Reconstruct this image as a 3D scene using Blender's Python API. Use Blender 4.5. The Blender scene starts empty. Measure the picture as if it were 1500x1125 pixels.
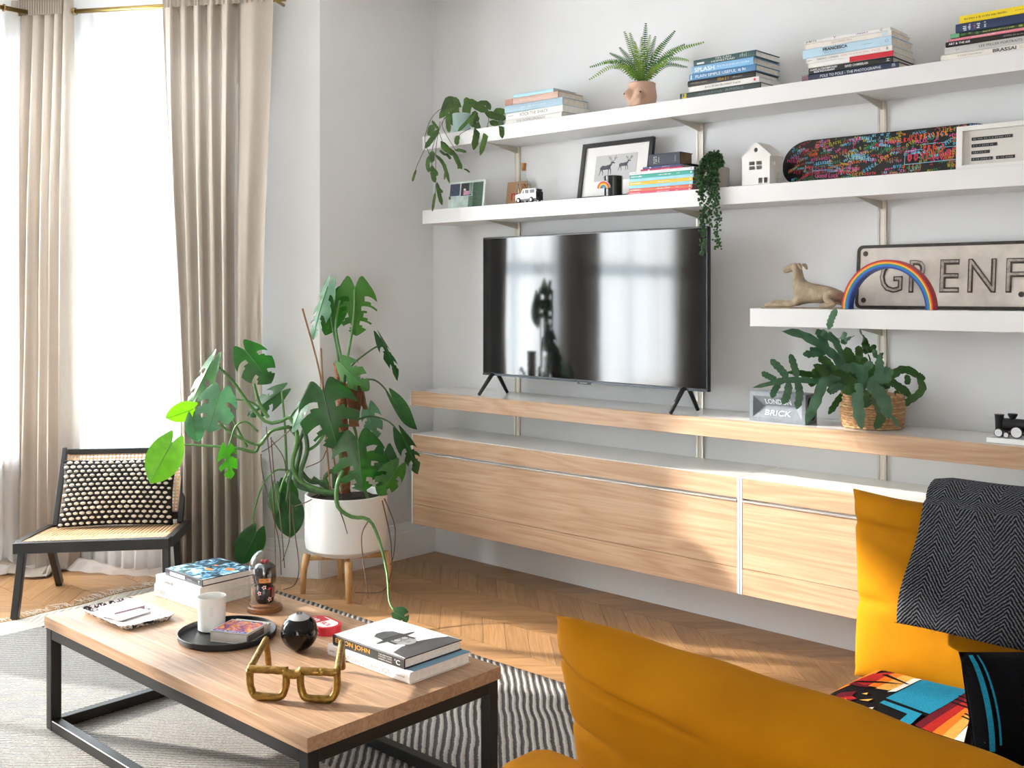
import bpy, bmesh, math, random
from mathutils import Vector as V, Matrix, Euler, noise as mnoise
R_ = math.radians
sc = bpy.context.scene
# ---------------------------------------------------------------- camera
FPX, CX, HY = 1570.0, 750.0, 429.0
YAW = math.atan2(1450, 1570)
CAM = V((4.72, -4.411, 1.55))
cd = bpy.data.cameras.new('camera'); cam = bpy.data.objects.new('camera', cd)
sc.collection.objects.link(cam); sc.camera = cam
cam.location = CAM; cam.rotation_euler = (R_(90), 0, YAW)
cd.sensor_width = 36; cd.lens = 36*FPX/1500; cd.shift_y = -(562.5-HY)/1500; cd.clip_start = .05
# ---------------------------------------------------------------- world, sun, exposure
w = bpy.data.worlds.new('daylight'); sc.world = w; w.use_nodes = True
bg = w.node_tree.nodes['Background']; bg.inputs[0].default_value = (.76, .89, 1.0, 1); bg.inputs[1].default_value = .5
sl = bpy.data.lights.new('sun', 'SUN'); so = bpy.data.objects.new('sun', sl); sc.collection.objects.link(so)
SUN_AZ, SUN_EL = R_(24.5), R_(21)
sd = V((math.cos(SUN_AZ)*math.cos(SUN_EL), math.sin(SUN_AZ)*math.cos(SUN_EL), -math.sin(SUN_EL)))
so.rotation_euler = sd.to_track_quat('-Z', 'Y').to_euler(); so.location = (-4, -4, 4)
sl.energy = 54; sl.angle = R_(1.3); sl.color = (1, .95, .88)
def window_daylight(name, c, u, wd, ht, e):       # soft skylight just outside each window pane, shining in through the sheers
    l = bpy.data.lights.new(name, 'AREA'); o = bpy.data.objects.new(name, l); sc.collection.objects.link(o)
    l.shape = 'RECTANGLE'; l.size = wd; l.size_y = ht; l.energy = e; l.color = (.75, .885, 1)
    o.location = c; n = V((-u[1], u[0], 0)); n = n if n.x > 0 else -n
    o.rotation_euler = n.to_track_quat('-Z', 'Y').to_euler()
window_daylight('skylight_angled_window', (-.98, -1.20, 1.8), (-.857, -.515), 1.1, 2.3, 118)
window_daylight('skylight_centre_window', (-1.80, -2.45, 1.8), (0, -1), 1.1, 2.3, 165)
window_daylight('skylight_far_window', (-1.80, -3.95, 1.8), (0, -1), 1.4, 2.3, 190)
vs = sc.view_settings; vs.view_transform = 'Standard'; vs.look = 'None'; vs.gamma = 1; vs.use_curve_mapping = False
vs.exposure = 0.12
random.seed(7)
# ---------------------------------------------------------------- helpers
fwd = V((-math.sin(YAW), math.cos(YAW), 0)); rgt = V((math.cos(YAW), math.sin(YAW), 0)); UP = V((0, 0, 1))
def ray(px, py): return fwd + rgt*((px-CX)/FPX) - UP*((py-HY)/FPX)
def onY(px, py, y): d = ray(px, py); return CAM + d*((y-CAM.y)/d.y)
def onX(px, py, x): d = ray(px, py); return CAM + d*((x-CAM.x)/d.x)
def onZ(px, py, z): d = ray(px, py); return CAM + d*((z-CAM.z)/d.z)
def onD(px, py, dep): return CAM + ray(px, py)*dep
def depth(p): return (V(p)-CAM).dot(fwd)
COL = sc.collection
def link(o, parent=None):
    COL.objects.link(o)
    if parent is not None: o.parent = parent
    return o
def obj(name, verts, faces, mat, parent=None, smooth=False, loc=None):
    me = bpy.data.meshes.new(name); me.from_pydata([tuple(v) for v in verts], [], faces); me.update()
    return objm(name, me, mat, parent, smooth, loc)
def objm(name, me, mat, parent=None, smooth=False, loc=None):
    if mat is not None and not me.materials: me.materials.append(mat)
    if smooth: me.polygons.foreach_set('use_smooth', [True]*len(me.polygons))
    o = bpy.data.objects.new(name, me); link(o, parent)
    if loc is not None: o.location = loc
    return o
def bmo(name, bm, mat, parent=None, smooth=False, loc=None):
    me = bpy.data.meshes.new(name); bmesh.ops.recalc_face_normals(bm, faces=bm.faces[:]); bm.to_mesh(me); bm.free()
    return objm(name, me, mat, parent, smooth, loc)
def thing(name, label, cat, loc=(0, 0, 0), rz=0, group=None):
    o = bpy.data.objects.new(name, None); COL.objects.link(o); o.empty_display_size = .05
    o.location = loc; o.rotation_euler = (0, 0, rz); tag(o, label, cat, group); return o
def tag(o, label, cat, group=None):
    o['label'] = label; o['category'] = cat
    if group: o['group'] = group
    return o
def struct(o): o['kind'] = 'structure'; return o
def stuff(o): o['kind'] = 'stuff'; return o
def bm_box(bm, x0, x1, y0, y1, z0, z1, bev=0, seg=2, M=None):
    vs_ = [bm.verts.new((x, y, z)) for z in (z0, z1) for y in (y0, y1) for x in (x0, x1)]
    f = [bm.faces.new([vs_[i] for i in q]) for q in ((0,2,3,1),(4,5,7,6),(0,1,5,4),(2,6,7,3),(0,4,6,2),(1,3,7,5))]
    if bev > 0:
        es = list({e for q in f for e in q.edges})
        r = bmesh.ops.bevel(bm, geom=es, offset=bev, segments=seg, affect='EDGES', profile=.5)
        vv = list({v for q in r['faces'] for v in q.verts} | {v for v in vs_ if v.is_valid} )
    else: vv = vs_
    if M is not None:
        allv = set(vv)
        bmesh.ops.transform(bm, matrix=M, verts=list(allv))
    return vv
def box(name, x0, x1, y0, y1, z0, z1, mat, parent=None, bev=0, seg=2):
    bm = bmesh.new(); bm_box(bm, x0, x1, y0, y1, z0, z1, bev, seg); return bmo(name, bm, mat, parent)
def tube_geo(pts, rad, n=8, cap=True):
    pts = [V(p) for p in pts]; m = len(pts)
    if not hasattr(rad, '__len__'): rad = [rad]*m
    vs_, fs = [], []
    t0 = (pts[1]-pts[0]).normalized(); a = t0.orthogonal().normalized()
    for i in range(m):
        t = (pts[min(i+1, m-1)]-pts[max(i-1, 0)])
        t = t.normalized() if t.length > 1e-9 else t0
        a = (a - t*a.dot(t)); a = a.normalized() if a.length > 1e-6 else t.orthogonal().normalized()
        b = t.cross(a)
        for k in range(n):
            an = 2*math.pi*k/n; vs_.append(pts[i]+(a*math.cos(an)+b*math.sin(an))*rad[i])
    for i in range(m-1):
        for k in range(n):
            fs.append((i*n+k, i*n+(k+1) % n, (i+1)*n+(k+1) % n, (i+1)*n+k))
    if cap: fs.append(tuple(range(n-1, -1, -1))); fs.append(tuple(range((m-1)*n, m*n)))
    return vs_, fs
def merge(lst):
    vs_, fs = [], []
    for v, f in lst:
        o = len(vs_); vs_ += list(v); fs += [tuple(i+o for i in q) for q in f]
    return vs_, fs
def tube(name, pts, rad, mat, parent=None, n=8):
    v, f = tube_geo(pts, rad, n); return obj(name, v, f, mat, parent, True)
def lathe_geo(prof, n=32, c=(0, 0, 0)):
    vs_, fs = [], []; m = len(prof)
    for r, z in prof:
        for k in range(n):
            an = 2*math.pi*k/n; vs_.append((c[0]+r*math.cos(an), c[1]+r*math.sin(an), c[2]+z))
    for i in range(m-1):
        for k in range(n): fs.append((i*n+k, i*n+(k+1) % n, (i+1)*n+(k+1) % n, (i+1)*n+k))
    if prof[0][0] > 1e-5: fs.append(tuple(range(n-1, -1, -1)))
    if prof[-1][0] > 1e-5: fs.append(tuple(range((m-1)*n, m*n)))
    return vs_, fs
def autosmooth(o, ang=35):
    me = o.data; me.polygons.foreach_set('use_smooth', [True]*len(me.polygons))
    me.set_sharp_from_angle(angle=R_(ang)); return o
def lathe(name, prof, mat, parent=None, n=32, c=(0, 0, 0), ang=35):
    v, f = lathe_geo(prof, n, c); return autosmooth(obj(name, v, f, mat, parent, True), ang)
def spline(ctrl, n):
    P = [V(p) for p in ctrl]; P = [P[0]*2-P[1]] + P + [P[-1]*2-P[-2]]; out = []; m = len(P)-3
    for i in range(n+1):
        u = i/n*m; k = min(int(u), m-1); t = u-k; a, b, c, d = P[k:k+4]
        out.append(.5*((2*b)+(c-a)*t+(2*a-5*b+4*c-d)*t*t+(3*b-a-3*c+d)*t**3))
    return out
def prism_geo(poly, y0, y1):      # polygon in XZ extruded along Y
    n = len(poly); v = [(x, y0, z) for x, z in poly]+[(x, y1, z) for x, z in poly]
    f = [tuple(range(n)), tuple(range(2*n-1, n-1, -1))]+[(i, n+i, n+(i+1) % n, (i+1) % n) for i in range(n)]
    return v, f
# ---- text
def text_mesh(body, fit_w=None, fit_h=None, fat=0.0, spacing=1.0, thick=0.0004):
    if body[0] == '~':                      # print too small to read in the photo: a row of letter-like dashes
        rn = random.Random(body+str(fit_w)); v, f = [], []; x = -fit_w/2; h = fit_h
        while x < fit_w/2:
            w_ = min(rn.uniform(.25, .6)*h, fit_w/2-x); y0 = -h/2+h*rn.choice((0, 0, .15)); y1 = h/2-h*rn.choice((0, .2, .3))
            o = len(v); v += [(x, y0, 0), (x+w_*.75, y0, 0), (x+w_*.75, y1, 0), (x, y1, 0)]; f.append((o, o+1, o+2, o+3)); x += w_+h*rn.choice((.12, .12, .12, .5))
        me = bpy.data.meshes.new('t'); me.from_pydata(v, [], f); return me
    c = bpy.data.curves.new('t', 'FONT'); c.body = body; c.size = 1; c.offset = fat; c.space_character = spacing; c.resolution_u = 3
    o = bpy.data.objects.new('t', c); COL.objects.link(o); bpy.context.view_layer.update()
    me = bpy.data.meshes.new_from_object(o.evaluated_get(bpy.context.evaluated_depsgraph_get())); bpy.data.objects.remove(o)
    xs = [v.co.x for v in me.vertices]; ys = [v.co.y for v in me.vertices]
    if not xs: return me
    x0, x1, y0, y1 = min(xs), max(xs), min(ys), max(ys)
    sx = fit_w/(x1-x0) if fit_w else None; sy = fit_h/(y1-y0) if fit_h else None
    sx = sx or sy; sy = sy or sx
    for v in me.vertices: v.co = ((v.co.x-(x0+x1)/2)*sx, (v.co.y-(y0+y1)/2)*sy, 0)
    return me
def text(name, body, mat, parent, M, fit_w=None, fit_h=None, fat=0.0, spacing=1.0):
    me = text_mesh(body, fit_w, fit_h, fat, spacing); me.transform(M); me.materials.clear()
    return objm(name, me, mat, parent)
M_FRONT = Matrix.Rotation(R_(90), 4, 'X')          # text standing up, facing -Y
def Mat_front(x, y, z, rot=0): return Matrix.Translation((x, y, z)) @ M_FRONT @ Matrix.Rotation(rot, 4, 'Z')
def Mat_top(x, y, z, rot=0): return Matrix.Translation((x, y, z)) @ Matrix.Rotation(rot, 4, 'Z')
# ---------------------------------------------------------------- materials
MC = {}
def srgb(c):
    if isinstance(c, str):
        c = c.lstrip('#'); c = [int(c[i:i+2], 16)/255 for i in (0, 2, 4)]
    return tuple(x/12.92 if x <= .04045 else ((x+.055)/1.055)**2.4 for x in c)+(1,)
def nt(name):
    m = bpy.data.materials.new(name); m.use_nodes = True; return m, m.node_tree, m.node_tree.nodes['Principled BSDF']
def mat(col, rough=.6, metal=0, var=.06, vscale=30, bump=0, bscale=200, spec=.5, coat=0, sheen=0, sub=0, obj_rand=0):
    key = (str(col), rough, metal, var, vscale, bump, bscale, spec, coat, sheen, sub, obj_rand)
    if key in MC: return MC[key]
    m, t, p = nt('m_'+str(col).strip('#'))
    tc = t.nodes.new('ShaderNodeTexCoord'); nz = t.nodes.new('ShaderNodeTexNoise'); nz.inputs['Scale'].default_value = vscale; nz.inputs['Detail'].default_value = 4
    t.links.new(tc.outputs['Object'], nz.inputs['Vector'])
    hs = t.nodes.new('ShaderNodeHueSaturation'); hs.inputs['Color'].default_value = srgb(col)
    mr = t.nodes.new('ShaderNodeMapRange'); mr.inputs[1].default_value = .3; mr.inputs[2].default_value = .7
    mr.inputs[3].default_value = 1-var; mr.inputs[4].default_value = 1+var
    t.links.new(nz.outputs['Fac'], mr.inputs[0])
    if obj_rand:
        oi = t.nodes.new('ShaderNodeObjectInfo'); m2 = t.nodes.new('ShaderNodeMapRange'); m2.inputs[3].default_value = 1-obj_rand; m2.inputs[4].default_value = 1+obj_rand
        t.links.new(oi.outputs['Random'], m2.inputs[0]); mu = t.nodes.new('ShaderNodeMath'); mu.operation = 'MULTIPLY'
        t.links.new(mr.outputs[0], mu.inputs[0]); t.links.new(m2.outputs[0], mu.inputs[1]); t.links.new(mu.outputs[0], hs.inputs['Value'])
    else: t.links.new(mr.outputs[0], hs.inputs['Value'])
    t.links.new(hs.outputs[0], p.inputs['Base Color'])
    p.inputs['Roughness'].default_value = rough; p.inputs['Metallic'].default_value = metal; p.inputs['Specular IOR Level'].default_value = spec
    p.inputs['Coat Weight'].default_value = coat; p.inputs['Sheen Weight'].default_value = sheen
    if sub: p.inputs['Subsurface Weight'].default_value = sub; p.inputs['Subsurface Radius'].default_value = (.02, .015, .01)
    if bump:
        n2 = t.nodes.new('ShaderNodeTexNoise'); n2.inputs['Scale'].default_value = bscale; t.links.new(tc.outputs['Object'], n2.inputs['Vector'])
        b = t.nodes.new('ShaderNodeBump'); b.inputs['Strength'].default_value = bump; b.inputs['Distance'].default_value = .01
        t.links.new(n2.outputs['Fac'], b.inputs['Height']); t.links.new(b.outputs[0], p.inputs['Normal'])
    MC[key] = m; return m
def wood(name, c1, c2, axis='X', scale=1.0, rough=.45, rand=.12, grain=1.0, cathedral=True):
    m, t, p = nt(name); N = t.nodes.new; L = t.links.new
    tc = N('ShaderNodeTexCoord'); mp = N('ShaderNodeMapping')
    s = {'X': (.55, 9, 9), 'Y': (9, .55, 9), 'Z': (9, 9, .55)}[axis]
    mp.inputs['Scale'].default_value = tuple(q*scale for q in s)
    oi = N('ShaderNodeObjectInfo'); va = N('ShaderNodeVectorMath'); va.operation = 'MULTIPLY_ADD'
    L(oi.outputs['Random'], va.inputs[0]); va.inputs[1].default_value = (13, 7, 5); L(tc.outputs['Object'], va.inputs[2])
    L(va.outputs[0], mp.inputs['Vector'])
    n1 = N('ShaderNodeTexNoise'); n1.inputs['Scale'].default_value = 1.3; n1.inputs['Detail'].default_value = 3; n1.inputs['Distortion'].default_value = .6
    L(mp.outputs[0], n1.inputs['Vector'])
    wv = N('ShaderNodeMath'); wv.operation = 'MULTIPLY'; wv.inputs[1].default_value = 16 if cathedral else 5
    L(n1.outputs['Fac'], wv.inputs[0])
    fr = N('ShaderNodeMath'); fr.operation = 'PINGPONG'; fr.inputs[1].default_value = 1; L(wv.outputs[0], fr.inputs[0])
    mp2 = N('ShaderNodeMapping'); mp2.inputs['Scale'].default_value = tuple(q*scale*k for q, k in zip(s, ((4, 9, 9), (9, 4, 9), (9, 9, 4))['XYZ'.index(axis)])); L(va.outputs[0], mp2.inputs['Vector'])
    n2 = N('ShaderNodeTexNoise'); n2.inputs['Scale'].default_value = 1.5; n2.inputs['Detail'].default_value = 5; L(mp2.outputs[0], n2.inputs['Vector'])
    mx = N('ShaderNodeMix'); mx.data_type = 'FLOAT'; mx.inputs[0].default_value = .72; L(fr.outputs[0], mx.inputs[2]); L(n2.outputs['Fac'], mx.inputs[3])
    cr = N('ShaderNodeValToRGB'); cr.color_ramp.elements[0].position = .22; cr.color_ramp.elements[1].position = .72
    cr.color_ramp.elements[0].color = srgb(c2); cr.color_ramp.elements[1].color = srgb(c1); L(mx.outputs[0], cr.inputs[0])
    hs = N('ShaderNodeHueSaturation'); mr = N('ShaderNodeMapRange'); mr.inputs[3].default_value = 1-rand; mr.inputs[4].default_value = 1+rand
    L(oi.outputs['Random'], mr.inputs[0]); L(mr.outputs[0], hs.inputs['Value']); L(cr.outputs[0], hs.inputs['Color']); L(hs.outputs[0], p.inputs['Base Color'])
    p.inputs['Roughness'].default_value = rough
    b = N('ShaderNodeBump'); b.inputs['Strength'].default_value = .12*grain; b.inputs['Distance'].default_value = .004; L(n2.outputs['Fac'], b.inputs['Height']); L(b.outputs[0], p.inputs['Normal'])
    return m
def thin_glass(name, tint=(1, 1, 1, 1), rough=.02):
    m, t, p = nt(name); N = t.nodes.new; L = t.links.new; t.nodes.remove(p)
    out = t.nodes['Material Output']; tr = N('ShaderNodeBsdfTransparent'); tr.inputs[0].default_value = tint
    gl = N('ShaderNodeBsdfGlossy'); gl.inputs['Roughness'].default_value = rough
    lw = N('ShaderNodeLayerWeight'); lw.inputs[0].default_value = .25; pw_ = N('ShaderNodeMath'); pw_.operation = 'POWER'; pw_.inputs[1].default_value = 1.7; L(lw.outputs['Facing'], pw_.inputs[0])
    mr = N('ShaderNodeMapRange'); mr.inputs[3].default_value = .03; mr.inputs[4].default_value = .75; L(pw_.outputs[0], mr.inputs[0]); mx = N('ShaderNodeMixShader')
    L(mr.outputs[0], mx.inputs[0]); L(tr.outputs[0], mx.inputs[1]); L(gl.outputs[0], mx.inputs[2]); L(mx.outputs[0], out.inputs[0]); return m
def cloth_translucent(name, col, trans, transp, weave=900, var=.05):
    m, t, p = nt(name); N = t.nodes.new; L = t.links.new; t.nodes.remove(p); out = t.nodes['Material Output']
    tc = N('ShaderNodeTexCoord'); nz = N('ShaderNodeTexNoise'); nz.inputs['Scale'].default_value = 1
    mp = N('ShaderNodeMapping'); mp.inputs['Scale'].default_value = (weave, weave, 40); L(tc.outputs['Object'], mp.inputs[0]); L(mp.outputs[0], nz.inputs[0])
    hs = N('ShaderNodeHueSaturation'); hs.inputs['Color'].default_value = srgb(col); mr = N('ShaderNodeMapRange'); mr.inputs[3].default_value = 1-var*2; mr.inputs[4].default_value = 1+var*2
    L(nz.outputs[0], mr.inputs[0]); L(mr.outputs[0], hs.inputs['Value'])
    df = N('ShaderNodeBsdfDiffuse'); tl = N('ShaderNodeBsdfTranslucent'); tp = N('ShaderNodeBsdfTransparent')
    L(hs.outputs[0], df.inputs[0]); L(hs.outputs[0], tl.inputs[0])
    a = N('ShaderNodeMixShader'); a.inputs[0].default_value = trans; L(df.outputs[0], a.inputs[1]); L(tl.outputs[0], a.inputs[2])
    b = N('ShaderNodeMixShader'); b.inputs[0].default_value = transp; L(a.outputs[0], b.inputs[1]); L(tp.outputs[0], b.inputs[2]); L(b.outputs[0], out.inputs[0]); return m
WALL = mat('#e5e6e7', .85, var=.012, vscale=3, bump=.04, bscale=60)
SATIN = mat('#e9e9e9', .38, var=.01, vscale=4)
GLOSSW = mat('#eeede8', .12, var=.01, vscale=4, spec=.6)
OAK = wood('oak_veneer', '#cdae8f', '#b28d6d', 'X', .8, .40, .03)
OAKF = wood('oak_plank', '#b48b60', '#946c46', 'X', 1.6, .36, .14)
MANGO = wood('mango_tabletop', '#b08d6e', '#8c6c50', 'X', 1.1, .50, .09)
BLACKM = mat('#1d1c1b', .45, var=.05, metal=.2)
BLACKW = mat('#191716', .38, var=.08, vscale=40, bump=.03)
LIGHTW = wood('light_turned_wood', '#d8ad78', '#b98a54', 'Z', 2.0, .5, .03, cathedral=False)
TXT = lambda c: mat(c, .6, var=0)
# ================================================================ SETTING
FA = R_(31); dA = V((-math.cos(FA), -math.sin(FA), 0)); nA = V((math.sin(FA), -math.cos(FA), 0))   # angled bay wall, nA faces the room
P0 = V((0, -.84, 0)); LA = 1.72; P1 = P0+dA*LA; XB = P1.x; YB1 = -4.75
dC = V((math.cos(FA), -math.sin(FA), 0)); P2 = V((XB, YB1, 0)); P3 = P2+dC*LA
HC = 3.31
# floor: base slab with chevron planks as separate boards
fl = struct(box('floor', -2.2, 7.2, -9.5, .0, -.06, -.004, mat('#4a3220', .7, var=.1)))
BW, PW = .27, .142
def plank_mesh(s):
    g = .0013; L = BW-.0026
    v = [(g, 0), (PW-g, 0), (PW-g+s*L, -L), (g+s*L, -L)]
    vv = [(x, y, -.004) for x, y in v]+[(x, y, 0) for x, y in v]
    me = bpy.data.meshes.new('plank'); f = [(4, 5, 6, 7), (0, 1, 5, 4), (1, 2, 6, 5), (2, 3, 7, 6), (3, 0, 4, 7)]
    if True: f = [tuple(reversed(q)) for q in f]
    me.from_pydata(vv, [], f); me.update()
    m = MC.get('plank%d' % s)
    if m is None:
        m = OAKF.copy(); MC['plank%d' % s] = m
        mp = [n for n in m.node_tree.nodes if n.type == 'MAPPING']
        # grain runs along the board: rotate coordinates before scaling
        for q in mp:
            q.vector_type = 'TEXTURE' if False else 'POINT'
        va = [n for n in m.node_tree.nodes if n.type == 'VECT_MATH'][0]
        vr = m.node_tree.nodes.new('ShaderNodeVectorRotate'); vr.rotation_type = 'Z_AXIS'; vr.inputs['Angle'].default_value = R_(45*s)
        m.node_tree.links.new(va.outputs[0], vr.inputs['Vector'])
        for q in mp: m.node_tree.links.new(vr.outputs[0], q.inputs['Vector'])
    me.materials.append(m); return me
PM = {1: plank_mesh(1), -1: plank_mesh(-1)}
spots = []
for k in range(-1, 26):
    s = 1 if k % 2 == 0 else -1; y1 = -.20-k*BW
    for i in range(-16, 50):
        x = i*PW+(0 if s == 1 else BW)
        cx, cy = x+s*BW/2, y1-BW/2
        if y1 > -.19: pass
        if cx < -1.55 or cx > 6.9 or cy < -6.9: continue
        d = 0
        vis = cy > -2.6 and cx < 3.4 and not (-.35 < cx and cy < -1.35)
        spots.append((0 if vis else 1, (V((cx, cy, 0))-CAM).length, x, y1, s))
spots.sort()
rest = []
for n, (a, d, x, y1, s) in enumerate(spots):
    if y1 > -.05:                                            # boards cut by the wall
        v = [(x+.001+s*.07, -.001), (x+PW-.001+s*.07, -.001), (x+PW-.001+s*BW, y1-BW+.002), (x+.001+s*BW, y1-BW+.002)]
        if n < 300 and a == 0:
            o = obj('plank', [(p[0]-x, p[1]-y1, z) for z in (-.004, 0) for p in v], [(7, 6, 5, 4), (4, 5, 1, 0), (5, 6, 2, 1), (6, 7, 3, 2), (7, 4, 0, 3)], PM[s].materials[0], fl, loc=(x, y1, 0)); continue
        rest.append(([(p[0], p[1], 0) for p in v], [(3, 2, 1, 0)])); continue
    if n < 300:
        o = bpy.data.objects.new('plank', PM[s]); link(o, fl); o.location = (x, y1, 0)
    else:
        rest.append(([(v.co.x+x, v.co.y+y1, v.co.z) for v in PM[s].vertices], [tuple(p.vertices) for p in PM[s].polygons]))
v, f = merge(rest); stuff(obj('plank_field', v, f, OAKF, fl))
# walls
wb = struct(box('wall_back', -.2, 7.2, 0, .2, 0, HC, WALL))
def facet_box(bm, P, d, n, s0, s1, t0, t1, z0, z1, bev=0):
    M = Matrix(((d.x, n.x, 0, P.x), (d.y, n.y, 0, P.y), (0, 0, 1, 0), (0, 0, 0, 1)))
    bm_box(bm, s0, s1, t0, t1, z0, z1, bev, 1, M)
bm = bmesh.new(); bm_box(bm, -.2, 0, -.84, 0, 0, HC); struct(bmo('wall_side', bm, WALL))
def facet_wall(name, P, d, n, L, wins, zs=.62, zt=2.92):
    bm = bmesh.new(); s = 0
    for a, b in wins:
        facet_box(bm, P, d, n, s, a, -.22, 0, 0, HC); facet_box(bm, P, d, n, a, b, -.22, 0, 0, zs); facet_box(bm, P, d, n, a, b, -.22, 0, zt, HC); s = b
    facet_box(bm, P, d, n, s, L, -.22, 0, 0, HC)
    return struct(bmo(name, bm, WALL))
GLASS = thin_glass('window_glass'); FRAMEW = mat('#f3f2f0', .4, var=.01)
wn = [0]
def window(P, d, n, a, b, zs=.62, zt=2.92, zm=1.82):
    wn[0] += 1
    w_ = bpy.data.objects.new('window_%d' % wn[0], None); COL.objects.link(w_); struct(w_)
    bm = bmesh.new()
    for q in ((a, a+.06, zs, zt), (b-.06, b, zs, zt), (a+.06, b-.06, zs, zs+.09), (a+.06, b-.06, zt-.07, zt)): facet_box(bm, P, d, n, q[0], q[1], -.15, -.06, q[2], q[3])
    bmo('window_frame', bm, FRAMEW, w_)
    bm = bmesh.new(); facet_box(bm, P, d, n, a+.06, b-.06, -.14, -.05, zm-.035, zm+.035); bmo('meeting_rail', bm, FRAMEW, w_)
    bm = bmesh.new(); facet_box(bm, P, d, n, (a+b)/2-.015, (a+b)/2+.015, -.12, -.08, zs+.09, zm-.035); bmo('glazing_bar', bm, FRAMEW, w_)
    bm = bmesh.new(); facet_box(bm, P, d, n, (a+b)/2-.015, (a+b)/2+.015, -.12, -.08, zm+.035, zt-.07); bmo('glazing_bar', bm, FRAMEW, w_)
    for x0, x1 in ((a+.06, (a+b)/2-.015), ((a+b)/2+.015, b-.06)):
        for z0, z1 in ((zs+.09, zm-.035), (zm+.035, zt-.07)):
            bm = bmesh.new(); facet_box(bm, P, d, n, x0, x1, -.103, -.099, z0, z1); bmo('pane', bm, GLASS, w_)
    bm = bmesh.new(); facet_box(bm, P, d, n, a-.04, b+.04, -.05, .045, zs-.035, zs, .006); bmo('window_sill', bm, FRAMEW, w_)
WA = [(.42, 1.52)]; WB = [(.18, 1.28), (1.50, 2.90)]; WC = []
dB = V((0, -1, 0)); nB = V((1, 0, 0)); nC = V((math.sin(FA), math.cos(FA), 0))
facet_wall('wall_bay_angled', P0, dA, nA, LA, WA); facet_wall('wall_bay_centre', P1, dB, nB, P1.y-YB1, WB); facet_wall('wall_bay_far', P2, dC, nC, LA, WC)
struct(box('wall_side_far', -.2, 0, -9.5, P3.y, 0, HC, WALL))
for P, d, n, W in ((P0, dA, nA, WA), (P1, dB, nB, WB), (P2, dC, nC, WC)):
    for a, b in W: window(P, d, n, a, b)
struct(box('wall_right_added', 7.2, 7.4, -9.5, .2, 0, HC, WALL))  # unseen wall, added to cut the ambient light from the open right side
struct(box('ceiling', -2.2, 7.2, -9.5, .2, HC, HC+.12, mat('#f4f3f1', .9, var=.01)))
# baseboards: tall flat board with a moulded cap
def base(name, P, d, n, s0, s1):
    bm = bmesh.new(); prof = [(0, 0), (.020, 0), (.020, .150), (.014, .160), (.014, .170), (.011, .180), (.006, .200), (0, .205)]
    rings = []
    for s in (s0, s1): rings.append([bm.verts.new(P+d*s+n*t+UP*z) for t, z in prof])
    for i in range(len(prof)): j = (i+1) % len(prof); bm.faces.new((rings[0][i], rings[0][j], rings[1][j], rings[1][i]))
    bm.faces.new(rings[0]); bm.faces.new(rings[1]); return struct(bmo(name, bm, SATIN))
base('baseboard_side', V((0, 0, 0)), V((0, -1, 0)), V((1, 0, 0)), 0, .852); base('baseboard_bay_angled', P0, dA, nA, 0, LA)
base('baseboard_bay_centre', P1, dB, nB, 0, P1.y-YB1); base('baseboard_bay_far', P2, dC, nC, 0, LA)
# ================================================================ CURTAINS
LINEN = cloth_translucent('linen', '#b0a599', .16, .0, 700, .07); SHEER = cloth_translucent('sheer', '#ffffff', .62, .22, 1200, .02)
BRASS = mat('#a98e55', .28, metal=1, var=.05)
def drape(name, label, path, off, s0, s1, z0, z1, nf, amp, mt, edges=None, cat='curtain', pool=0, ncol=None, seed=1, group=None, pinch=.35, warp=1.0):
    """hanging cloth along straight path (P,d,n); edges(tz)->(ds0,ds1) shifts the side hems with height fraction from the top"""
    P, d, n = path; rnd = random.Random(seed); nc = ncol or nf*12; rows = 26; ph = [rnd.uniform(0, 6.28) for _ in range(nf+3)]; aw = [rnd.uniform(.45, 1.2) for _ in range(nf+3)]
    vs_, fs = [], []
    zs_ = [i/rows for i in range(rows+1)]
    for i, t in enumerate(zs_):
        e0, e1 = edges(t) if edges else (0, 0)
        a, b = s0+e0, s1+e1; k = pinch+(1-pinch)*min(1, t*3.0)
        for j in range(nc+1):
            u = j/nc; uw = u**warp; wv = uw*nf+.18*math.sin(u*7+seed)+.05*math.sin(t*5+u*9); q = int(wv) % nf
            am = amp*k*(aw[q]*(1-(wv % 1))+aw[q+1]*(wv % 1))
            dz = am*math.sin(2*math.pi*wv)+.3*am*math.sin(4*math.pi*wv+ph[q]*.3+t*2)
            p = P+d*(a+(b-a)*u+.25*am*math.cos(2*math.pi*wv+ph[0]))+n*(off+dz)
            vs_.append((p.x, p.y, z1+(z0-z1)*t))
    if pool:
        for r_ in range(1, 7):
            t = r_/6; e0, e1 = edges(1) if edges else (0, 0); a, b = s0+e0, s1+e1
            for j in range(nc+1):
                u = j/nc; uw = u**warp; wv = uw*nf+.18*math.sin(u*7+seed)+.05*math.sin(5+u*9); q = int(wv) % nf
                rr = pool*t*(.8+.2*math.sin(u*9+seed)); p = P+d*(a+(b-a)*u-(.10*t*math.sin(u*11+seed)))+n*(off+amp*(aw[q]*(1-(wv % 1))+aw[q+1]*(wv % 1))*math.sin(2*math.pi*wv)*(1-.5*t)+rr)
                vs_.append((p.x, p.y, max(.012, z0+.028*math.sin(t*3.14)*(1+math.sin(u*13+t*3+seed)))))
    nr = rows+1+(6 if pool else 0)
    for i in range(nr-1):
        for j in range(nc): fs.append((i*(nc+1)+j, i*(nc+1)+j+1, (i+1)*(nc+1)+j+1, (i+1)*(nc+1)+j))
    o = obj(name, vs_, fs, mt, None, True); tag(o, label, cat, group); return o
pA = (P0, dA, nA); pB = (P1, dB, nB); pC = (P2, dC, nC)
ZR = 3.125
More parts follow.
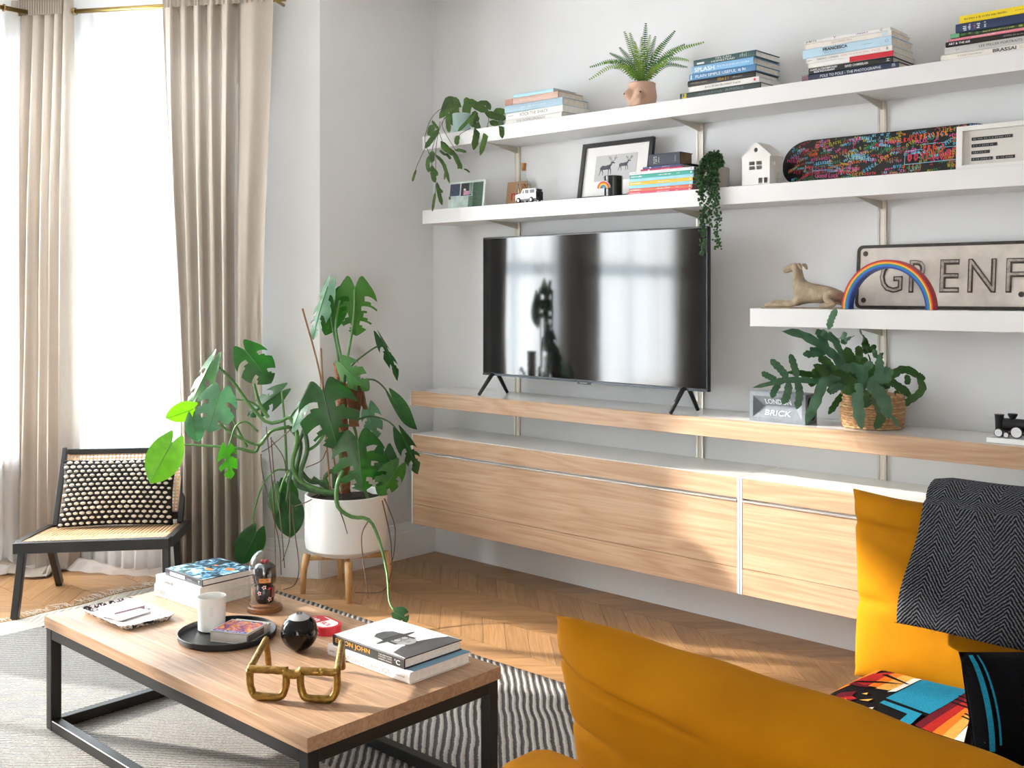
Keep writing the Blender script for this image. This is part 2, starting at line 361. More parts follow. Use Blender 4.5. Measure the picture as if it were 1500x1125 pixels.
def heading(cur, path, off, s0, s1, label='stitched heading band'):
    P, d, n = path; bm = bmesh.new(); nf = 18; v, f = [], []
    for j in range(nf*4+1):
        u = j/(nf*4); p = P+d*(s0+(s1-s0)*u)+n*(off+.016+.010*math.sin(u*nf*2*math.pi))
        v += [(p.x, p.y, ZR-.02), (p.x, p.y, ZR+.075)]
    for j in range(nf*4): f.append((2*j, 2*j+2, 2*j+3, 2*j+1))
    obj('heading_band', v, f, LINEN, cur, True)
def sw(k): return k*k*(3-2*k)
c = drape('linen_curtain', 'beige linen curtain hanging between the sheer and the white pier behind the monstera', pA, .14, .245, .86, .015, ZR+.07, 6, .068, LINEN,
      lambda t: (-.04+.06*sw(min(1, t*1.5))-.05*max(0, t-.75), -.11*sw(min(1, t*1.2))), pool=.10, seed=3, warp=1.7); heading(c, pA, .14, .25, .84)
c = drape('linen_curtain', 'beige linen curtain pooling on the floor behind the cane chair', pA, .14, 1.45, 1.76, .015, ZR+.07, 6, .05, LINEN,
      lambda t: (-.03-.02*t, .05+.16*t), pool=.20, seed=5); heading(c, pA, .14, 1.46, 1.74)
drape('linen_curtain', 'beige linen curtain between the two centre bay windows', pB, .14, 1.12, 1.62, .015, ZR+.07, 6, .05, LINEN, seed=6, pool=.06)
drape('linen_curtain', 'beige linen curtain at the far end of the centre bay window', pB, .14, 2.72, 3.10, .015, ZR+.07, 6, .05, LINEN, seed=8, pool=.06)
drape('sheer_curtain', 'white sheer curtain over the angled window behind the cane chair', pA, .065, .34, 1.62, .012, ZR+.02, 15, .026, SHEER, cat='sheer curtain', pool=.14, seed=9, ncol=150, pinch=.6)
drape('sheer_curtain', 'white sheer curtain over the nearer centre bay window', pB, .065, .04, 1.40, .012, ZR+.02, 15, .026, SHEER, cat='sheer curtain', pool=.18, seed=10, ncol=150, pinch=.6)
drape('sheer_curtain', 'white sheer curtain over the wide farther centre bay window', pB, .065, 1.42, 3.0, .012, ZR+.02, 17, .018, SHEER, cat='sheer curtain', pool=.1, seed=11, ncol=150, pinch=.6)
if WC: drape('sheer_curtain', 'white sheer curtain over the far angled bay window', pC, .065, .15, 1.42, .012, ZR+.02, 15, .026, SHEER, cat='sheer curtain', pool=.1, seed=12, ncol=120, pinch=.6)
def rod(label, P, d, n, s0, s1):
    t = thing('curtain_rod', label, 'curtain rod', tuple(P+d*s0+n*.115+UP*ZR))
    O = V(t.location); q = lambda s, z=0, o=.115: P+d*s+n*o+UP*(ZR+z)-O
    tube('pole', [q(s0), q(s1)], .013, BRASS, t, 14)
    for s in (s0+.06, s1-.06): tube('bracket', [q(s, 0, .0), q(s, 0, .115)], .009, BRASS, t, 10)
    for k in range(7):
        s = s0+.20+.008*k if False else s1-.34-.006*k
    for s in (.52+.0*k for k in range(0)): pass
    for s in (1.405, 1.42, .24, .27):
        a = [q(s)+V((0, 0, .019*math.cos(x)))+n*(.019*math.sin(x)) for x in [i*math.pi/6 for i in range(13)]]
        if s0 < s < s1: tube('ring', a, .0035, BRASS, t, 6)
rod('brass curtain rod over the angled window', P0, dA, nA, .15, 1.66)
rod('brass curtain rod over the centre bay windows', P1, dB, nB, .08, 2.95)

kn = onD(384, 678, 5.62); kn = P0+dA*.30+nA*.0; kn = V((kn.x, kn.y, onD(384, 678, 5.75).z)); hb = thing('curtain_holdback', 'small white round curtain holdback knob on the bay wall', 'knob', tuple(kn))
for nm, r0, t0, t1 in (('stem', .007, .0, .03), ('knob', .016, .03, .045)): tube(nm, [nA*t0, nA*t1], r0, SATIN, hb, 14)
# ================================================================ WALL UNIT
YS, YC = -.28, -.36
ALU = mat('#c9c4b8', .35, metal=.6, var=.03)
XU = (.695, 1.885, 2.79, 4.2); labs = ('behind the left end of the television', 'behind the right end of the television', 'behind the blue fern basket', 'past the letter sign')
for x, l in zip(XU, labs):
    t = thing('wall_upright', 'slim aluminium shelf upright on the white wall '+l, 'shelf upright', (x, 0, .75))
    bm = bmesh.new(); bm_box(bm, -.019, -.011, -.012, 0, 0, 1.66); bm_box(bm, .011, .019, -.012, 0, 0, 1.66); bm_box(bm, -.011, .011, -.003, 0, 0, 1.66)
    bmo('channel', bm, ALU, t); box('groove_cover', -.011, .011, -.009, -.003, 0, 1.66, mat('#e6e1d4', .5, var=.02), t)
def shelf(label, x0, x1, z0, z1, y, m):
    t = thing('wall_shelf', label, 'shelf', (x0, 0, z0)); L = x1-x0; th = z1-z0
    box('board', 0, L, y, -.013, 0, th, m, t, .0012, 1)
    for x in XU[:3]:
        if x0 < x < x1: 
            v, f = prism_geo([(0, 0), (0, -.036), (.24, 0)], -.003, .003)
            o = obj('bracket', [(-.0+q[1], -q[0]-.012, q[2]) for q in v], f, ALU, t); o.location.x = x-x0
    return t
S1 = shelf('white top shelf holding stacks of books and the face-pot fern', .21, 4.3, 2.362, 2.438, YS, SATIN)
S2 = shelf('white middle shelf running above the television', .21, 4.3, 1.941, 2.019, YS, SATIN)
S3 = shelf('white short shelf carrying the dog statue and street sign', 2.315, 4.3, 1.405, 1.4825, YS, SATIN)
Z1, Z2, Z3, ZB = 2.438, 2.019, 1.4825, .998
t = thing('media_shelf', 'long oak fronted shelf with glossy white top under the television', 'shelf', (.205, 0, .917))
box('front', 0, 4.1, YC, YC+.02, 0, .081, OAK, t, .001, 1); box('top', 0, 4.1, YC+.0205, -.013, .012, .0805, GLOSSW, t, .001, 1)
box('end_cap', -.008, 0, YC, -.013, 0, .081, SATIN, t)
def cabinet(label, x0, x1):
    t = thing('wall_cabinet', label, 'cabinet', (x0, 0, .254)); L = x1-x0; H = .503
    box('body', .010, L-.010, YC+.022, -.001, .0, H-.003, SATIN, t)
    box('top', 0.0, L, YC+.003, -.013, H-.003, H+.001, GLOSSW, t, .001, 1)
    box('side_panel', 0, .010, YC, -.001, 0, H-.003, SATIN, t); box('side_panel', L-.010, L, YC, -.001, 0, H-.003, SATIN, t)
    box('front_rail', .0105, L-.0105, YC+.001, YC+.022, H-.090, H-.0035, OAK, t, .001, 1)
    d_ = box('flap_door', .0125, L-.0125, YC+.001, YC+.022, .1135, H-.106, OAK, t, .001, 1)
    box('handle_strip', .0125, L-.0125, YC-.006, YC+.020, H-.105, H-.097, mat('#e7e4de', .25, metal=.7, var=.02), d_, .001, 1)
    box('front_rail', .0105, L-.0105, YC+.001, YC+.022, .0, .1115, OAK, t, .001, 1)
    return t
cabinet('long wall hung oak cabinet with white top below the television', .208, 2.309)
cabinet('wall hung oak cabinet with white top beside the mustard sofa', 2.313, 4.3)
# ================================================================ TELEVISION
tv = thing('television', 'large black flat screen television on splayed feet', 'television', (1.366, -.235, ZB), R_(-2.0))
W2, zb, zt = .732, .105, .853
BZ = mat('#101011', .3, var=.03)
bm = bmesh.new(); bm_box(bm, -W2, W2, -.012, .012, zb, zt, .003, 2); bm_box(bm, -W2*.8, W2*.8, .0125, .045, zb+.03, zb+.5, .01, 2); bmo('casing', bm, BZ, tv)
SCR, t_, p_ = nt('tv_screen'); p_.inputs['Base Color'].default_value = (.004, .004, .005, 1); p_.inputs['Roughness'].default_value = .13; p_.inputs['Specular IOR Level'].default_value = .62
nz = t_.nodes.new('ShaderNodeTexNoise'); nz.inputs['Scale'].default_value = 3; mr = t_.nodes.new('ShaderNodeMapRange'); mr.inputs[3].default_value = .05; mr.inputs[4].default_value = .075
t_.links.new(nz.outputs[0], mr.inputs[0]); t_.links.new(mr.outputs[0], p_.inputs['Roughness'])
box('screen', -W2+.008, W2-.008, -.0140, -.0122, zb+.014, zt-.008, SCR, tv)
EDG = mat('#3b3f46', .25, metal=.8, var=.02)
box('bottom_trim', -W2+.002, W2-.002, -.0150, -.0122, zb+.001, zb+.008, EDG, tv); box('side_trim', W2-.006, W2-.002, -.0150, -.0122, zb+.012, zt-.004, EDG, tv)
lg = box('logo_tab', -.045, .045, -.018, -.0152, zb-.008, zb+.006, mat('#0c0c0d', .3), tv, .002, 1)
text('brand_lettering', '~', TXT('#c8c8c8'), lg, Mat_front(0, -.0184, zb-.001), fit_h=.0055, fit_w=.05)
for x in (-.655, .600):
    ft = tube('foot', [(x, -.115, .007), (x, -.02, zb+.004), (x, .005, zb+.012), (x, .03, zb+.004), (x, .10, .007)], [.009, .012, .013, .012, .009], BZ, tv, 8)
# ================================================================ COFFEE TABLE
TX0, TX1, TY0, TY1, TZ = .94, 2.475, -2.752, -2.032, .410
ct = thing('coffee_table', 'mango wood coffee table with black steel frame', 'table', ((TX0+TX1)/2, (TY0+TY1)/2, 0))
cx_, cy_ = ct.location.x, ct.location.y
rb = random.Random(2); ys = [TY0]; 
while ys[-1] < TY1-.11: ys.append(ys[-1]+rb.choice((.06, .07, .085, .095)))
ys[-1] = TY1
top = bpy.data.objects.new('tabletop', None); link(top, ct)
xs2 = [.50, .82, .35, .66, .9, .42, .75, .55, .3, .6, .8]
for i in range(len(ys)-1):
    xm = TX0+(TX1-TX0)*xs2[i % len(xs2)]
    for a, b in ((TX0, xm), (xm, TX1)):
        bm = bmesh.new(); bm_box(bm, a-cx_, b-cx_, ys[i]-cy_, ys[i+1]-cy_, .372, TZ, .0003, 1); bmo('board', bm, MANGO, top)
fr_ = [(TX0+.005, TX1-.005), (TY0+.005, TY1-.005)]; q = .038
for x in (TX0+.005, TX1-.005-q):
    for y in (TY0+.005, TY1-.005-q): box('leg', x-cx_, x+q-cx_, y-cy_, y+q-cy_, .0125, .371, BLACKM, ct, .002, 1)
for z0, z1, nm in ((.333, .371, 'top_rail'), (.0125, .050, 'bottom_rail')):
    for y in (TY0+.006, TY1-.006-q+.002): box(nm, TX0+.0435-cx_, TX1-.0435-cx_, y-cy_, y+q-.002-cy_, z0, z1-.0005, BLACKM, ct, .002, 1)
    for x in (TX0+.006, TX1-.006-q+.002): box(nm, x-cx_, x+q-.002-cx_, TY0+.0435-cy_, TY1-.0435-cy_, z0, z1-.0005, BLACKM, ct, .002, 1)
# ================================================================ RUG
RUGM, t_, p_ = nt('rug_weave'); N = t_.nodes.new; L = t_.links.new
tc = N('ShaderNodeTexCoord'); sp = N('ShaderNodeSeparateXYZ'); L(tc.outputs['Object'], sp.inputs[0])
def mth(op, a, b=None):
    n = N('ShaderNodeMath'); n.operation = op
    for i, q in enumerate((a, b)):
        if q is None: continue
        if isinstance(q, (int, float)): n.inputs[i].default_value = q
        else: L(q, n.inputs[i])
    return n.outputs[0]
nzw = N('ShaderNodeTexNoise'); nzw.inputs['Scale'].default_value = 3.5; L(tc.outputs['Object'], nzw.inputs['Vector'])
ab = mth('ABSOLUTE', mth('ADD', sp.outputs[1], 2.25))                 # zigzag: stripe direction flips at the centre line
ph = mth('ADD', mth('ADD', sp.outputs[0], ab), mth('MULTIPLY', nzw.outputs[0], .055))
near_ = mth('LESS_THAN', sp.outputs[1], -2.25)
freq = mth('ADD', 2*math.pi/.0375, mth('MULTIPLY', near_, 2*math.pi/.0375))
st = mth('SINE', mth('MULTIPLY', ph, freq))
nzf = N('ShaderNodeTexNoise'); nzf.inputs['Scale'].default_value = 170; nzf.inputs['Detail'].default_value = 3; L(tc.outputs['Object'], nzf.inputs['Vector'])
st2 = mth('ADD', st, mth('MULTIPLY', mth('SUBTRACT', nzf.outputs[0], .5), 2.4))
cr = N('ShaderNodeValToRGB'); cr.color_ramp.elements[0].position = .36; cr.color_ramp.elements[1].position = .60; cr.color_ramp.elements[0].color = srgb('#4b4846'); cr.color_ramp.elements[1].color = srgb('#b6b2ac')
L(mth('ADD', mth('MULTIPLY', st2, mth('SUBTRACT', .5, mth('MULTIPLY', near_, .22))), mth('ADD', .5, mth('MULTIPLY', near_, .10))), cr.inputs[0])
edge = mth('LESS_THAN', sp.outputs[0], -.24); mx = N('ShaderNodeMix'); mx.data_type = 'RGBA'; L(edge, mx.inputs[0]); L(cr.outputs[0], mx.inputs[6]); mx.inputs[7].default_value = srgb('#dcd6cb')
L(mx.outputs[2], p_.inputs['Base Color']); p_.inputs['Roughness'].default_value = .95
bp = N('ShaderNodeBump'); bp.inputs['Strength'].default_value = .7; bp.inputs['Distance'].default_value = .004; L(st2, bp.inputs['Height']); L(bp.outputs[0], p_.inputs['Normal'])
rx0, rx1, ry0, ry1 = -.46, 3.9, -4.3, -1.16
v, f = [], []; nx, ny = 70, 50
for j in range(ny+1):
    for i in range(nx+1):
        x = rx0+(rx1-rx0)*i/nx; y = ry0+(ry1-ry0)*j/ny
        if i == 0: x += .03*math.sin(y*5)-.01*math.sin(y*17)
        z = .009+.0025*mnoise.noise((x*2.2, y*2.2, 1))
        v.append((x, y, z))
for j in range(ny):
    for i in range(nx): a = j*(nx+1)+i; f.append((a, a+1, a+nx+2, a+nx+1))
rug = thing('area_rug', 'black and cream zigzag striped woven rug under the coffee table', 'rug', (0, 0, 0))
pile = obj('woven_field', v, f, RUGM, rug, True); sm = pile.modifiers.new('s', 'SOLIDIFY'); sm.thickness = .007; sm.offset = -1
ed = [p for p in v[::nx+1]]; tube('stitched_edge', [(p[0]-.002, p[1], .008) for p in ed], .004, mat('#a8823f', .8, var=.2, vscale=120), rug, 6)
lst = []; rf = random.Random(4)
for k in range(330):
    y = ry0+(ry1-ry0)*k/330; x = rx0+.03*math.sin(y*5)-.01*math.sin(y*17); l = rf.uniform(.05, .13); a = rf.uniform(-.7, .9)
    p = [V((x-l*u*math.cos(a)+.01*math.sin(u*6+k), y+l*u*math.sin(a), .007+.012*math.sin(u*3.1)*rf.random())) for u in (0, .3, .6, 1)]
    lst.append(tube_geo(p, [.0022, .002, .0018, .001], 5))
v, f = merge(lst); stuff(obj('fringe', v, f, mat('#d8cfc0', .95, var=.1), rug, True))
# ================================================================ BOOKS
PAGE = mat('#e6dfd2', .85, var=.10, vscale=60); PAGEW = mat('#efece6', .85, var=.06, vscale=60); PAGEO = mat('#7a6144', .9, var=.2, vscale=80)
def book_geo(w, dep, th, ct, hinge=.004):
    """hollow U: two boards and a spine; spine faces -Y, x in +-w/2"""
    n = 5; prof = []
    for i in range(n+1):
        a = -math.pi/2+math.pi*i/n; prof.append((-hinge*math.cos(a), th/2+(th/2)*math.sin(a)))
    outer = [(dep, 0)]+prof+[(dep, th)]
    inner = [(dep, th-ct), (ct, th-ct), (ct, ct), (dep, ct)]
    pl = outer+inner; m = len(pl); x0, x1 = -w/2, w/2
    v = [(x0, y, z) for y, z in pl]+[(x1, y, z) for y, z in pl]; f = []
    for i in range(m): j = (i+1) % m; f.append((i, j, m+j, m+i))
    # end caps as quads: bottom board, spine, top board
    no = len(outer); A, B, Cc, D = no, no+1, no+2, no+3
    for o, r in ((0, False), (m, True)):
        caps = [(0, 1, Cc, D), tuple(list(range(1, no-1))+[B, Cc]), (no-2, no-1, A, B)]
        for c_ in caps:
            q = tuple(o+k for k in c_); f.append(tuple(reversed(q)) if r else q)
    return v, f
def book(label, loc, rz, w, dep, th, col, titles=(), pages=PAGE, hard=True, group=None, rough=.45, name='book', extra=None, bow=.004):
    t = thing(name, label, 'book', loc, rz, group)
    ct = .0028 if hard else .0010; ins = .004 if hard else .0003
    v, f = book_geo(w, dep, th, ct, bow); obj('cover', v, f, mat(col, rough, var=.05, vscale=15), t)
    box('page_block', -w/2+ins, w/2-ins, ct+.0003, dep-ins, ct+.0001, th-ct-.0001, pages, t)
    for tt in titles:
        s, c, u0, u1, hf = tt[:5]; vo = tt[5] if len(tt) > 5 else .5; rot = tt[6] if len(tt) > 6 else 0; fat = tt[7] if len(tt) > 7 else .0
        uu = (u0+u1)/2; 
        if s is None:      # printed block on the spine
            box('spine_print', -w/2+w*u0, -w/2+w*u1, -bow-.0007, -bow+.001, th*(vo-hf/2), th*(vo+hf/2), TXT(c), t)
        elif rot in (90, -90):
            text('spine_lettering', s, TXT(c), t, Mat_front(-w/2+w*uu, -bow-.0008, th*vo, R_(rot)), fit_w=th*hf, fit_h=w*(u1-u0), fat=fat)
        else: text('spine_lettering', s, TXT(c), t, Mat_front(-w/2+w*uu, -bow-.0008, th*vo, R_(rot)), fit_w=w*(u1-u0), fit_h=th*hf, fat=fat)
    return t
def stack(rows, z, group, where):
    for k, (lab, pL, pR, y, th, dep, col, titles, hard, pg) in enumerate(rows):
        x0 = onY(pL, 200, y).x; x1 = onY(pR, 200, y).x
        book(lab+' '+where, ((x0+x1)/2, y, z+.0003), R_(random.uniform(-1.2, 1.2)), x1-x0, dep, th-.0006, col, titles, pg or PAGE, hard, group)
        z += th
stack([
 ('pale grey paperback at the bottom of the stack', 741, 823.6, -.255, .029, .205, '#d9d6d2', [('THE HOME UPGRADE', '#8d8a88', .2, .72, .42, .5)], False, PAGEW),
 ('white paperback second from the bottom of the stack', 741, 825.5, -.255, .034, .205, '#eceae6', [('ROCK THE SHACK', '#77736f', .26, .76, .5, .5), ('~9', '#8a8a8a', .05, .14, .18)], False, PAGEW),
 ('dusty blue book in the middle of the stack', 740, 824.4, -.258, .040, .205, '#9fb9c9', [('~14', '#c9d9e2', .3, .72, .25, .5)], True, PAGE),
 ('pinkish wood-brown book second from the top of the stack', 739.7, 818.7, -.252, .035, .195, '#c9a796', [(None, '#a97f6c', .0, .15, .96, .5), ('~10', '#dcc9bf', .3, .7, .25, .5)], True, PAGE),
 ('slim light blue book on top of the stack', 752.5, 811.2, -.248, .020, .18, '#a9d3df', [], True, PAGE)], Z1, 'books piled beside the trailing cactus', 'beside the trailing cactus')
stack([
 ('dark green book at the bottom', 996.5, 1114.7, -.262, .028, .215, '#2b3a38', [('~20', '#6b7b76', .24, .54, .30), ('JUNGLE', '#7b8b86', .58, .80, .46), (None, '#e0c437', .03, .085, .8), (None, '#5aa7c7', .035, .06, .4, .6)], True, PAGEW),
 ('white book with a red dot', 1008.8, 1113, -.262, .026, .215, '#e8e6e2', [('~21', '#8f8c88', .24, .75, .34), (None, '#cf2e46', .93, .955, .4)], True, PAGEW),
 ('black book with gold lettering', 1008, 1106.7, -.260, .026, .20, '#22201f', [('~11', '#a0926f', .05, .30, .2), ('~7', '#b28f3c', .46, .62, .55), ('~6', '#b9b5ac', .68, .82, .2)], True, PAGEW),
 ('mid blue book with white capitals', 1009.9, 1108, -.262, .029, .20, '#4d86b4', [('PLAIN SIMPLE USEFUL', '#f2f4f5', .10, .72, .46), ('~5', '#e9eef2', .75, .86, .5), (None, '#d9e6f0', .02, .04, .7)], True, PAGE),
 ('sky blue wide book lettered in white', 1013.9, 1104, -.262, .034, .23, '#83b8e0', [('SPLASH', '#ffffff', .05, .38, .56, .45, 0, .01), ('~21', '#dbe9f5', .43, .95, .25, .5)], True, PAGE),
 ('dark teal book on top', 1016, 1107.5, -.258, .029, .205, '#2f4f4e', [('TIN CAN', '#dfe5e0', .36, .62, .34, .70), ('HOMESTEAD', '#dfe5e0', .30, .68, .32, .28), (None, '#e4e7e3', .06, .18, .28, .36), ('~5', '#93a5a2', .76, .90, .6)], True, PAGEW)],
 Z1, 'books piled beside the fern', 'in the stack right of the fern')
stack([
 ('navy book at the bottom', 1174.7, 1317, -.268, .0255, .21, '#2a3550', [('POLE TO POLE - THE PHOTOGRAPHS', '#e6e6e6', .20, .83, .42), (None, '#7c5a60', .0, .07, .9), ('m', '#d9dfe9', .94, .97, .5)], True, PAGE),
 ('black book with bold white capitals', 1184.8, 1308, -.266, .0255, .205, '#1e1d1d', [('CLASSIC & CONTEMPORARY', '#f3f3f3', .02, .36, .32, .70, 0, .015), ('NUDE PHOTOGRAPHY', '#f3f3f3', .07, .33, .32, .3, 0, .015), ('DAVID CHAMBERLAIN', '#f3f3f3', .45, .72, .38, .5, 0, .015), ('H', '#f3f3f3', .93, .97, .4, .5, 90)], True, PAGE),
 ('book with a half white, half red spine', 1184.8, 1309, -.268, .0215, .22, '#efedea', [(None, '#c81f2e', .50, 1.0, 1.0)], True, PAGE),
 ('white book with small red lettering', 1181, 1307.7, -.266, .0235, .20, '#edebe7', [('TERENCE CONRAN', '#4a4745', .13, .39, .34), ('HOW TO LIVE IN SMALL SPACES', '#d29a92', .42, .87, .34), ('8', '#3a3a3a', .935, .96, .5), ('~6', '#8a8a8a', .02, .08, .2)], True, PAGE),
 ('pale blue thick book with black capitals', 1176, 1306.7, -.268, .037, .20, '#bcd9ea', [('FRANCESCA', '#15181b', .24, .52, .36, .66, 0, .03), ('WOODMAN', '#8fb6cf', .25, .50, .32, .26), ('~17', '#7f99aa', .68, .80, .12), ('<>', '#7f99aa', .93, .97, .4)], True, PAGE),
 ('cream book', 1180, 1306, -.265, .023, .185, '#e6e1da', [('~7', '#cdbda9', .32, .56, .36), (None, '#c6dbe6', .90, .96, .6)], True, PAGE),
 ('thin white book on top', 1178.7, 1304, -.262, .0145, .18, '#f1efee', [('~11', '#7a7776', .03, .16, .6), ('Y', '#7a5c8a', .35, .39, .7, .6), ('~~', '#86709a', .62, .76, .5), ('C', '#2b2b2b', .89, .92, .6)], False, PAGE)],
 Z1, 'books piled above the skateboard', 'in the stack above the skateboard')
stack([
 ('cream book with bold black capitals at the bottom', 1378.7, 1545, -.268, .0235, .21, '#ece8e1', [('BRASSAI', '#2a2725', .475, .68, .56, .5, 0, .02), ('~22', '#9c968e', .16, .38, .2), ('An Illustrated', '#9c968e', .71, .82, .16, .7), ('Biography', '#9c968e', .71, .79, .16, .4)], False, PAGE),
 ('grey book with dark capitals', 1384, 1545, -.268, .0275, .21, '#c9c8c6', [('LEE MILLER PORTRAITS FROM A LIFE', '#3a3938', .33, .95, .34), ('T', '#a5a3a0', .11, .14, .6, .5, 90)], True, PAGEW),
 ('black book with white capitals', 1386, 1530, -.266, .0195, .20, '#1c1b1b', [('ART & THE 60S', '#f2f2f2', .035, .26, .42, .5, 0, .015), ('~17', '#9a9894', .60, .80, .3)], True, PAGEW),
 ('thin pink book', 1389, 1535, -.266, .0115, .20, '#e58a9b', [('~13', '#f6dfe3', .25, .5, .4)], False, PAGEW),
 ('floral dark green book with a pale green edge', 1393, 1530, -.264, .0165, .20, '#2e3d2a', [(None, '#72b58a', .0, .10, 1.0), ('~18', '#b7c46b', .36, .70, .34), (None, '#4f7a35', .12, .17, .5), (None, '#6a8f2f', .2, .23, .4, .6), (None, '#4f7a35', .28, .31, .6, .4), (None, '#88a23c', .74, .78, .5), (None, '#4f7a35', .85, .92, .5)], True, PAGEW),
 ('thick navy book', 1400, 1530, -.266, .0355, .20, '#27395c', [('~5', '#dfe5ef', .09, .13, .7, .5, 90), ('~7', '#dfe5ef', .15, .18, .6, .5, 90), ('~3', '#d26a70', .21, .235, .5, .5, 90), ('~4', '#dfe5ef', .25, .29, .6, .5, 90), ('~8', '#dfe5ef', .33, .36, .6, .5, 90)], True, PAGEW),
 ('bright yellow book on top', 1406, 1525, -.264, .0295, .20, '#f3d91b', [('~26', '#8a7d2c', .06, .60, .3), ('~12', '#9a8c36', .70, .92, .18)], True, PAGEW)],
 Z1, 'books piled at the end of the top shelf', 'in the stack ending the top shelf')
mag = [('raspberry pink', '#d8506c', 920, 1013.5, .0125), ('orange', '#e2683f', 921.5, 1014, .0155), ('light blue lower', '#8fd0e8', 922, 1015, .0155), ('yellow', '#f2c12c', 922, 1014.8, .0165), ('light blue upper', '#9ad6ec', 922.5, 1016, .0145), ('teal green', '#2ba391', 922.5, 1016, .0185), ('white', '#e9e6ea', 922.3, 1016.5, .0140)]
z = Z2
for nm, c, a, b, th in mag:
    x0, x1 = onY(a, 230, -.262).x, onY(b, 230, -.262).x
    tw = '#f6f4f2' if nm != 'white' else '#a9a3ad'
    book(nm+' cookery paperback in the coloured stack beside the framed deer print', ((x0+x1)/2, -.262, z+.0003), 0, x1-x0, .20, th-.0006, c,
         [('~9', tw, .02, .20, .38, .5, 0, .01), ('~18', tw, .46, .66, .32), ('~3', tw, .75, .79, .25), (None, tw, .955, .975, .45)] if 'light' not in nm else [(None, '#f2f7f8', .955, .975, .4), ('~7', '#c9e9f3', .5, .65, .3)], mat('#8a8580', .8, var=.1), False, 'magazines stacked beside the framed deer print', .35, bow=.001)
    z += th
for nm, c, a, b, th, dp, y in (('thin raspberry', '#c93a5c', 939, 999, .0125, .19, -.232), ('thin indigo', '#3c4274', 942, 998, .0105, .19, -.230)):
    x0, x1 = onY(a, 230, y).x, onY(b, 230, y).x
    book(nm+' paperback under the old leather bible', ((x0+x1)/2, y, z+.0003), R_(1), x1-x0, dp, th-.0006, c, [(None, '#f3dfe4', .18, .22, .5), ('~10', '#eecfd7', .5, .7, .35)], PAGE, False, bow=.001); z += th
x0, x1 = onY(951, 220, -.222).x, onY(996.5, 220, -.222).x
b = book('old dark blue leather bible with yellowed pages on the coloured magazines', ((x0+x1)/2, -.222, z+.0003), 0, x1-x0, .105, .058, '#3a3e4a', [('~4', '#c9cbcf', .155, .20, .6, .5, 90), ('~5', '#c9cbcf', .21, .265, .6, .5, 90), ('~3', '#b7b9bd', .31, .35, .45, .5, 90), ('CPA', '#b7b9bd', .84, .88, .5, .5, 90)], PAGEO, True, rough=.6)
box('open_flap', -(x1-x0)/2+.02, (x1-x0)/2+.05, .0, .17, -.0028, -.0006, mat('#1f1e20', .6), b)
# ================================================================ SHELF TWO DECOR
# photo print in a clear block frame
p0 = onY(656, 302, -.215); p1 = onY(708, 262, -.215); W, H = p1.x-p0.x, .155
t = thing('photo_frame', 'clear acrylic photo frame showing an ivy covered house window', 'photo frame', ((p0.x+p1.x)/2, -.215, Z2+.0005)); t.rotation_euler[0] = R_(-6)
box('acrylic_block', -W/2, W/2, .0012, .012, 0, H, mat('#dfe9e4', .15, var=.02), t, .001, 1)
ph = box('print', -W/2+.008, W/2-.012, .0, .0011, .004, H-.010, mat('#b9cbc6', .4, var=.25, vscale=25), t); iw, ih = W-.02, H-.014; xl = -W/2+.008; zl = .004
for nm, u0, u1, v0, v1, c in (('shutter_patch', .0, .30, .50, .98, '#3c4257'), ('window_patch', .34, .66, .48, .98, '#2d2a2b'), ('curtain_patch', .58, .70, .52, .98, '#93a8a4'), ('ivy_patch', .70, 1.0, .0, .98, '#33503c'), ('ivy_patch', .58, .72, .0, .45, '#5c7c64'), ('figure_patch', .42, .50, .50, .70, '#b58aa0'), ('figure_patch', .50, .60, .50, .66, '#c98bb0'), ('cap_patch', .42, .48, .70, .76, '#d9d9d9')):
    box(nm, xl+iw*u0, xl+iw*u1, -.0008-(.0004 if 'fig' in nm or 'cap' in nm else 0), -.0001, zl+ih*v0, zl+ih*v1, mat(c, .45, var=.35, vscale=90), ph)
# kraft card with red m
p0 = onY(740, 297, -.065); p1 = onY(769, 262, -.065)
t = thing('greeting_card', 'kraft brown card printed with a red letter m', 'card', ((p0.x+p1.x)/2, -.065, Z2+.0005)); t.rotation_euler[0] = R_(-8)
w = p1.x-p0.x; box('card', -w/2, w/2, 0, .004, 0, .146, mat('#c19a78', .85, var=.06, vscale=80), t, .001, 1); text('printed_letter', 'm', TXT('#bf3427'), t, Mat_front(-.008, -.0007, .062), fit_w=.056, fit_h=.042, fat=.02)
# bottle of matches
c0 = onY(770, 290, -.12); t = thing('match_bottle', 'small glass bottle of wooden matches with a cork', 'bottle', (c0.x, -.135, Z2+.0005)); t.scale = (1.18, 1.18, 1.25)
lathe('glass', [(.0, .001), (.034, .001), (.036, .006), (.036, .075), (.032, .095), (.018, .112), (.0105, .122), (.0105, .155), (.012, .158), (.0095, .158), (.0085, .122), (.016, .11), (.030, .094), (.034, .075), (.034, .008), (0, .006)], thin_glass('bottle_glass', (.97, .98, .97, 1), .05), t, 24)
lathe('cork', [(.0, .150), (.0095, .150), (.0125, .182), (.0, .182)], mat('#a87a4a', .9, var=.15, vscale=150), t, 16)
for k in range(22):
    a = k*2.4; r = .006+.019*((k*7) % 10)/10; lean = .012
    o = tube('match', [(r*math.cos(a)*.7, r*math.sin(a)*.7, .008), (r*math.cos(a)+lean*math.cos(a*1.7)*.3, r*math.sin(a), .078+.012*math.sin(k*3))], .0016, mat('#c9975f', .8, var=.1), t, 5)
    e = V(o.data.vertices[-1].co); 
    lathe('match_head', [(0, -.004), (.0025, -.001), (.0025, .003), (0, .006)], mat('#7c4a30' if k % 3 else '#b98a5a', .9), o, 6, e)
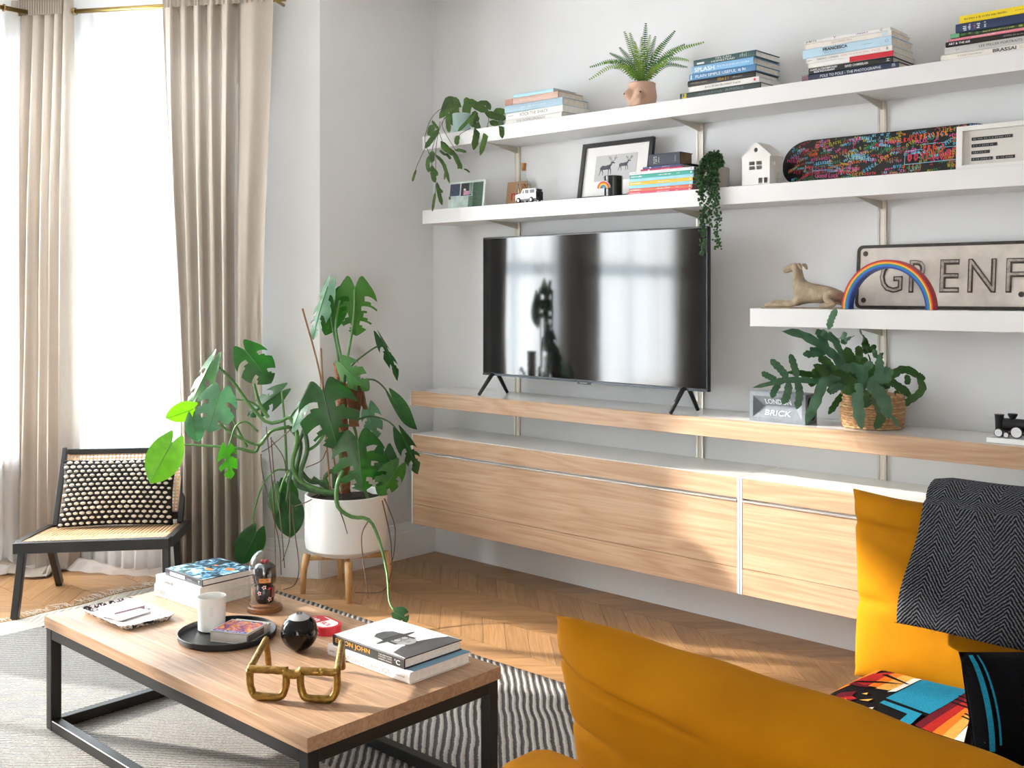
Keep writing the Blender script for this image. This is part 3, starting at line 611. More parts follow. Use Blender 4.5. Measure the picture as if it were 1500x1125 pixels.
# toy car (points to the left)
p0 = onY(760, 293, -.235); p1 = onY(791, 291, -.235); Lc = p1.x-p0.x
t = thing('toy_car', 'white toy off-road car with a spare wheel', 'toy car', ((p0.x+p1.x)/2, -.235, Z2+.0005)); h = Lc/2; s = Lc/.16
CW = mat('#f2f2f1', .25, var=.02, coat=.5); CB = mat('#22262a', .3, var=.05)
v, f = prism_geo([(-h, .016*s), (h*.93, .016*s), (h*.93, .058*s), (h*.90, .078*s), (-h*.28, .078*s), (-h*.46, .054*s), (-h*.97, .047*s), (-h, .040*s)], -.030*s, .030*s); obj('body', v, f, CW, t)
for side in (-1, 1):
    y0, y1 = sorted((side*.0302*s, side*.0308*s))
    for a, b_ in ((-.40, -.17), (-.12, .25), (.32, .80)):
        v, f = prism_geo([(h*a+.004*s, .052*s), (h*b_, .052*s), (h*b_, .072*s), (h*a+(.010*s if a < -.3 else .004*s), .072*s)], y0, y1); obj('side_window', v, f, CB, t)
    v, f = prism_geo([(-h*.9, .014*s), (h*.93, .014*s), (h*.93, .022*s), (-h*.9, .022*s)], y0, y1); obj('sill', v, f, CB, t)
    for wx in (-h*.68, h*.52):
        wl = lathe('wheel', [(.0, -.006*s), (.012*s, -.006*s), (.0155*s, -.004*s), (.0155*s, .004*s), (.012*s, .006*s), (0, .006*s)], mat('#2a2a2b', .7), t, 18); wl.rotation_euler[0] = R_(90); wl.location = (wx, side*.029*s, .0155*s)
        hb = lathe('hubcap', [(.0, -.0068*s), (.008*s, -.0066*s), (.009*s, -.006*s), (.009*s, .006*s), (.008*s, .0066*s), (0, .0068*s)], mat('#c9ccd0', .3, metal=.6), wl, 14)
v, f = prism_geo([(h*.86, .013*s), (h*.965, .013*s), (h*.965, .06*s), (h*.935, .06*s), (h*.935, .02*s), (h*.86, .02*s)], -.029*s, .029*s); obj('rear_bumper', v, f, CB, t)
sw_ = lathe('spare_wheel', [(.0, -.005*s), (.013*s, -.005*s), (.0155*s, -.003*s), (.0155*s, .004*s), (.010*s, .006*s), (0, .0062*s)], mat('#29292a', .6), t, 18); sw_.rotation_euler[1] = R_(90); sw_.location = (h*.99, 0, .045*s)
box('rear_window', h*.905, h*.94, -.02*s, .02*s, .061*s, .074*s, CB, t)
# framed deer print, leaning
p0 = onY(839, 289, -.155); p1 = onY(943, 285, -.155); W = p1.x-p0.x; H = .305
t = thing('picture_frame', 'black framed print of two grey stags', 'picture frame', ((p0.x+p1.x)/2, -.125, Z2+.001)); t.rotation_euler[0] = R_(-10)
bk = .022
bm = bmesh.new(); bm_box(bm, -W/2, -W/2+bk, 0, .02, 0, H); bm_box(bm, W/2-bk, W/2, 0, .02, 0, H); bm_box(bm, -W/2+bk, W/2-bk, 0, .02, 0, bk); bm_box(bm, -W/2+bk, W/2-bk, 0, .02, H-bk, H)
bmo('frame', bm, mat('#1f1e1e', .4, var=.05), t); box('mount', -W/2+bk, W/2-bk, .010, .014, bk, H-bk, mat('#eeeceb', .8, var=.01), t); box('back_board', -W/2+.004, W/2-.004, .0142, .019, .004, H-.004, mat('#a89a88', .9), t)
pw, phh = W*.58, H*.44; pz = H*.33
pr = box('print', -pw/2, pw/2, .0085, .0099, pz, pz+phh, mat('#c4c3c3', .7, var=.03, vscale=15), t)
SG = mat('#53565d', .8, var=.25, vscale=120)
for ox, oz, kw, kh in ((-.42, .20, .46, .66), (.05, .34, .36, .50)):
    T_ = lambda u, vv: V((ox*pw+u*pw*kw, 0, pz+phh*oz+vv*phh*kh)); g = pw*kw; G = []
    for pts, rad in (([(.12, .47), (.20, .49), (.36, .47), (.52, .50), (.62, .52)], [.035, .095, .085, .100, .070]), ([(.58, .54), (.66, .64), (.72, .76)], [.075, .050, .036]), ([(.69, .77), (.77, .75), (.86, .70)], [.034, .034, .018]), ([(.70, .78), (.62, .80)], [.016, .006]),
        ([(.17, .46), (.13, .34), (.11, .24), (.05, .02)], [.060, .028, .018, .013]), ([(.22, .44), (.22, .32), (.26, .22), (.27, .03)], [.055, .028, .017, .013]), ([(.54, .46), (.56, .28), (.56, .04)], [.045, .020, .013]), ([(.60, .46), (.68, .30), (.70, .06)], [.042, .020, .013]), ([(.11, .50), (.085, .43)], [.016, .008])):
        G.append(tube_geo([T_(*p) for p in pts], [r*g for r in rad], 10))
    v, f = merge(G); obj('stag', [(q.x, .0080+q.y*.012, q.z) for q in v], f, SG, pr, True)
for ox, oz, kw, kh in ((-.42, .20, .46, .66), (.05, .34, .36, .50)):
    A_ = lambda u, vv: V((ox*pw+u*pw*kw, .0080, pz+phh*oz+vv*phh*kh))
    for q in (((.78, .84), (.62, .92), (.54, 1.02), (.50, 1.14)), ((.62, .92), (.66, 1.04)), ((.56, 1.0), (.60, 1.10)), ((.80, .84), (.88, .96), (.88, 1.16)), ((.88, .98), (.98, 1.04)), ((.86, .93), (.80, 1.05))): tube('antler', [A_(*p) for p in q], .0008, mat('#4a4c52', .8), pr, 4)
text('caption', '~', TXT('#8d8c8c'), pr, Mat_front(-pw*.22, .0081, pz+phh*.14), fit_w=.035, fit_h=.006)
# black mug with rainbow handle
c0 = onY(898, 284, -.225); t = thing('mug', 'black mug with a rainbow shaped handle', 'mug', (c0.x, -.222, Z2+.0005))
lathe('body', [(0, .001), (.041, .001), (.0445, .004), (.046, .100), (.0445, .102), (.043, .100), (.041, .008), (0, .006)], mat('#181818', .2, var=.03, coat=.4), t, 32)
hd = bpy.data.objects.new('handle', None); link(hd, t); hd.location = (-.018, -.054, .040); hd.rotation_euler = (0, 0, R_(8))
rc = ['#f4f2ef', '#d8342f', '#ef8d2b', '#f6cf3a', '#2c6f93', '#3f90b4', '#1d1d1d']; rr = [.036, .033, .0275, .022, .0165, .0115, .006]
for i in range(6):
    r0, r1 = rr[i+1], rr[i]; n = 16; poly = [(r1*math.cos(math.pi*k/n), r1*math.sin(math.pi*k/n)) for k in range(n+1)]+[(r0*math.cos(math.pi*k/n), r0*math.sin(math.pi*k/n)) for k in range(n, -1, -1)]
    v, f = [], []; d_ = .0015 if i else .0
    for k in range(n+1):
        a = math.pi*k/n
        for r in (r0, r1):
            for y in (-.004-d_, .006): v.append((r*math.cos(a), y, r*math.sin(a)))
    for k in range(n):
        o = 4*k; f += [(o, o+2, o+6, o+4), (o+1, o+5, o+7, o+3), (o+2, o+3, o+7, o+6), (o, o+4, o+5, o+1)]
    f += [(0, 1, 3, 2), (4*n, 4*n+2, 4*n+3, 4*n+1)]
    obj('band', v, f, mat(rc[i], .35, var=.02), hd)
# ceramic house
HW = mat('#eceae6', .55, var=.02, vscale=10); xa, xb = onY(1087, 268, -.245).x, onY(1127.5, 266, -.245).x; w = xb-xa; he, ha = .128, .186; dp = .115
t = thing('ceramic_house', 'white ceramic tealight house with cut-out windows', 'ornament', ((xa+xb)/2, -.245, Z2+.0005)); th = .006
# gable wall built around its openings
holes = [(-.24*w, -.04*w, .070, .086), (.02*w, .22*w, .070, .086), (-.24*w, -.04*w, .090, .106), (.02*w, .22*w, .090, .106), (.10*w, .24*w, .010, .032), (.29*w, .42*w, .010, .032)]
def wall_with_holes(name, u0, u1, v0, v1, hs, fn, parent):
    us = sorted({u0, u1} | {q for h in hs for q in h[:2]}); vv = sorted({v0, v1} | {q for h in hs for q in h[2:]}); bm = bmesh.new()
    for i in range(len(us)-1):
        for j in range(len(vv)-1):
            cu, cv = (us[i]+us[i+1])/2, (vv[j]+vv[j+1])/2
            if any(h[0] < cu < h[1] and h[2] < cv < h[3] for h in hs): continue
            fn(bm, us[i], us[i+1], vv[j], vv[j+1])
    return bmo(name, bm, HW, parent)
wall_with_holes('front_wall', -w/2, w/2, 0, he, holes, lambda bm, a, b, c, d: bm_box(bm, a, b, 0, th, c, d), t)
g = [(-w/2, he), (w/2, he), (0, ha)]; n = 14; hc = (0, he+.028); ring = [(hc[0]+.010*math.cos(2*math.pi*k/n), hc[1]+.010*math.sin(2*math.pi*k/n)) for k in range(n)]
bm = bmesh.new(); es = []
for y in (0, th):
    ov = [bm.verts.new((x, y, z)) for x, z in g]; iv = [bm.verts.new((x, y, z)) for x, z in ring]
    e = [bm.edges.new((ov[i], ov[(i+1) % 3])) for i in range(3)]+[bm.edges.new((iv[i], iv[(i+1) % n])) for i in range(n)]
    bmesh.ops.triangle_fill(bm, use_beauty=True, edges=e)
bmo('gable', bm, HW, t)
wall_with_holes('side_wall', th, dp, 0, he, [(.018, .030, .090, .104), (.036, .048, .090, .104), (.060, .072, .010, .03), (.060, .072, .036, .055), (.080, .092, .010, .03), (.080, .092, .036, .055)], lambda bm, a, b, c, d: bm_box(bm, w/2-th, w/2, a, b, c, d), t)
box('side_wall', -w/2, -w/2+th, th, dp, 0, he, HW, t); box('back_wall', -w/2+th, w/2-th, dp-th, dp, 0, he, HW, t)
for s in (-1, 1):
    L_ = math.hypot(w/2, ha-he)+.004; bm = bmesh.new(); bm_box(bm, 0, L_, 0, dp, 0, .006); o = bmo('roof_slope', bm, HW, t); o.location = (s*(w/2+.003), 0, he-.004); a = math.atan2(ha-he, w/2)
    o.rotation_euler = (0, -a, 0) if s < 0 else (0, a-math.pi, 0)
    if s > 0: o.data.transform(Matrix.Translation((0, 0, -.006)))
lathe('floor_disc', [(0, .0), (.03, .0), (.03, .004), (0, .004)], mat('#c9c5bf', .7), t, 20, (0, dp/2, .0005))
# skateboard deck
xa, xb = onY(1143, 262, -.09).x, onY(1466, 200, -.09).x; Ls = xb-xa; Hs = .205
sk = thing('skateboard_deck', 'black skateboard deck covered in colourful marker scribbles', 'skateboard', ((xa+xb)/2, -.10, Z2+.001)); sk.rotation_euler[0] = R_(-11)
def deck_half(x):      # half height of the outline at x from the centre
    e = Ls/2-abs(x); r = .125
    return Hs/2 if e > r else Hs/2*math.sqrt(max(0, 1-((r-e)/r)**2))**.92
v, f = [], []; n = 48
for i in range(n+1):
    u = -math.cos(math.pi*i/n); x = u*Ls/2; hh = max(.002, deck_half(x)); kick = .022*max(0, (abs(x)-Ls*.36)/(Ls*.14))**1.6
    for y in (0, .010):
        for s in (-1, -.5, 0, .5, 1): v.append((x, y-kick*0+kick*.6, Hs/2+hh*s))
for i in range(n):
    for k in range(4): a = i*10+k; f += [(a, a+10, a+11, a+1), (a+5, a+6, a+16, a+15)]
    a = i*10; f += [(a, a+5, a+15, a+10), (a+4, a+14, a+19, a+9)]
f += [tuple(range(0, 5))+tuple(range(9, 4, -1)), tuple(n*10+k for k in (4, 3, 2, 1, 0, 5, 6, 7, 8, 9))]
obj('deck', v, f, mat('#141315', .35, var=.05), sk, False)
rs = random.Random(21); cols = ['#e0559a', '#58b7dd', '#d8413a', '#e8792f', '#c3b52d', '#2f8a55', '#c93247', '#7fd0ee']
strokes = {c: [] for c in cols}
def ribbon(P, wd, y=-.0012):
    v, f = [], []
    for i, p in enumerate(P):
        a = P[max(0, i-1)]; b = P[min(len(P)-1, i+1)]; dx, dz = b[0]-a[0], b[1]-a[1]; l = math.hypot(dx, dz) or 1; nx, nz = -dz/l*wd, dx/l*wd
        k = .022*max(0, (abs(p[0])-Ls*.36)/(Ls*.14))**1.6*.6
        v += [(p[0]+nx, y+k, p[1]+nz), (p[0]-nx, y+k, p[1]-nz)]
    for i in range(len(P)-1): f.append((2*i, 2*i+2, 2*i+3, 2*i+1))
    return v, f
GL = [[(0, 0), (0, 1)], [(0, 1), (0, 0), (.7, 0)], [(0, 1), (.35, 0), (.7, 1)], [(.6, .85), (.2, 1), (0, .5), (.2, 0), (.6, .15)], [(0, 0), (0, .7), (.3, .8), (.55, .6), (.55, 0)], [(.6, .9), (.1, .9), (.1, .5), (.55, .45), (.5, 0), (0, .05)], [(.3, 0), (0, .3), (.1, .9), (.5, .9), (.6, .4), (.3, 0)], [(0, 0), (0, 1), (.5, .75), (.05, .5), (.6, 0)], [(0, 1), (.7, 1)], [(.35, 0), (.35, .6), (0, 1)], [(0, .5), (.5, .55), (.4, .9), (.1, .8), (.05, .2), (.5, .1)]]
nk = 0
def word(x, z, n, hg, an, c, wd):
    global nk
    for i in range(n):
        g = rs.choice(GL); P = []
        for a, b_ in g:
            uu, vv = (i*.95+a*.8)*hg*.9, (b_-.5)*hg*rs.uniform(.85, 1.15); px_, pz_ = x+uu*math.cos(an)-vv*math.sin(an), z+uu*math.sin(an)+vv*math.cos(an)
            if abs(px_) < Ls/2-.008 and abs(pz_-Hs/2) < deck_half(px_)-.004: P.append((px_, pz_))
        if len(P) > 1: nk += 1; strokes[c].append(ribbon(P, wd, -.0010-.000004*nk))
for k in range(300):
    x = rs.uniform(-Ls/2+.02, Ls/2-.05); hh = deck_half(x)-.010; word(x, Hs/2+rs.uniform(-hh, hh), rs.randint(3, 7), rs.choice((.008, .010, .012, .016)), rs.choice((0, .05, .1, .15, .5, -.2, 1.5)), rs.choice(cols), rs.uniform(.0009, .0016))
X = lambda u: -Ls/2+Ls*u
word(X(.615), .083, 9, .030, .04, '#c93247', .0034); word(X(.68), .118, 5, .022, .05, '#d8413a', .0030); word(X(.66), .168, 8, .020, .05, '#e8792f', .0026); word(X(.575), .160, 6, .018, .08, '#d8413a', .0022)
def rect(c, pts, wd=.0012): strokes[c].append(ribbon(pts+[pts[0]], wd, -.006))
X = lambda u: -Ls/2+Ls*u
rect('#7fd0ee', [(X(.60), .055), (X(.83), .06), (X(.83), .115), (X(.77), .115), (X(.77), .135), (X(.67), .135), (X(.67), .115), (X(.60), .11)]); rect('#58b7dd', [(X(.165), .062), (X(.265), .06), (X(.262), .088), (X(.172), .090)])
for c in cols:
    v, f = merge(strokes[c]); stuff(obj('marker_scribble', v, f, mat(c, .6, var=.08, vscale=60), sk))
for s, c, u, z, wd, hg, ro in (('Good Luck', '#e0559a', .24, .036, .11, .020, -.06), ('BYE HPS21', '#e0559a', .20, .112, .085, .013, .03), ('Love X', '#e0559a', .56, .026, .07, .014, .05), ('VILLY', '#d8413a', .855, .032, .075, .024, .06), ('AUS', '#e0559a', .665, .150, .05, .018, .08), ('PAVIS', '#58b7dd', .655, .186, .055, .012, .06), ('BYE', '#58b7dd', .57, .050, .036, .013, .05)):
    bgp = [(X(u)-wd/2, z-hg*.6), (X(u)+wd/2, z-hg*.6), (X(u)+wd/2, z+hg*.6), (X(u)-wd/2, z+hg*.6)]
    obj('lettering_patch', [(x, -.0052, zz) for x, zz in bgp], [(0, 1, 2, 3)], mat('#141315', .35, var=.05), sk)
    text('marker_lettering', s, mat(c, .6, var=.08, vscale=60), sk, Mat_front(X(u), -.0060, z, ro), fit_w=wd, fit_h=hg, fat=.008)
# white frame with embossed labels
xa, xb = onY(1400, 246, -.235).x, onY(1512, 240, -.235).x; W = xb-xa; H = .168
t = thing('label_frame', 'white box frame holding black embossed label strips', 'picture frame', ((xa+xb)/2, -.235, Z2+.0005)); t.rotation_euler[0] = R_(-3)
bm = bmesh.new(); q = .022; bm_box(bm, -W/2, -W/2+q, 0, .03, 0, H); bm_box(bm, W/2-q, W/2, 0, .03, 0, H); bm_box(bm, -W/2+q, W/2-q, 0, .03, 0, q*.8); bm_box(bm, -W/2+q, W/2-q, 0, .03, H-q*.8, H); bmo('frame', bm, mat('#ecebe8', .45, var=.02), t)
box('backing', -W/2+q, W/2-q, .018, .022, q*.8, H-q*.8, mat('#dad6d0', .8, var=.02), t)
for x0, x1, zc, s in ((.10, .74, .118, 'FELIZ CUMPLEANOS'), (.10, .50, .092, 'QUERIDO FELIX'), (.10, .39, .066, 'CON AMOR'), (.10, .43, .040, 'DE MAMA'), (.49, .78, .040, 'MADELEY')):
    iw = W-2*q; s_ = box('label_strip', -iw/2+iw*(x0+.03), -iw/2+iw*(x1+.03), .0150, .0178, zc-.006, zc+.006, mat('#2a2a2a', .4), t)
    bm = bmesh.new(); rr_ = random.Random(zc*1000); xx = -iw/2+iw*(x0+.06)
    while xx < -iw/2+iw*(x1):
        hh = rr_.uniform(.0015, .003); bm_box(bm, xx, xx+.0025, .0146, .0150, zc-hh, zc+hh*.6); xx += rr_.choice((.006, .007, .011))
    bmo('embossed_marks', bm, TXT('#a9a9a6'), s_)
# grey pot with trailing plant is in the plants section
# ================================================================ SHELF THREE DECOR
# reclining dog statue: one continuous skinned body
STONE = mat('#a8977f', .9, var=.22, vscale=40, bump=.35, bscale=90)
def skin_body(name, chains, matr, parent, sub=2, root=0):
    vs_, es, rad = [], [], []
    idx = {}
    for ch in chains:
        prev = None
        for item in ch:
            if isinstance(item, str): prev = idx[item]; continue
            key, p, r = item
            vs_.append(p); rad.append(r); i = len(vs_)-1
            if key: idx[key] = i
            if prev is not None: es.append((prev, i))
            prev = i
    me = bpy.data.meshes.new(name); me.from_pydata(vs_, es, []); o = bpy.data.objects.new(name, me); link(o, parent)
    sk_ = o.modifiers.new('skin', 'SKIN'); sd = me.skin_vertices[0].data
    for i, r in enumerate(rad):
        sd[i].radius = r if hasattr(r, '__len__') else (r, r); sd[i].use_root = (i == root)
    sb = o.modifiers.new('sub', 'SUBSURF'); sb.levels = sub; sb.render_levels = sub
    bpy.context.view_layer.update(); me2 = bpy.data.meshes.new_from_object(o.evaluated_get(bpy.context.evaluated_depsgraph_get()))
    o.modifiers.clear(); o.data = me2; me2.materials.clear(); me2.materials.append(matr); me2.polygons.foreach_set('use_smooth', [True]*len(me2.polygons)); return o
xa, xb = onY(1121, 452, -.19).x, onY(1243, 452, -.19).x; Ld = xb-xa
t = thing('dog_statue', 'weathered stone statue of a reclining greyhound', 'statue', (xa, -.19, Z3+.0008)); k = Ld/1.16
D = lambda x, z, y=0: (x*k, y*k, z*k)
body = skin_body('body', [
  [('pelvis', D(1.00, .20), .135*k), ('mid', D(.82, .19), .125*k), ('rib', D(.62, .19), .145*k), ('sh', D(.50, .23), .135*k), ('n0', D(.475, .34), .090*k), ('n1', D(.475, .44), .068*k), ('hd', D(.455, .545), .080*k), ('mz', D(.36, .520), .056*k), ('ns', D(.265, .480), .038*k)],
  ['sh', ('e1', D(.52, .10, -.09), .058*k), ('e2', D(.44, .055, -.105), .045*k), ('w1', D(.25, .045, -.10), .034*k), ('p1', D(.10, .040, -.10), .036*k), ('p1b', D(.045, .032, -.10), .028*k)],
  ['sh', ('f1', D(.50, .10, .08), .055*k), ('f2', D(.40, .065, .085), .045*k), ('w2', D(.22, .075, .08), .034*k), ('p2', D(.09, .075, .07), .036*k), ('p2b', D(.04, .06, .07), .03*k)],
  ['pelvis', ('h1', D(1.00, .19, -.10), .105*k), ('h2', D(.93, .11, -.14), .07*k), ('h3', D(1.05, .055, -.15), .045*k), ('h4', D(.93, .042, -.16), .038*k), ('h5', D(.86, .036, -.16), .030*k)],
  ['pelvis', ('g1', D(1.05, .11, .10), .09*k), ('g2', D(1.12, .06, .10), .05*k)],
  ], STONE, t)
for s in (-1, 1):
    ear = skin_body('ear', [[('a', D(.495, .570, s*.058), .018*k), ('b', D(.535, .560, s*.074), .030*k), ('c', D(.560, .500, s*.076), .014*k)]], STONE, t)
    v, f = lathe_geo([(0, -.009), (.009, 0), (0, .009)], 8); obj('eye', [(a*k*1.2+.405*k, b_*k+s*.052*k, c*k+.552*k) for a, b_, c in v], f, mat('#5d5142', .8), t)
box('plinth', .03*k, 1.17*k, -.185*k, .16*k, 0, .016*k, STONE, t, .004, 2)
# wooden rainbow arch
pA_ = onY(1236, 452, -.225); pB_ = onY(1371, 453, -.225); Ro = (pB_.x-pA_.x)/2; xm = (pA_.x+pB_.x)/2
t = thing('rainbow_arch', 'painted wooden rainbow arch standing in front of the street sign', 'ornament', (xm, -.225, Z3+.0005))
rc = ['#b3202a', '#e8702a', '#f3b82f', '#2f8f6a', '#2a6fc0', '#1f3f8f']; n = 28; r = Ro; hs = 1.05
wd = [.0052, .0045, .0045, .0045, .0075, .0060]
for c, w_ in zip(rc, wd):
    v, f = [], []
    for i in range(n+1):
        a = math.pi*i/n
        for q in (r-w_, r):
            for y in (-.022, .022): v.append((q*math.cos(a), y, q*math.sin(a)*hs))
    for i in range(n): o = 4*i; f += [(o, o+2, o+6, o+4), (o+1, o+5, o+7, o+3), (o+2, o+3, o+7, o+6), (o, o+4, o+5, o+1)]
    f += [(0, 1, 3, 2), (4*n, 4*n+2, 4*n+3, 4*n+1)]
    obj('arc', v, f, mat(c, .4, var=.03), t); r -= w_
# street sign
xa = onY(1255, 440, -.10).x; xb = onY(1500, 440, -.10).x+.55; W = xb-xa; zt_ = onY(1330, 358, -.085).z; H = zt_-Z3
t = thing('street_sign', 'weathered cast metal street sign with raised black capitals', 'sign', (xa, -.115, Z3+.002)); t.rotation_euler[0] = R_(-6)
SIGN = mat('#d3cbc1', .55, var=.10, vscale=18, bump=.06, bscale=150); SDK = mat('#3d3833', .7, var=.35, vscale=60)
def rrect(x0, x1, z0, z1, r, n=6):
    P = []
    for cx2, cz, a0 in ((x1-r, z0+r, -90), (x1-r, z1-r, 0), (x0+r, z1-r, 90), (x0+r, z0+r, 180)):
        for i in range(n+1): a = R_(a0+90*i/n); P.append((cx2+r*math.cos(a), cz+r*math.sin(a)))
    return P
v, f = prism_geo(rrect(0, W, 0, H, .025), 0, .012); obj('plate', v, f, SIGN, t)
o_, i_ = rrect(0, W, 0, H, .025), rrect(.012, W-.012, .012, H-.012, .016); n = len(o_)
v = [(x, y, z) for y in (-.005, .0) for x, z in o_]+[(x, y, z) for y in (-.005, .0) for x, z in i_]; f = []
for i in range(n): j = (i+1) % n; f += [(i, j, 2*n+j, 2*n+i), (i, n+i, n+j, j), (2*n+i, 2*n+j, 3*n+j, 3*n+i)]
obj('raised_border', v, f, SDK, t)
for x, z in ((.035, .035), (.035, H-.035), (.66, .06)):
    s_ = lathe('screw', [(0, -.006), (.008, -.005), (.011, 0), (.011, .001), (0, .001)], SDK, t, 12); s_.rotation_euler[0] = R_(-90); s_.location = (x, 0, z); s_.rotation_euler[0] = R_(90); s_.data.flip_normals()
lh = H*.50
for s, a, b in (('G', 1288, 1321), ('R', 1331, 1361), ('E', 1376, 1404), ('N', 1417, 1458), ('F', 1473, 1500)):
    x0, x1 = onY(a, 400, -.11).x-xa, onY(b, 400, -.11).x-xa
    o = text('raised_letter', s, mat('#544c45', .7, var=.5, vscale=70), t, Mat_front((x0+x1)/2, -.0040, H*.50), fit_w=x1-x0, fit_h=lh, fat=.012)
    o2 = text('letter_highlight', s, mat('#a79d93', .6, var=.35, vscale=60), o, Mat_front((x0+x1)/2+.001, -.0050, H*.50+.001), fit_w=(x1-x0)*.93, fit_h=lh*.93, fat=-.020)
    so_ = o.modifiers.new('s', 'SOLIDIFY'); so_.thickness = .004; so_.offset = -1
# ================================================================ MEDIA SHELF DECOR
BRK = mat('#6c737a', .7, var=.12, vscale=40, bump=.1)
xa, xb = onY(1098, 615, -.30).x, onY(1180, 617, -.30).x; W = xb-xa; H = .076; dp = .10
z_t = onY(1098, 573, -.30).z; H = z_t-ZB
t = thing('grey_brick', 'slate grey brick with a lettered frog lying on its side', 'brick', ((xa+xb)/2, -.30, ZB+.0005)); a = .017; d_ = .022; iu, iv = W*.30, H*.10
v = [(-W/2, 0, 0), (W/2, 0, 0), (W/2, 0, H), (-W/2, 0, H), (-W/2+a, 0, a), (W/2-a, 0, a), (W/2-a, 0, H-a), (-W/2+a, 0, H-a), (-iu, d_, H/2-iv*.3), (iu, d_, H/2-iv*.3), (iu, d_, H/2+iv*.3), (-iu, d_, H/2+iv*.3), (-W/2, dp, 0), (W/2, dp, 0), (W/2, dp, H), (-W/2, dp, H)]
f = [(0, 1, 5, 4), (1, 2, 6, 5), (2, 3, 7, 6), (3, 0, 4, 7), (4, 5, 9, 8), (5, 6, 10, 9), (6, 7, 11, 10), (7, 4, 8, 11), (8, 9, 10, 11), (0, 12, 13, 1), (1, 13, 14, 2), (2, 14, 15, 3), (3, 15, 12, 0), (12, 15, 14, 13)]
obj('body', v, f, BRK, t)
an = math.atan2(H/2-a-iv*.3, d_)
for s, zc, sg in (('LONDON', H/2+(H/2-a)*.52, 1), ('BRICK', H/2-(H/2-a)*.52, -1)):
    yy = d_*.48-.0012
    M = Matrix.Translation((0, yy, zc)) @ Matrix.Rotation(R_(90)+sg*(math.pi/2-an), 4, 'X')
    text('raised_lettering', s, mat('#c9d0d6', .6, var=.1), t, M, fit_w=W*.46, fit_h=H*.20, fat=.01)
v, f = prism_geo([(x, z) for x, z in rrect(.018, dp-.018, .014, H-.014, .02)], 0, .0012); obj('end_hollow_shade', [(W/2+y_, x_, z_) for x_, y_, z_ in v], f, mat('#0f0f11', .9), t)  # flat near-black plate, painted as the shade inside a hollow end
# toy train on a white board
t = thing('model_train', 'black and white toy train on a white board', 'ornament', (onY(1446, 650, -.30).x, -.30, ZB+.0005)); TB = mat('#1b1b1d', .4, var=.1); TWt = mat('#e6e6e6', .5)
box('base_board', 0, .42, -.01, .10, 0, .018, mat('#f3f3f2', .5, var=.01), t, .001, 1)
def wheel(x, r, z0=.019):
    w_ = lathe('wheel', [(0, -.004), (r, -.004), (r, .004), (0, .004)], TB, t, 18); w_.rotation_euler[0] = R_(90); w_.location = (x, .018, z0+r)
    h_ = lathe('wheel_rim', [(r*.55, -.0002), (r*.85, -.0002), (r*.85, .0008), (r*.55, .0008)], TWt, w_, 18, (0, 0, .004)); return w_
for x, r in ((.035, .016), (.062, .010), (.098, .022), (.15, .022), (.20, .022)): wheel(x, r)
box('chassis', .018, .24, .024, .070, .030, .044, TB, t, .002, 1)
bo = lathe('boiler', [(0, 0), (.022, 0), (.022, .12), (0, .12)], TB, t, 20); bo.rotation_euler[1] = R_(90); bo.location = (.045, .047, .066)
lathe('funnel', [(0, .080), (.010, .080), (.010, .088), (.017, .100), (.017, .106), (0, .106)], TB, t, 16, (.075, .047, 0))
cy = lathe('smokebox', [(0, .018), (.013, .018), (.016, .095), (.018, .100), (0, .100)], TB, t, 16, (.028, .047, 0))
box('cab', .165, .235, .022, .072, .044, .115, TB, t, .003, 1); box('cab_window', .178, .222, .0212, .0225, .080, .104, TWt, t)
for k in range(9): tube('painted_line', [(.02+.024*k, .0236, .032+.004*(k % 3)), (.03+.024*k, .0236, .042-.003*(k % 2))], .0012, TWt, t, 5)
fg = bpy.data.objects.new('wire_flag', None); link(fg, t)
for s in (.115, .128): tube('wire', [(s, .06, .06), (s, .06, .135)], .0012, mat('#55524e', .5, metal=.5), fg, 5)
tube('wire', [(.115, .06, .118), (.128, .06, .128)], .0012, mat('#55524e', .5, metal=.5), fg, 5)
# ================================================================ PLANTS
def leafmat(name, c1, c2, rough=.35, tr=.28, vs=25):
    m, t, p = nt(name); N = t.nodes.new; L = t.links.new; out = t.nodes['Material Output']
    tc = N('ShaderNodeTexCoord'); nz = N('ShaderNodeTexNoise'); nz.inputs['Scale'].default_value = vs; L(tc.outputs['Object'], nz.inputs['Vector'])
    oi = N('ShaderNodeObjectInfo'); ad = N('ShaderNodeMath'); ad.operation = 'MULTIPLY_ADD'; ad.inputs[1].default_value = .5; L(oi.outputs['Random'], ad.inputs[0]); L(nz.outputs[0], ad.inputs[2])
    cr = N('ShaderNodeValToRGB'); cr.color_ramp.elements[0].position = .35; cr.color_ramp.elements[1].position = 1.05; cr.color_ramp.elements[0].color = srgb(c1); cr.color_ramp.elements[1].color = srgb(c2); L(ad.outputs[0], cr.inputs[0])
    L(cr.outputs[0], p.inputs['Base Color']); p.inputs['Roughness'].default_value = rough
    tl = N('ShaderNodeBsdfTranslucent'); hs = N('ShaderNodeHueSaturation'); hs.inputs['Saturation'].default_value = 1.25; hs.inputs['Value'].default_value = 1.25; L(cr.outputs[0], hs.inputs['Color']); L(hs.outputs[0], tl.inputs[0])
    mx = N('ShaderNodeMixShader'); mx.inputs[0].default_value = tr; L(p.outputs[0], mx.inputs[1]); L(tl.outputs[0], mx.inputs[2]); L(mx.outputs[0], out.inputs[0]); return m
LD = leafmat('leaf_dark', '#1f4420', '#2f5f2a'); LM = leafmat('leaf_mid', '#2f5f2c', '#4a7f3a', .4); LB = leafmat('leaf_bright', '#568f2a', '#74ad36', .4, .34); LG = leafmat('leaf_grey', '#3f6b4a', '#5c8663', .42)
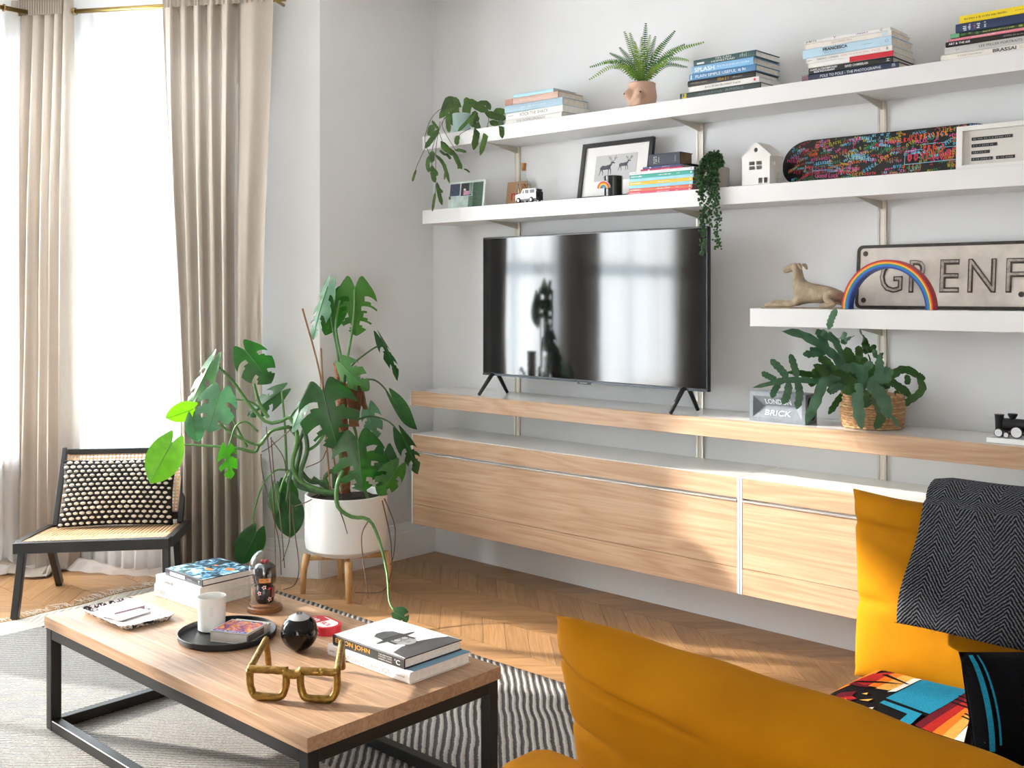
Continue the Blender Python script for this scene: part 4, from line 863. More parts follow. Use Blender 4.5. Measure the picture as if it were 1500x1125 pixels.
STEM = mat('#4d7a3a', .5, var=.2, vscale=40); STEMD = mat('#3f6238', .5, var=.25, vscale=40); ROOT = mat('#5d4638', .85, var=.2, vscale=60); SOIL = mat('#2b1f18', .95, var=.4, vscale=80, bump=.8, bscale=120)
def frame_from(base, tip, nrm, roll=0):
    Y = (tip-base).normalized(); Z = nrm-Y*nrm.dot(Y); Z.normalize(); X = Y.cross(Z)
    if roll: q = Matrix.Rotation(roll, 3, Y); X = q @ X; Z = q @ Z
    return X, Y, Z
def monstera_leaf(parent, base, tip, width, m, slits=4, roll=0, droop=.12, fold=.25, nrm=None, seed=0, curl=0):
    base, tip = V(base), V(tip); L = (tip-base).length; rn = random.Random(seed*31+7)
    if nrm is None: nrm = (CAM-base).normalized()
    X, Y, Z = frame_from(base, tip, nrm, roll); nv, nu = 26, 7; vs_, fs = [], []
    def P(u, v, s):
        wv = width/2*(math.sin(math.pi*min(1, (v*.93+.07))**.72)**.80)*(1-.10*v)
        x = s*u*wv; y = L*v-L*.23*math.sin(math.pi*min(1, u*.85))*(1-v)**2.2+L*.13*u*u*math.sin(math.pi*v)*.9
        z = fold*(-(u**1.6))*wv*.8-droop*L*v*v+.03*L*math.sin(6*v+seed)*u
        z += curl*L*u*u*.6
        return base+X*x+Y*y+Z*z
    slit = {}
    if slits:
        for s in (-1, 1):
            for k in range(slits):
                r = int(5+(nv-10)*(k+.5+rn.uniform(-.25, .25))/slits); a_ = rn.choice((2, 3, 3)); slit[(s, r)] = a_; slit[(s, r+1)] = a_; slit[(s, r+2)] = a_+2
    for s in (-1, 1):
        o = len(vs_)
        for i in range(nv+1):
            for j in range(nu+1): vs_.append(P(j/nu, i/nv, s))
        for i in range(nv):
            for j in range(nu):
                if (s, i) in slit and j >= slit[(s, i)]: continue
                a = o+i*(nu+1)+j; q = (a, a+1, a+nu+2, a+nu+1); fs.append(q if s > 0 else tuple(reversed(q)))
    o = obj('leaf', vs_, fs, m, parent, True)
    mid = [P(0, i/10, 1)+Z*.0012 for i in range(11)]
    v, f = tube_geo(mid, [width*.012*(1-.8*i/10)+.0004 for i in range(11)], 5); obj('midrib', v, f, STEM if m is not LD else STEMD, o, True)
    return o
def pxpath(pts, d0=None):
    return [onD(p[0], p[1], p[2] if len(p) > 2 else d0) for p in pts]
pc = onZ(508, 857, 0); pc = V((.31, -.905, 0))
mo = thing('monstera_plant', 'large swiss cheese plant in a white pot on wooden legs beside the cabinet', 'plant', tuple(pc))
O = -pc
def loc_pts(P): return [p-pc for p in P]
POTW = mat('#f2f1ef', .42, var=.01, vscale=6)
pot = lathe('pot', [(0, .216), (.150, .216), (.188, .222), (.207, .240), (.212, .27), (.212, .508), (.208, .512), (.198, .510), (.197, .47), (0, .46)], POTW, mo, 48)
lathe('saucer_lip', [(0, .205), (.150, .205), (.165, .2155), (0, .2158)], POTW, mo, 40)
v, f = [], []; n = 30
for i in range(9):
    for k in range(n): r = .196*i/8; a = 2*math.pi*k/n; v.append((r*math.cos(a), r*math.sin(a), .482+.012*mnoise.noise((r*30*math.cos(a), r*30*math.sin(a), 3))))
for i in range(8):
    for k in range(n): f.append((i*n+k, i*n+(k+1) % n, (i+1)*n+(k+1) % n, (i+1)*n+k))
obj('soil', v, f, SOIL, mo, True)
stand = bpy.data.objects.new('stand', None); link(stand, mo)
for q in ((.194, -1.063), (.512, -1.049), (.155, -.815), (.440, -.735)):
    d = V((q[0], q[1], 0))-pc; d.normalize(); r0, r1 = .222, .200
    tube('leg', [d*r0+V((0, 0, .0)), d*(r0-.004)+V((0, 0, .12)), d*r1+V((0, 0, .245 if False else .20))], [.013, .018, .020], LIGHTW, stand, 14)
    tube('cross_bar', [V((0, 0, .182)), d*.19+V((0, 0, .182))], .015, LIGHTW, stand, 4)
# moss pole and stakes
PD = 5.50
def mtube(name, pts, r0, r1, m, n=7, d=PD, k=24):
    P = spline(loc_pts(pxpath(pts, d)), k); return tube(name, P, [r0+(r1-r0)*i/k for i in range(k+1)], m, mo, n)
MOSS = mat('#8a5a3c', .95, var=.35, vscale=70, bump=.9, bscale=90)
pl = loc_pts(pxpath([(496, 530), (500, 575), (503, 640), (506, 722)], 5.56)); pls = spline(pl, 40)
v, f = tube_geo(pls, [.027+.002*math.sin(i*1.9) for i in range(41)], 14); obj('moss_pole', v, f, MOSS, mo, True)
mtube('stake', [(443, 452), (470, 555), (497, 722)], .0052, .0045, mat('#8f6a48', .7, var=.1)); mtube('stake', [(470, 510), (475, 600), (484, 722)], .005, .0045, mat('#8f6a48', .7, var=.1), d=5.46)
L_ = lambda a, b, wpx, m, sl=0, roll=0, d=PD, d2=None, **k: monstera_leaf(mo, onD(a[0], a[1], d)-pc, onD(b[0], b[1], d2 or d)-pc, wpx*d/FPX, m, sl, roll, nrm=(CAM-onD(a[0], a[1], d)).normalized(), **k)
leaves = [((520, 421), (521, 494), 66, LM, 4, R_(8), 5.45, 5.50), ((499, 434), (478, 492), 42, LD, 0, R_(-20), 5.52, 5.50), ((480, 420), (452, 496), 40, LG, 3, R_(50), 5.46, 5.44), ((558, 496), (588, 554), 26, LD, 2, R_(-52), 5.45, 5.42),
 ((501, 533), (537, 572), 40, LM, 2, R_(20), 5.42, 5.36), ((474, 574), (494, 658), 92, LD, 3, R_(5), 5.30, 5.26), ((524, 645), (533, 720), 84, LD, 3, R_(-6), 5.28, 5.24), ((563, 662), (558, 722), 46, LD, 2, R_(18), 5.36, 5.36), ((583, 684), (556, 728), 44, LM, 2, R_(-25), 5.28, 5.26),
 ((574, 582), (606, 632), 30, LD, 0, R_(45), 5.40, 5.38), ((588, 636), (617, 692), 36, LD, 2, R_(-40), 5.38, 5.36), ((540, 598), (549, 644), 36, LG, 2, R_(30), 5.50, 5.5), ((447, 585), (423, 632), 30, LG, 1, R_(55), 5.36, 5.34),
 ((359, 513), (398, 560), 58, LD, 2, R_(-15), 5.42, 5.40), ((311, 529), (270, 600), 38, LM, 2, R_(45), 5.42, 5.38), ((322, 575), (304, 633), 62, LG, 2, R_(12), 5.32, 5.28), ((283, 599), (243, 616), 36, LB, 0, R_(-35), 5.36, 5.34), ((282, 611), (288, 649), 30, LG, 0, R_(20), 5.34, 5.34),
 ((252, 648), (218, 709), 54, LB, 0, R_(10), 5.18, 5.16), ((412, 573), (360, 608), 36, LD, 2, R_(28), 5.60, 5.58), ((333, 657), (340, 702), 34, LM, 2, R_(-28), 5.45, 5.45), ((421, 733), (425, 789), 46, LD, 0, R_(8), 5.60, 5.60), ((420, 708), (428, 752), 36, LD, 0, R_(-25), 5.64, 5.64), ((402, 714), (397, 758), 26, LD, 0, R_(45), 5.60, 5.60),
 ((375, 780), (352, 830), 44, LD, 0, R_(-12), 5.50, 5.50), ((579, 897), (597, 909), 26, LD, 1, R_(10), 4.98, 4.94)]
for i, (a, b, w_, m, sl, ro, d1, d2) in enumerate(leaves): L_(a, b, w_, m, sl, ro, d1, d2, seed=i+1)
stems = [([(520, 424), (518, 470), (508, 528), (503, 560)], .006, .009, STEM), ([(498, 440), (492, 480), (500, 528), (501, 560)], .006, .009, STEM), ([(478, 422), (486, 470), (497, 530)], .005, .008, STEMD), ([(559, 504), (540, 515), (515, 536), (505, 560)], .004, .006, STEMD),
 ([(574, 584), (560, 565), (545, 556), (525, 560), (506, 580)], .004, .006, STEMD), ([(587, 637), (570, 618), (545, 610), (522, 615)], .0035, .006, STEMD), ([(523, 648), (520, 630), (508, 600)], .006, .009, STEM), ([(473, 575), (480, 600), (496, 640), (500, 700)], .007, .009, STEM),
 ([(535, 718), (540, 735), (544, 750)], .008, .006, STEM), ([(556, 726), (548, 745), (541, 760)], .009, .008, STEM),
 ([(311, 529), (340, 557), (365, 592), (390, 618), (412, 617), (425, 612), (436, 640), (428, 680), (440, 705), (470, 718), (495, 722)], .007, .013, STEM), ([(372, 562), (380, 590), (393, 612)], .007, .010, STEM), ([(320, 620), (345, 638), (378, 652), (390, 640), (400, 630), (424, 625)], .006, .010, STEM),
 ([(252, 650), (300, 653), (345, 656), (372, 662), (380, 652), (392, 638)], .005, .010, STEM), ([(337, 605), (350, 632), (362, 655)], .005, .007, STEM), ([(335, 655), (345, 625), (360, 618), (378, 632)], .004, .006, STEM), ([(345, 585), (365, 588), (385, 600)], .004, .005, STEM),
 ([(413, 573), (417, 620), (419, 660), (420, 690)], .005, .007, STEM), ([(425, 612), (440, 590), (448, 586)], .006, .006, STEM), ([(424, 625), (440, 650), (434, 690), (438, 712), (480, 722)], .011, .014, STEMD), ([(446, 628), (450, 660), (440, 700), (465, 720), (490, 724)], .011, .013, STEMD), ([(445, 630), (432, 665), (425, 700), (420, 735)], .010, .006, STEMD),
 ([(458, 700), (470, 708), (482, 715), (476, 700), (488, 690), (490, 715)], .012, .011, STEMD), ([(440, 690), (455, 705), (480, 706)], .012, .012, STEMD), ([(372, 780), (372, 750), (385, 710), (402, 690), (416, 688), (425, 690)], .004, .006, STEM),
 ([(422, 690), (415, 705), (410, 720)], .006, .005, STEM), ([(448, 662), (465, 650), (478, 630), (470, 640)], .008, .007, STEM)]
for i, (p, r0, r1, m) in enumerate(stems): mtube('stem', p, r0, r1, m, d=PD-.06+.02*(i % 5))
mtube('stem', [(503, 690, 5.36), (494, 712, 5.32), (495, 742, 5.30), (515, 757, 5.30), (540, 761, 5.30), (555, 790, 5.28), (567, 840, 5.18), (570, 880, 5.04), (579, 897, 4.98)], .013, .004, STEM, d=5.3)
roots = [[(390, 625), (398, 700), (402, 760), (404, 832)], [(382, 665), (386, 700), (408, 790), (412, 842)], [(397, 640), (402, 700), (411, 760), (417, 832)], [(425, 720), (425, 755), (424, 790), (414, 822)], [(428, 740), (432, 780), (438, 830), (432, 856), (415, 864)], [(425, 630), (395, 655), (383, 662)], [(478, 660), (470, 675), (448, 685)], [(396, 642), (415, 670), (420, 700)], [(470, 724), (450, 735), (432, 742)]]
for p in roots: mtube('aerial_root', p, .0028, .0022, ROOT, n=5, d=5.42)
for p in ([(540, 762, 5.30), (530, 785, 5.28), (533, 830, 5.24), (540, 878, 5.20)], [(560, 733, 5.32), (572, 790, 5.32), (573, 840, 5.30), (560, 866, 5.30), (520, 868, 5.34)], [(563, 730, 5.33), (578, 770, 5.33), (577, 810, 5.32), (572, 828, 5.31)], [(496, 744, 5.30), (503, 762, 5.29), (509, 782, 5.28)]): mtube('aerial_root', p, .0035, .002, ROOT, n=5)
for k, p in enumerate(([(525, 560), (530, 590), (524, 612)], [(532, 572), (540, 585), (536, 600)], [(520, 570), (527, 600), (520, 625)])):
    monstera_leaf(mo, onD(*p[0], 5.44)-pc, onD(*p[2], 5.42)-pc, .045, mat('#7a5236', .85, var=.25, vscale=60), 0, R_(40*k), seed=50+k, curl=.4)
# ---- strap leaves (trailing cactus, blue star fern)
def strap_geo(P, width, wav=0, nrm=None, taper=1.0, n=14, cup=.15, seed=0):
    P = spline(P, n); vs_, fs = [], []; nrm = nrm or (CAM-P[0]).normalized()
    for i, p in enumerate(P):
        t = (P[min(i+1, n)]-P[max(i-1, 0)]).normalized(); X = t.cross(nrm); X = X.normalized() if X.length > 1e-5 else rgt; Z = X.cross(t)
        u = i/n; w_ = width/2*(min(1, (u*4.5+.16))*min(1, ((1-u)*5)**.6 if u < 1 else 0))**taper
        w_ *= 1+wav*math.sin(i*2.2+seed); tw = wav*width*.5*math.sin(i*1.7+seed)
        for s in (-1, 0, 1): vs_.append(p+X*(s*w_)-Z*(abs(s)*cup*w_)+Z*(tw*s))
    for i in range(n):
        for j in range(2): a = 3*i+j; fs.append((a, a+1, a+4, a+3))
    return vs_, fs
CACT = leafmat('cactus_leaf', '#2c4a22', '#4f7433', .42, .2, 30)
dR = 5.78; c0 = onY(677, 190, -.20)
rp = thing('trailing_cactus', 'trailing leaf cactus in a pale teal pot at the end of the top shelf', 'plant', (c0.x, -.205, Z1+.0005)); ro_ = V(rp.location); dR = depth((c0.x, -.23, 2.4))
lathe('pot', [(0, .002), (.043, .002), (.047, .008), (.052, .108), (.050, .111), (.046, .108), (.044, .09), (0, .088)], mat('#a9c4c0', .5, var=.05, vscale=20), rp, 28)
lathe('soil', [(0, .0885), (.0435, .0905), (0, .096)], SOIL, rp, 20)
def clampy(px, py, d, zs, ys, yw=-.03):        # keep a leaf point in front of the shelf edge (below zs) and off the wall
    p = onD(px, py, d)
    if p.z < zs[1] and p.z > zs[0] and p.y > ys: p = onY(px, py, ys)
    if p.y > yw: p = onY(px, py, yw)
    return p
K = lambda pts, d: [clampy(600+x/6.25, 130+y/6.25, d+(q[0] if q else 0), (1.9, Z1+.015), YS-.02)-ro_ for x, y, *q in pts]
seg = [([(470, 170), (400, 105), (340, 180), (270, 275)], 60), ([(470, 160), (370, 95), (330, 160), (305, 250)], 55), ([(500, 160), (540, 105), (520, 200), (522, 310)], 66), ([(500, 160), (560, 125), (640, 170), (725, 205)], 62), ([(690, 220), (790, 250), (885, 275)], 60), ([(730, 300), (790, 318), (850, 320)], 45), ([(770, 205), (830, 200), (885, 220)], 45), ([(835, 270), (842, 360), (848, 458)], 38), ([(715, 340), (690, 450), (645, 615)], 40), ([(630, 300), (612, 420), (585, 565)], 48), ([(420, 150), (390, 180), (392, 275)], 42), ([(350, 220), (352, 300), (362, 405)], 36), ([(375, 240), (385, 290), (405, 338)], 34), ([(560, 260), (520, 310), (440, 392)], 28), ([(600, 200), (600, 250), (630, 300)], 46), ([(560, 300), (580, 320), (620, 330)], 50), ([(440, 130), (430, 180), (440, 260)], 40), ([(600, 220), (560, 280), (575, 340)], 36), ([(600, 140), (700, 130), (740, 195)], 40), ([(455, 430), (432, 465), (435, 517)], 36),
 ([(270, 365), (210, 450), (137, 548)], 40), ([(215, 330), (195, 380), (190, 438)], 50), ([(210, 570), (205, 620), (200, 680)], 42), ([(180, 610), (165, 690), (178, 768)], 30), ([(60, 740), (40, 800), (25, 852)], 18), ([(205, 700), (215, 780), (232, 860)], 38), ([(215, 730), (245, 770), (240, 800)], 26), ([(235, 600), (310, 690), (368, 872)], 26), ([(285, 480), (350, 555), (425, 610)], 44), ([(400, 575), (440, 660), (480, 738)], 36), ([(415, 560), (470, 565), (522, 582)], 24), ([(495, 733), (525, 745), (552, 768)], 14), ([(275, 560), (300, 585), (332, 612)], 20), ([(330, 590), (355, 615), (378, 646)], 22), ([(250, 855), (270, 960), (298, 1068)], 30), ([(240, 880), (270, 920), (305, 952)], 26), ([(235, 945), (222, 1030), (208, 1125)], 20), ([(330, 690), (328, 760), (318, 838)], 16), ([(300, 500), (320, 540), (370, 580)], 40), ([(205, 290), (240, 340), (265, 365)], 22), ([(445, 700), (450, 715), (445, 735)], 18), ([(365, 985), (368, 1000), (366, 1018)], 14)]
for i, (p, w_) in enumerate(seg):
    hang = .02 if p[-1][1] < 340 else -.10-.01*(i % 3)
    v, f = strap_geo(K([(x, y) for x, y in p], dR+hang), w_/6.25*dR/FPX*1.22, .05, seed=i); obj('leaf', v, f, CACT, rp, True)
for p, dd in (([(480, 165), (300, 180), (200, 270), (150, 400), (140, 480), (180, 600)], -.09), ([(470, 150), (330, 260), (270, 380), (210, 540), (205, 700)], -.09), ([(150, 520), (130, 570), (70, 700), (45, 780)], -.10), ([(280, 300), (250, 480), (240, 600), (240, 860), (235, 950)], -.10), ([(320, 260), (300, 340), (340, 430), (420, 560)], -.10), ([(560, 360), (470, 410), (440, 460)], -.10), ([(270, 400), (320, 520), (400, 580)], -.10), ([(640, 170), (720, 260), (712, 350)], -.08), ([(560, 260), (600, 300), (625, 330)], -.08), ([(780, 230), (830, 250), (842, 300)], -.09)):
    P = spline(K(p, dR+dd), 16); tube('stem', P, .0017, mat('#4c4a2c', .7), rp, 5)
# ---- fern in the torso shaped pot
c0 = onY(940, 150, -.20); fe = thing('potted_fern', 'bright green fern in a tan ceramic pot shaped like a torso', 'plant', (c0.x, -.20, Z1+.0005)); fo = V(fe.location); dF = depth((c0.x, -.2, 2.5))
v, f = [], []; n = 40; prof = [(0, .001), (.052, .001), (.060, .006), (.069, .030), (.073, .055), (.069, .082), (.066, .100), (.067, .116), (.063, .119), (.058, .112), (.056, .09), (0, .088)]
cang = math.atan2(CAM.y-fo.y, CAM.x-fo.x); bump = [(cang-R_(50), .066), (cang+R_(14), .066)]
bump = [(cang-R_(62), .064), (cang-R_(4), .064)]
prs = []
for i in range(len(prof)-1):
    for q in range(4): prs.append(tuple(prof[i][j]+(prof[i+1][j]-prof[i][j])*q/4 for j in (0, 1)))
prs.append(prof[-1])
for r, z_ in prs:
    for k in range(n*2):
        a = math.pi*k/n; rr_ = r
        if r > .05 and z_ < .112:
            for ba, bz in bump:
                da = (a-ba+math.pi) % (2*math.pi)-math.pi; q = (da*.072/.030)**2+((z_-bz+.004*(z_ < bz))/.026)**2
                if q < 1: rr_ += .022*(1-q)**.75
        v.append((rr_*math.cos(a), rr_*math.sin(a), z_))
n2 = n*2
for i in range(len(prs)-1):
    for k in range(n2): f.append((i*n2+k, i*n2+(k+1) % n2, (i+1)*n2+(k+1) % n2, (i+1)*n2+k))
pt = obj('pot', v, f, mat('#c7a28a', .6, var=.05, vscale=30), fe, True)
for ba, bz in bump:
    d = V((math.cos(ba), math.sin(ba), 0)); v, f = lathe_geo([(0, -.005), (.0038, -.003), (.005, 0), (.0038, .003), (0, .005)], 10); obj('painted_dot', [V(q)+d*.0925+V((0, 0, bz-.002)) for q in v], f, mat('#5d3b2c', .6), pt, True)
FERN = leafmat('fern_leaf', '#3f7325', '#86a838', .45, .3, 12); FERND = leafmat('fern_leaf_dark', '#23501d', '#3d6e2a', .45, .25, 12)
tips = [(946, 35, 0, .02), (915, 47, 0, .02), (923, 49, .03, .02), (988, 46, 0, .06), (1030, 62, -.04, .10), (1002, 65, .03, .07), (894, 78, .02, .06), (865, 98, 0, .13), (864, 116, -.05, .15), (1006, 98, .04, .10), (1016, 89, .06, .12), (952, 52, .06, .02), (960, 54, -.05, .03), (969, 64, .05, .05), (900, 100, -.07, .09), (885, 92, .05, .10), (930, 62, -.05, .03), (940, 55, -.04, .02), (985, 80, -.07, .07), (975, 95, -.08, .06), (918, 90, -.08, .06), (908, 70, .04, .04)]
for i, (x, y, dd, arch) in enumerate(tips):
    a = onD(941, 123, dF+dd*.2); b = onD(x, y, dF+dd); mpt = (a+b)/2+UP*arch*.5; P = spline([a-fo, mpt-fo, b-fo], 26); nr = (CAM-a).normalized()*.6+UP*.5
    G = [tube_geo(P, [.0013*(1-.7*k/26) for k in range(27)], 4)]; W_ = .021
    for k in range(2, 27):
        p = P[k]; t_ = (P[min(k+1, 26)]-P[k-1]).normalized(); X = t_.cross(nr).normalized(); u = k/26; l = W_*(1-.72*u**2.2)*min(1, u*6); wd = (P[1]-P[0]).length*.27
        for s in (-1, 1):
            e = p+X*(s*l)+t_*l*.25-nr*.15*l; G.append(([p-t_*wd, p+t_*wd, e+t_*wd*.5, e-t_*wd*.5], [(0, 1, 2, 3)]))
    v, f = merge(G); obj('frond', v, f, FERN if i % 3 else FERND, fe)
lathe('soil', [(0, .0885), (.0555, .0905), (0, .094)], SOIL, fe, 20)
# ---- string plant
c0 = onY(1047, 270, -.17); sp_ = thing('string_plant', 'trailing string succulent spilling from a grey pot over the shelf edge', 'plant', (c0.x, -.175, Z2+.0005)); so2 = V(sp_.location); dS = depth((c0.x, -.29, 2.0))
lathe('pot', [(0, .001), (.052, .001), (.064, .012), (.068, .05), (.069, .098), (.067, .100), (.063, .098), (.062, .085), (0, .083)], mat('#a59d94', .85, var=.06, vscale=50, bump=.1), sp_, 32)
BEAD = leafmat('bead_leaf', '#1d4022', '#3c6a35', .4, .15, 60); rb = random.Random(12)
bd = [(0, 0, 1), (1, 0, 0), (0, 1, 0), (-1, 0, 0), (0, -1, 0), (0, 0, -1)]; bf = [(0, 1, 2), (0, 2, 3), (0, 3, 4), (0, 4, 1), (5, 2, 1), (5, 3, 2), (5, 4, 3), (5, 1, 4)]
K2 = lambda x, y, d: clampy(900+x/6.25, 200+y/6.25, d, (1.6, Z2+.01), YS-.025)-so2
strands = []
for k in range(9): strands.append(([(960, 270, .12), (900+rb.uniform(-50, 60), 160+rb.uniform(-10, 40), .05), (830+rb.uniform(-70, 110), 320, -.02), (850+rb.uniform(-80, 90), 490+rb.uniform(-40, 30), -.03)], 40))
strands += [([(940, 260, .12), (860, 220, .03), (790, 400, -.02), (805, 700, -.03), (808, 900, -.03), (812, 1075, -.03)], 90), ([(930, 260, .12), (850, 200, .03), (800, 420, -.02), (815, 640, -.03), (820, 800, -.03)], 60), ([(950, 270, .12), (900, 200, .02), (870, 450, -.02), (865, 650, -.03), (872, 800, -.03)], 60), ([(980, 270, .12), (960, 210, .02), (935, 480, -.02), (945, 700, -.03), (935, 880, -.03), (940, 1022, -.03)], 80), ([(975, 270, .12), (930, 190, .02), (925, 450, -.02), (920, 640, -.03)], 50)]
for cl, nb in strands:
    P = spline([K2(x, y, dS+d) for x, y, d in cl], 40); G = [tube_geo(P, .001, 4)]
    for k in range(nb*2):
        p = P[min(40, int(40*k/(nb*2))+1)]+V((rb.uniform(-1, 1), rb.uniform(-1, 1), rb.uniform(-1, 1)))*.014; r = rb.uniform(.0048, .0072); q = Euler((rb.uniform(0, 3), rb.uniform(0, 3), 0)).to_matrix()
        G.append(([p+q @ (V(a)*r*V((1, 1, 1.25)).x if False else V((a[0]*r, a[1]*r, a[2]*r*1.5))) for a in bd], bf))
    v, f = merge(G); obj('strand', v, f, BEAD, sp_, True)
lathe('soil', [(0, .0835), (.0615, .0855), (0, .09)], SOIL, sp_, 20)
# ---- blue star fern in a seagrass basket
c0 = onY(1278, 620, -.165); bx = c0; bs = thing('blue_star_fern', 'blue star fern with wavy lobed leaves in a woven seagrass basket', 'plant', (bx.x, bx.y, ZB+.0005)); bo_ = V(bs.location); dB_ = depth(bs.location)
Rb = 43*dB_/FPX; Hb = .135
BASK = mat('#b58a5e', .85, var=.28, vscale=55, bump=.5, bscale=120); BASK2 = mat('#c59c72', .85, var=.25, vscale=55, bump=.5, bscale=120)
nc = 30
for row in range(13):
    z_ = .006+row*Hb/13; rr_ = Rb*(.95+.05*math.sin(math.pi*row/12)); G = []
    for k in range(nc):
        a0, a1 = 2*math.pi*k/nc, 2*math.pi*(k+1)/nc; pr_ = .004 if (k+row) % 2 else -.002
        P = [V((rr_*math.cos(a)+pr_*math.sin(math.pi*q)*math.cos(a), rr_*math.sin(a)+pr_*math.sin(math.pi*q)*math.sin(a), z_)) for q, a in ((q, a0+(a1-a0)*q) for q in (0, .33, .67, 1))]
        G.append(tube_geo(P, [.0048, .0062, .0062, .0048], 6, False))
    v, f = merge(G); obj('woven_row', v, f, BASK if row % 2 else BASK2, bs, True)
lathe('basket_lining', [(0, .002), (Rb*.90, .002), (Rb*.93, Hb*.9), (0, Hb*.88)], mat('#3a2a1c', .9, var=.2), bs, 24)
for s in (-1, 1):
    a = math.atan2(rgt.y, rgt.x)+(.5 if s > 0 else math.pi-.3); c_ = V((Rb*math.cos(a), Rb*math.sin(a), Hb))
    tn = V((-math.sin(a), math.cos(a), 0)); P = [c_+tn*(.035*math.cos(q))+UP*(.045*math.sin(q)) for q in [math.pi*i/10 for i in range(11)]]; tube('basket_handle', P, .004, BASK, bs, 6)
BSF = leafmat('blue_fern_leaf', '#33593f', '#5b8466', .45, .2, 22); BSD = leafmat('blue_fern_leaf_dark', '#26461f', '#3f6630', .4, .25, 22)
def K3(x, y, d):
    p = clampy(1090+x/5.357, 450+y/5.357, dB_+d, (1.36, 1.62), YS-.035, -.06)
    if p.z < ZB+.012: p = p+V((0, 0, ZB+.012-p.z))
    return p-bo_
fr = [
 [(-.04, [([(860, 640), (640, 590), (520, 575), (440, 570), (330, 572), (230, 592), (65, 632)], 44), ([(420, 560), (395, 470), (362, 365)], 48), ([(345, 565), (290, 490), (205, 408)], 52), ([(265, 575), (200, 545), (135, 512)], 44), ([(415, 570), (435, 680), (412, 805)], 52), ([(350, 580), (340, 680), (300, 762)], 54), ([(280, 590), (240, 650), (215, 712)], 46)]), ('c', BSF)],
 [(.0, [([(800, 600), (740, 420), (650, 330), (560, 270), (430, 205), (292, 190)], 62), ([(660, 330), (610, 240), (570, 172)], 50), ([(650, 350), (560, 360), (460, 372)], 56), ([(600, 320), (550, 330), (515, 325)], 34)]), ('c', BSF)],
 [(.02, [([(840, 600), (780, 400), (720, 280), (665, 190)], 44), ([(662, 175), (685, 90), (725, 10)], 46), ([(760, 280), (810, 255), (862, 225)], 48), ([(730, 260), (765, 225), (808, 203)], 42), ([(700, 260), (640, 215), (590, 180)], 50), ([(740, 300), (720, 260), (690, 235)], 44)]), ('c', BSF)],
 [(.02, [([(960, 620), (990, 440), (972, 362)], 10), ([(975, 360), (945, 270), (912, 170)], 52), ([(975, 355), (1000, 325), (1038, 300)], 40), ([(970, 358), (940, 345), (918, 350)], 34)]), ('c', BSD)],
 [(-.02, [([(1020, 640), (1060, 500), (1060, 390)], 60), ([(1070, 500), (1120, 500), (1170, 530)], 60), ([(1050, 420), (1075, 380), (1090, 375)], 40), ([(1040, 400), (1025, 360), (1030, 330)], 34)]), ('c', BSF)],
 [(.0, [([(1050, 620), (1170, 530), (1230, 490), (1310, 500), (1385, 560)], 58), ([(1360, 550), (1400, 620), (1370, 680), (1290, 735), (1240, 780)], 52), ([(1270, 530), (1285, 570), (1272, 608)], 40), ([(1350, 520), (1390, 545), (1412, 575)], 40)]), ('c', BSD)],
 [(.03, [([(1060, 640), (1150, 590), (1225, 630), (1300, 665)], 56), ([(1150, 610), (1110, 620), (1100, 640)], 44), ([(1180, 660), (1230, 700), (1240, 780)], 50), ([(1250, 650), (1280, 680), (1300, 660)], 40)]), ('c', BSD)],
 [(-.155, [([(960, 600), (1010, 620), (1090, 720), (1140, 880)], 92), ([(1150, 850), (1185, 890), (1215, 945)], 24)]), ('c', BSF)], [(-.155, [([(920, 600), (890, 650), (895, 780), (925, 965)], 76)]), ('c', BSF)],
 [(-.08, [([(760, 560), (640, 570), (570, 720), (480, 925)], 70), ([(640, 570), (690, 620), (700, 680)], 50)]), ('c', BSF)], [(.02, [([(860, 620), (760, 700), (710, 770), (660, 842)], 44)]), ('c', BSD)],
 [(-.155, [([(1000, 680), (1060, 780), (1075, 860), (1025, 978)], 62)]), ('c', BSD)], [(-.06, [([(900, 620), (800, 560), (690, 520), (540, 450)], 84), ([(690, 520), (600, 520), (530, 500)], 60), ([(700, 500), (640, 420), (580, 410)], 60)]), ('c', BSD)],
 [(-.02, [([(900, 620), (860, 500), (830, 400), (800, 310)], 70), ([(850, 440), (900, 380), (895, 300)], 54), ([(860, 470), (930, 440), (950, 390)], 54)]), ('c', BSD)], [(-.06, [([(930, 640), (800, 620), (740, 600), (660, 600)], 80), ([(760, 600), (700, 650), (650, 660)], 50)]), ('c', BSF)],
 [(-.05, [([(930, 660), (930, 540), (880, 480), (760, 470)], 80), ([(900, 520), (960, 470), (1010, 430)], 56)]), ('c', BSF)], [(-.15, [([(920, 640), (940, 720), (960, 790)], 90), ([(880, 620), (830, 640), (790, 680)], 70)]), ('c', BSD)],
 [(-.05, [([(960, 640), (1040, 560), (1100, 560), (1160, 540)], 70)]), ('c', BSF)], [(-.06, [([(880, 640), (780, 560), (700, 560), (610, 610)], 64), ([(760, 560), (700, 480), (660, 470)], 56)]), ('c', BSD)], [(.05, [([(920, 640), (1000, 520), (1000, 440)], 60)]), ('c', BSD)], [(.04, [([(520, 575), (470, 530), (430, 510)], 46), ([(560, 570), (540, 600), (505, 610)], 36), ([(800, 610), (600, 560), (500, 520), (330, 510)], 40)]), ('c', BSD)]]
for i, ((dd, straps), (_, m)) in enumerate(fr):
    G = [strap_geo([K3(x, y, dd-.03*(q/len(p))) for q, (x, y) in enumerate(p)], w_/5.357*dB_/FPX*1.12, .13, seed=i*3+j, taper=.8, n=16, nrm=((CAM-bo_).normalized()+UP*.3).normalized()) for j, (p, w_) in enumerate(straps)]
    v, f = merge(G); obj('frond', v, f, m, bs, True)
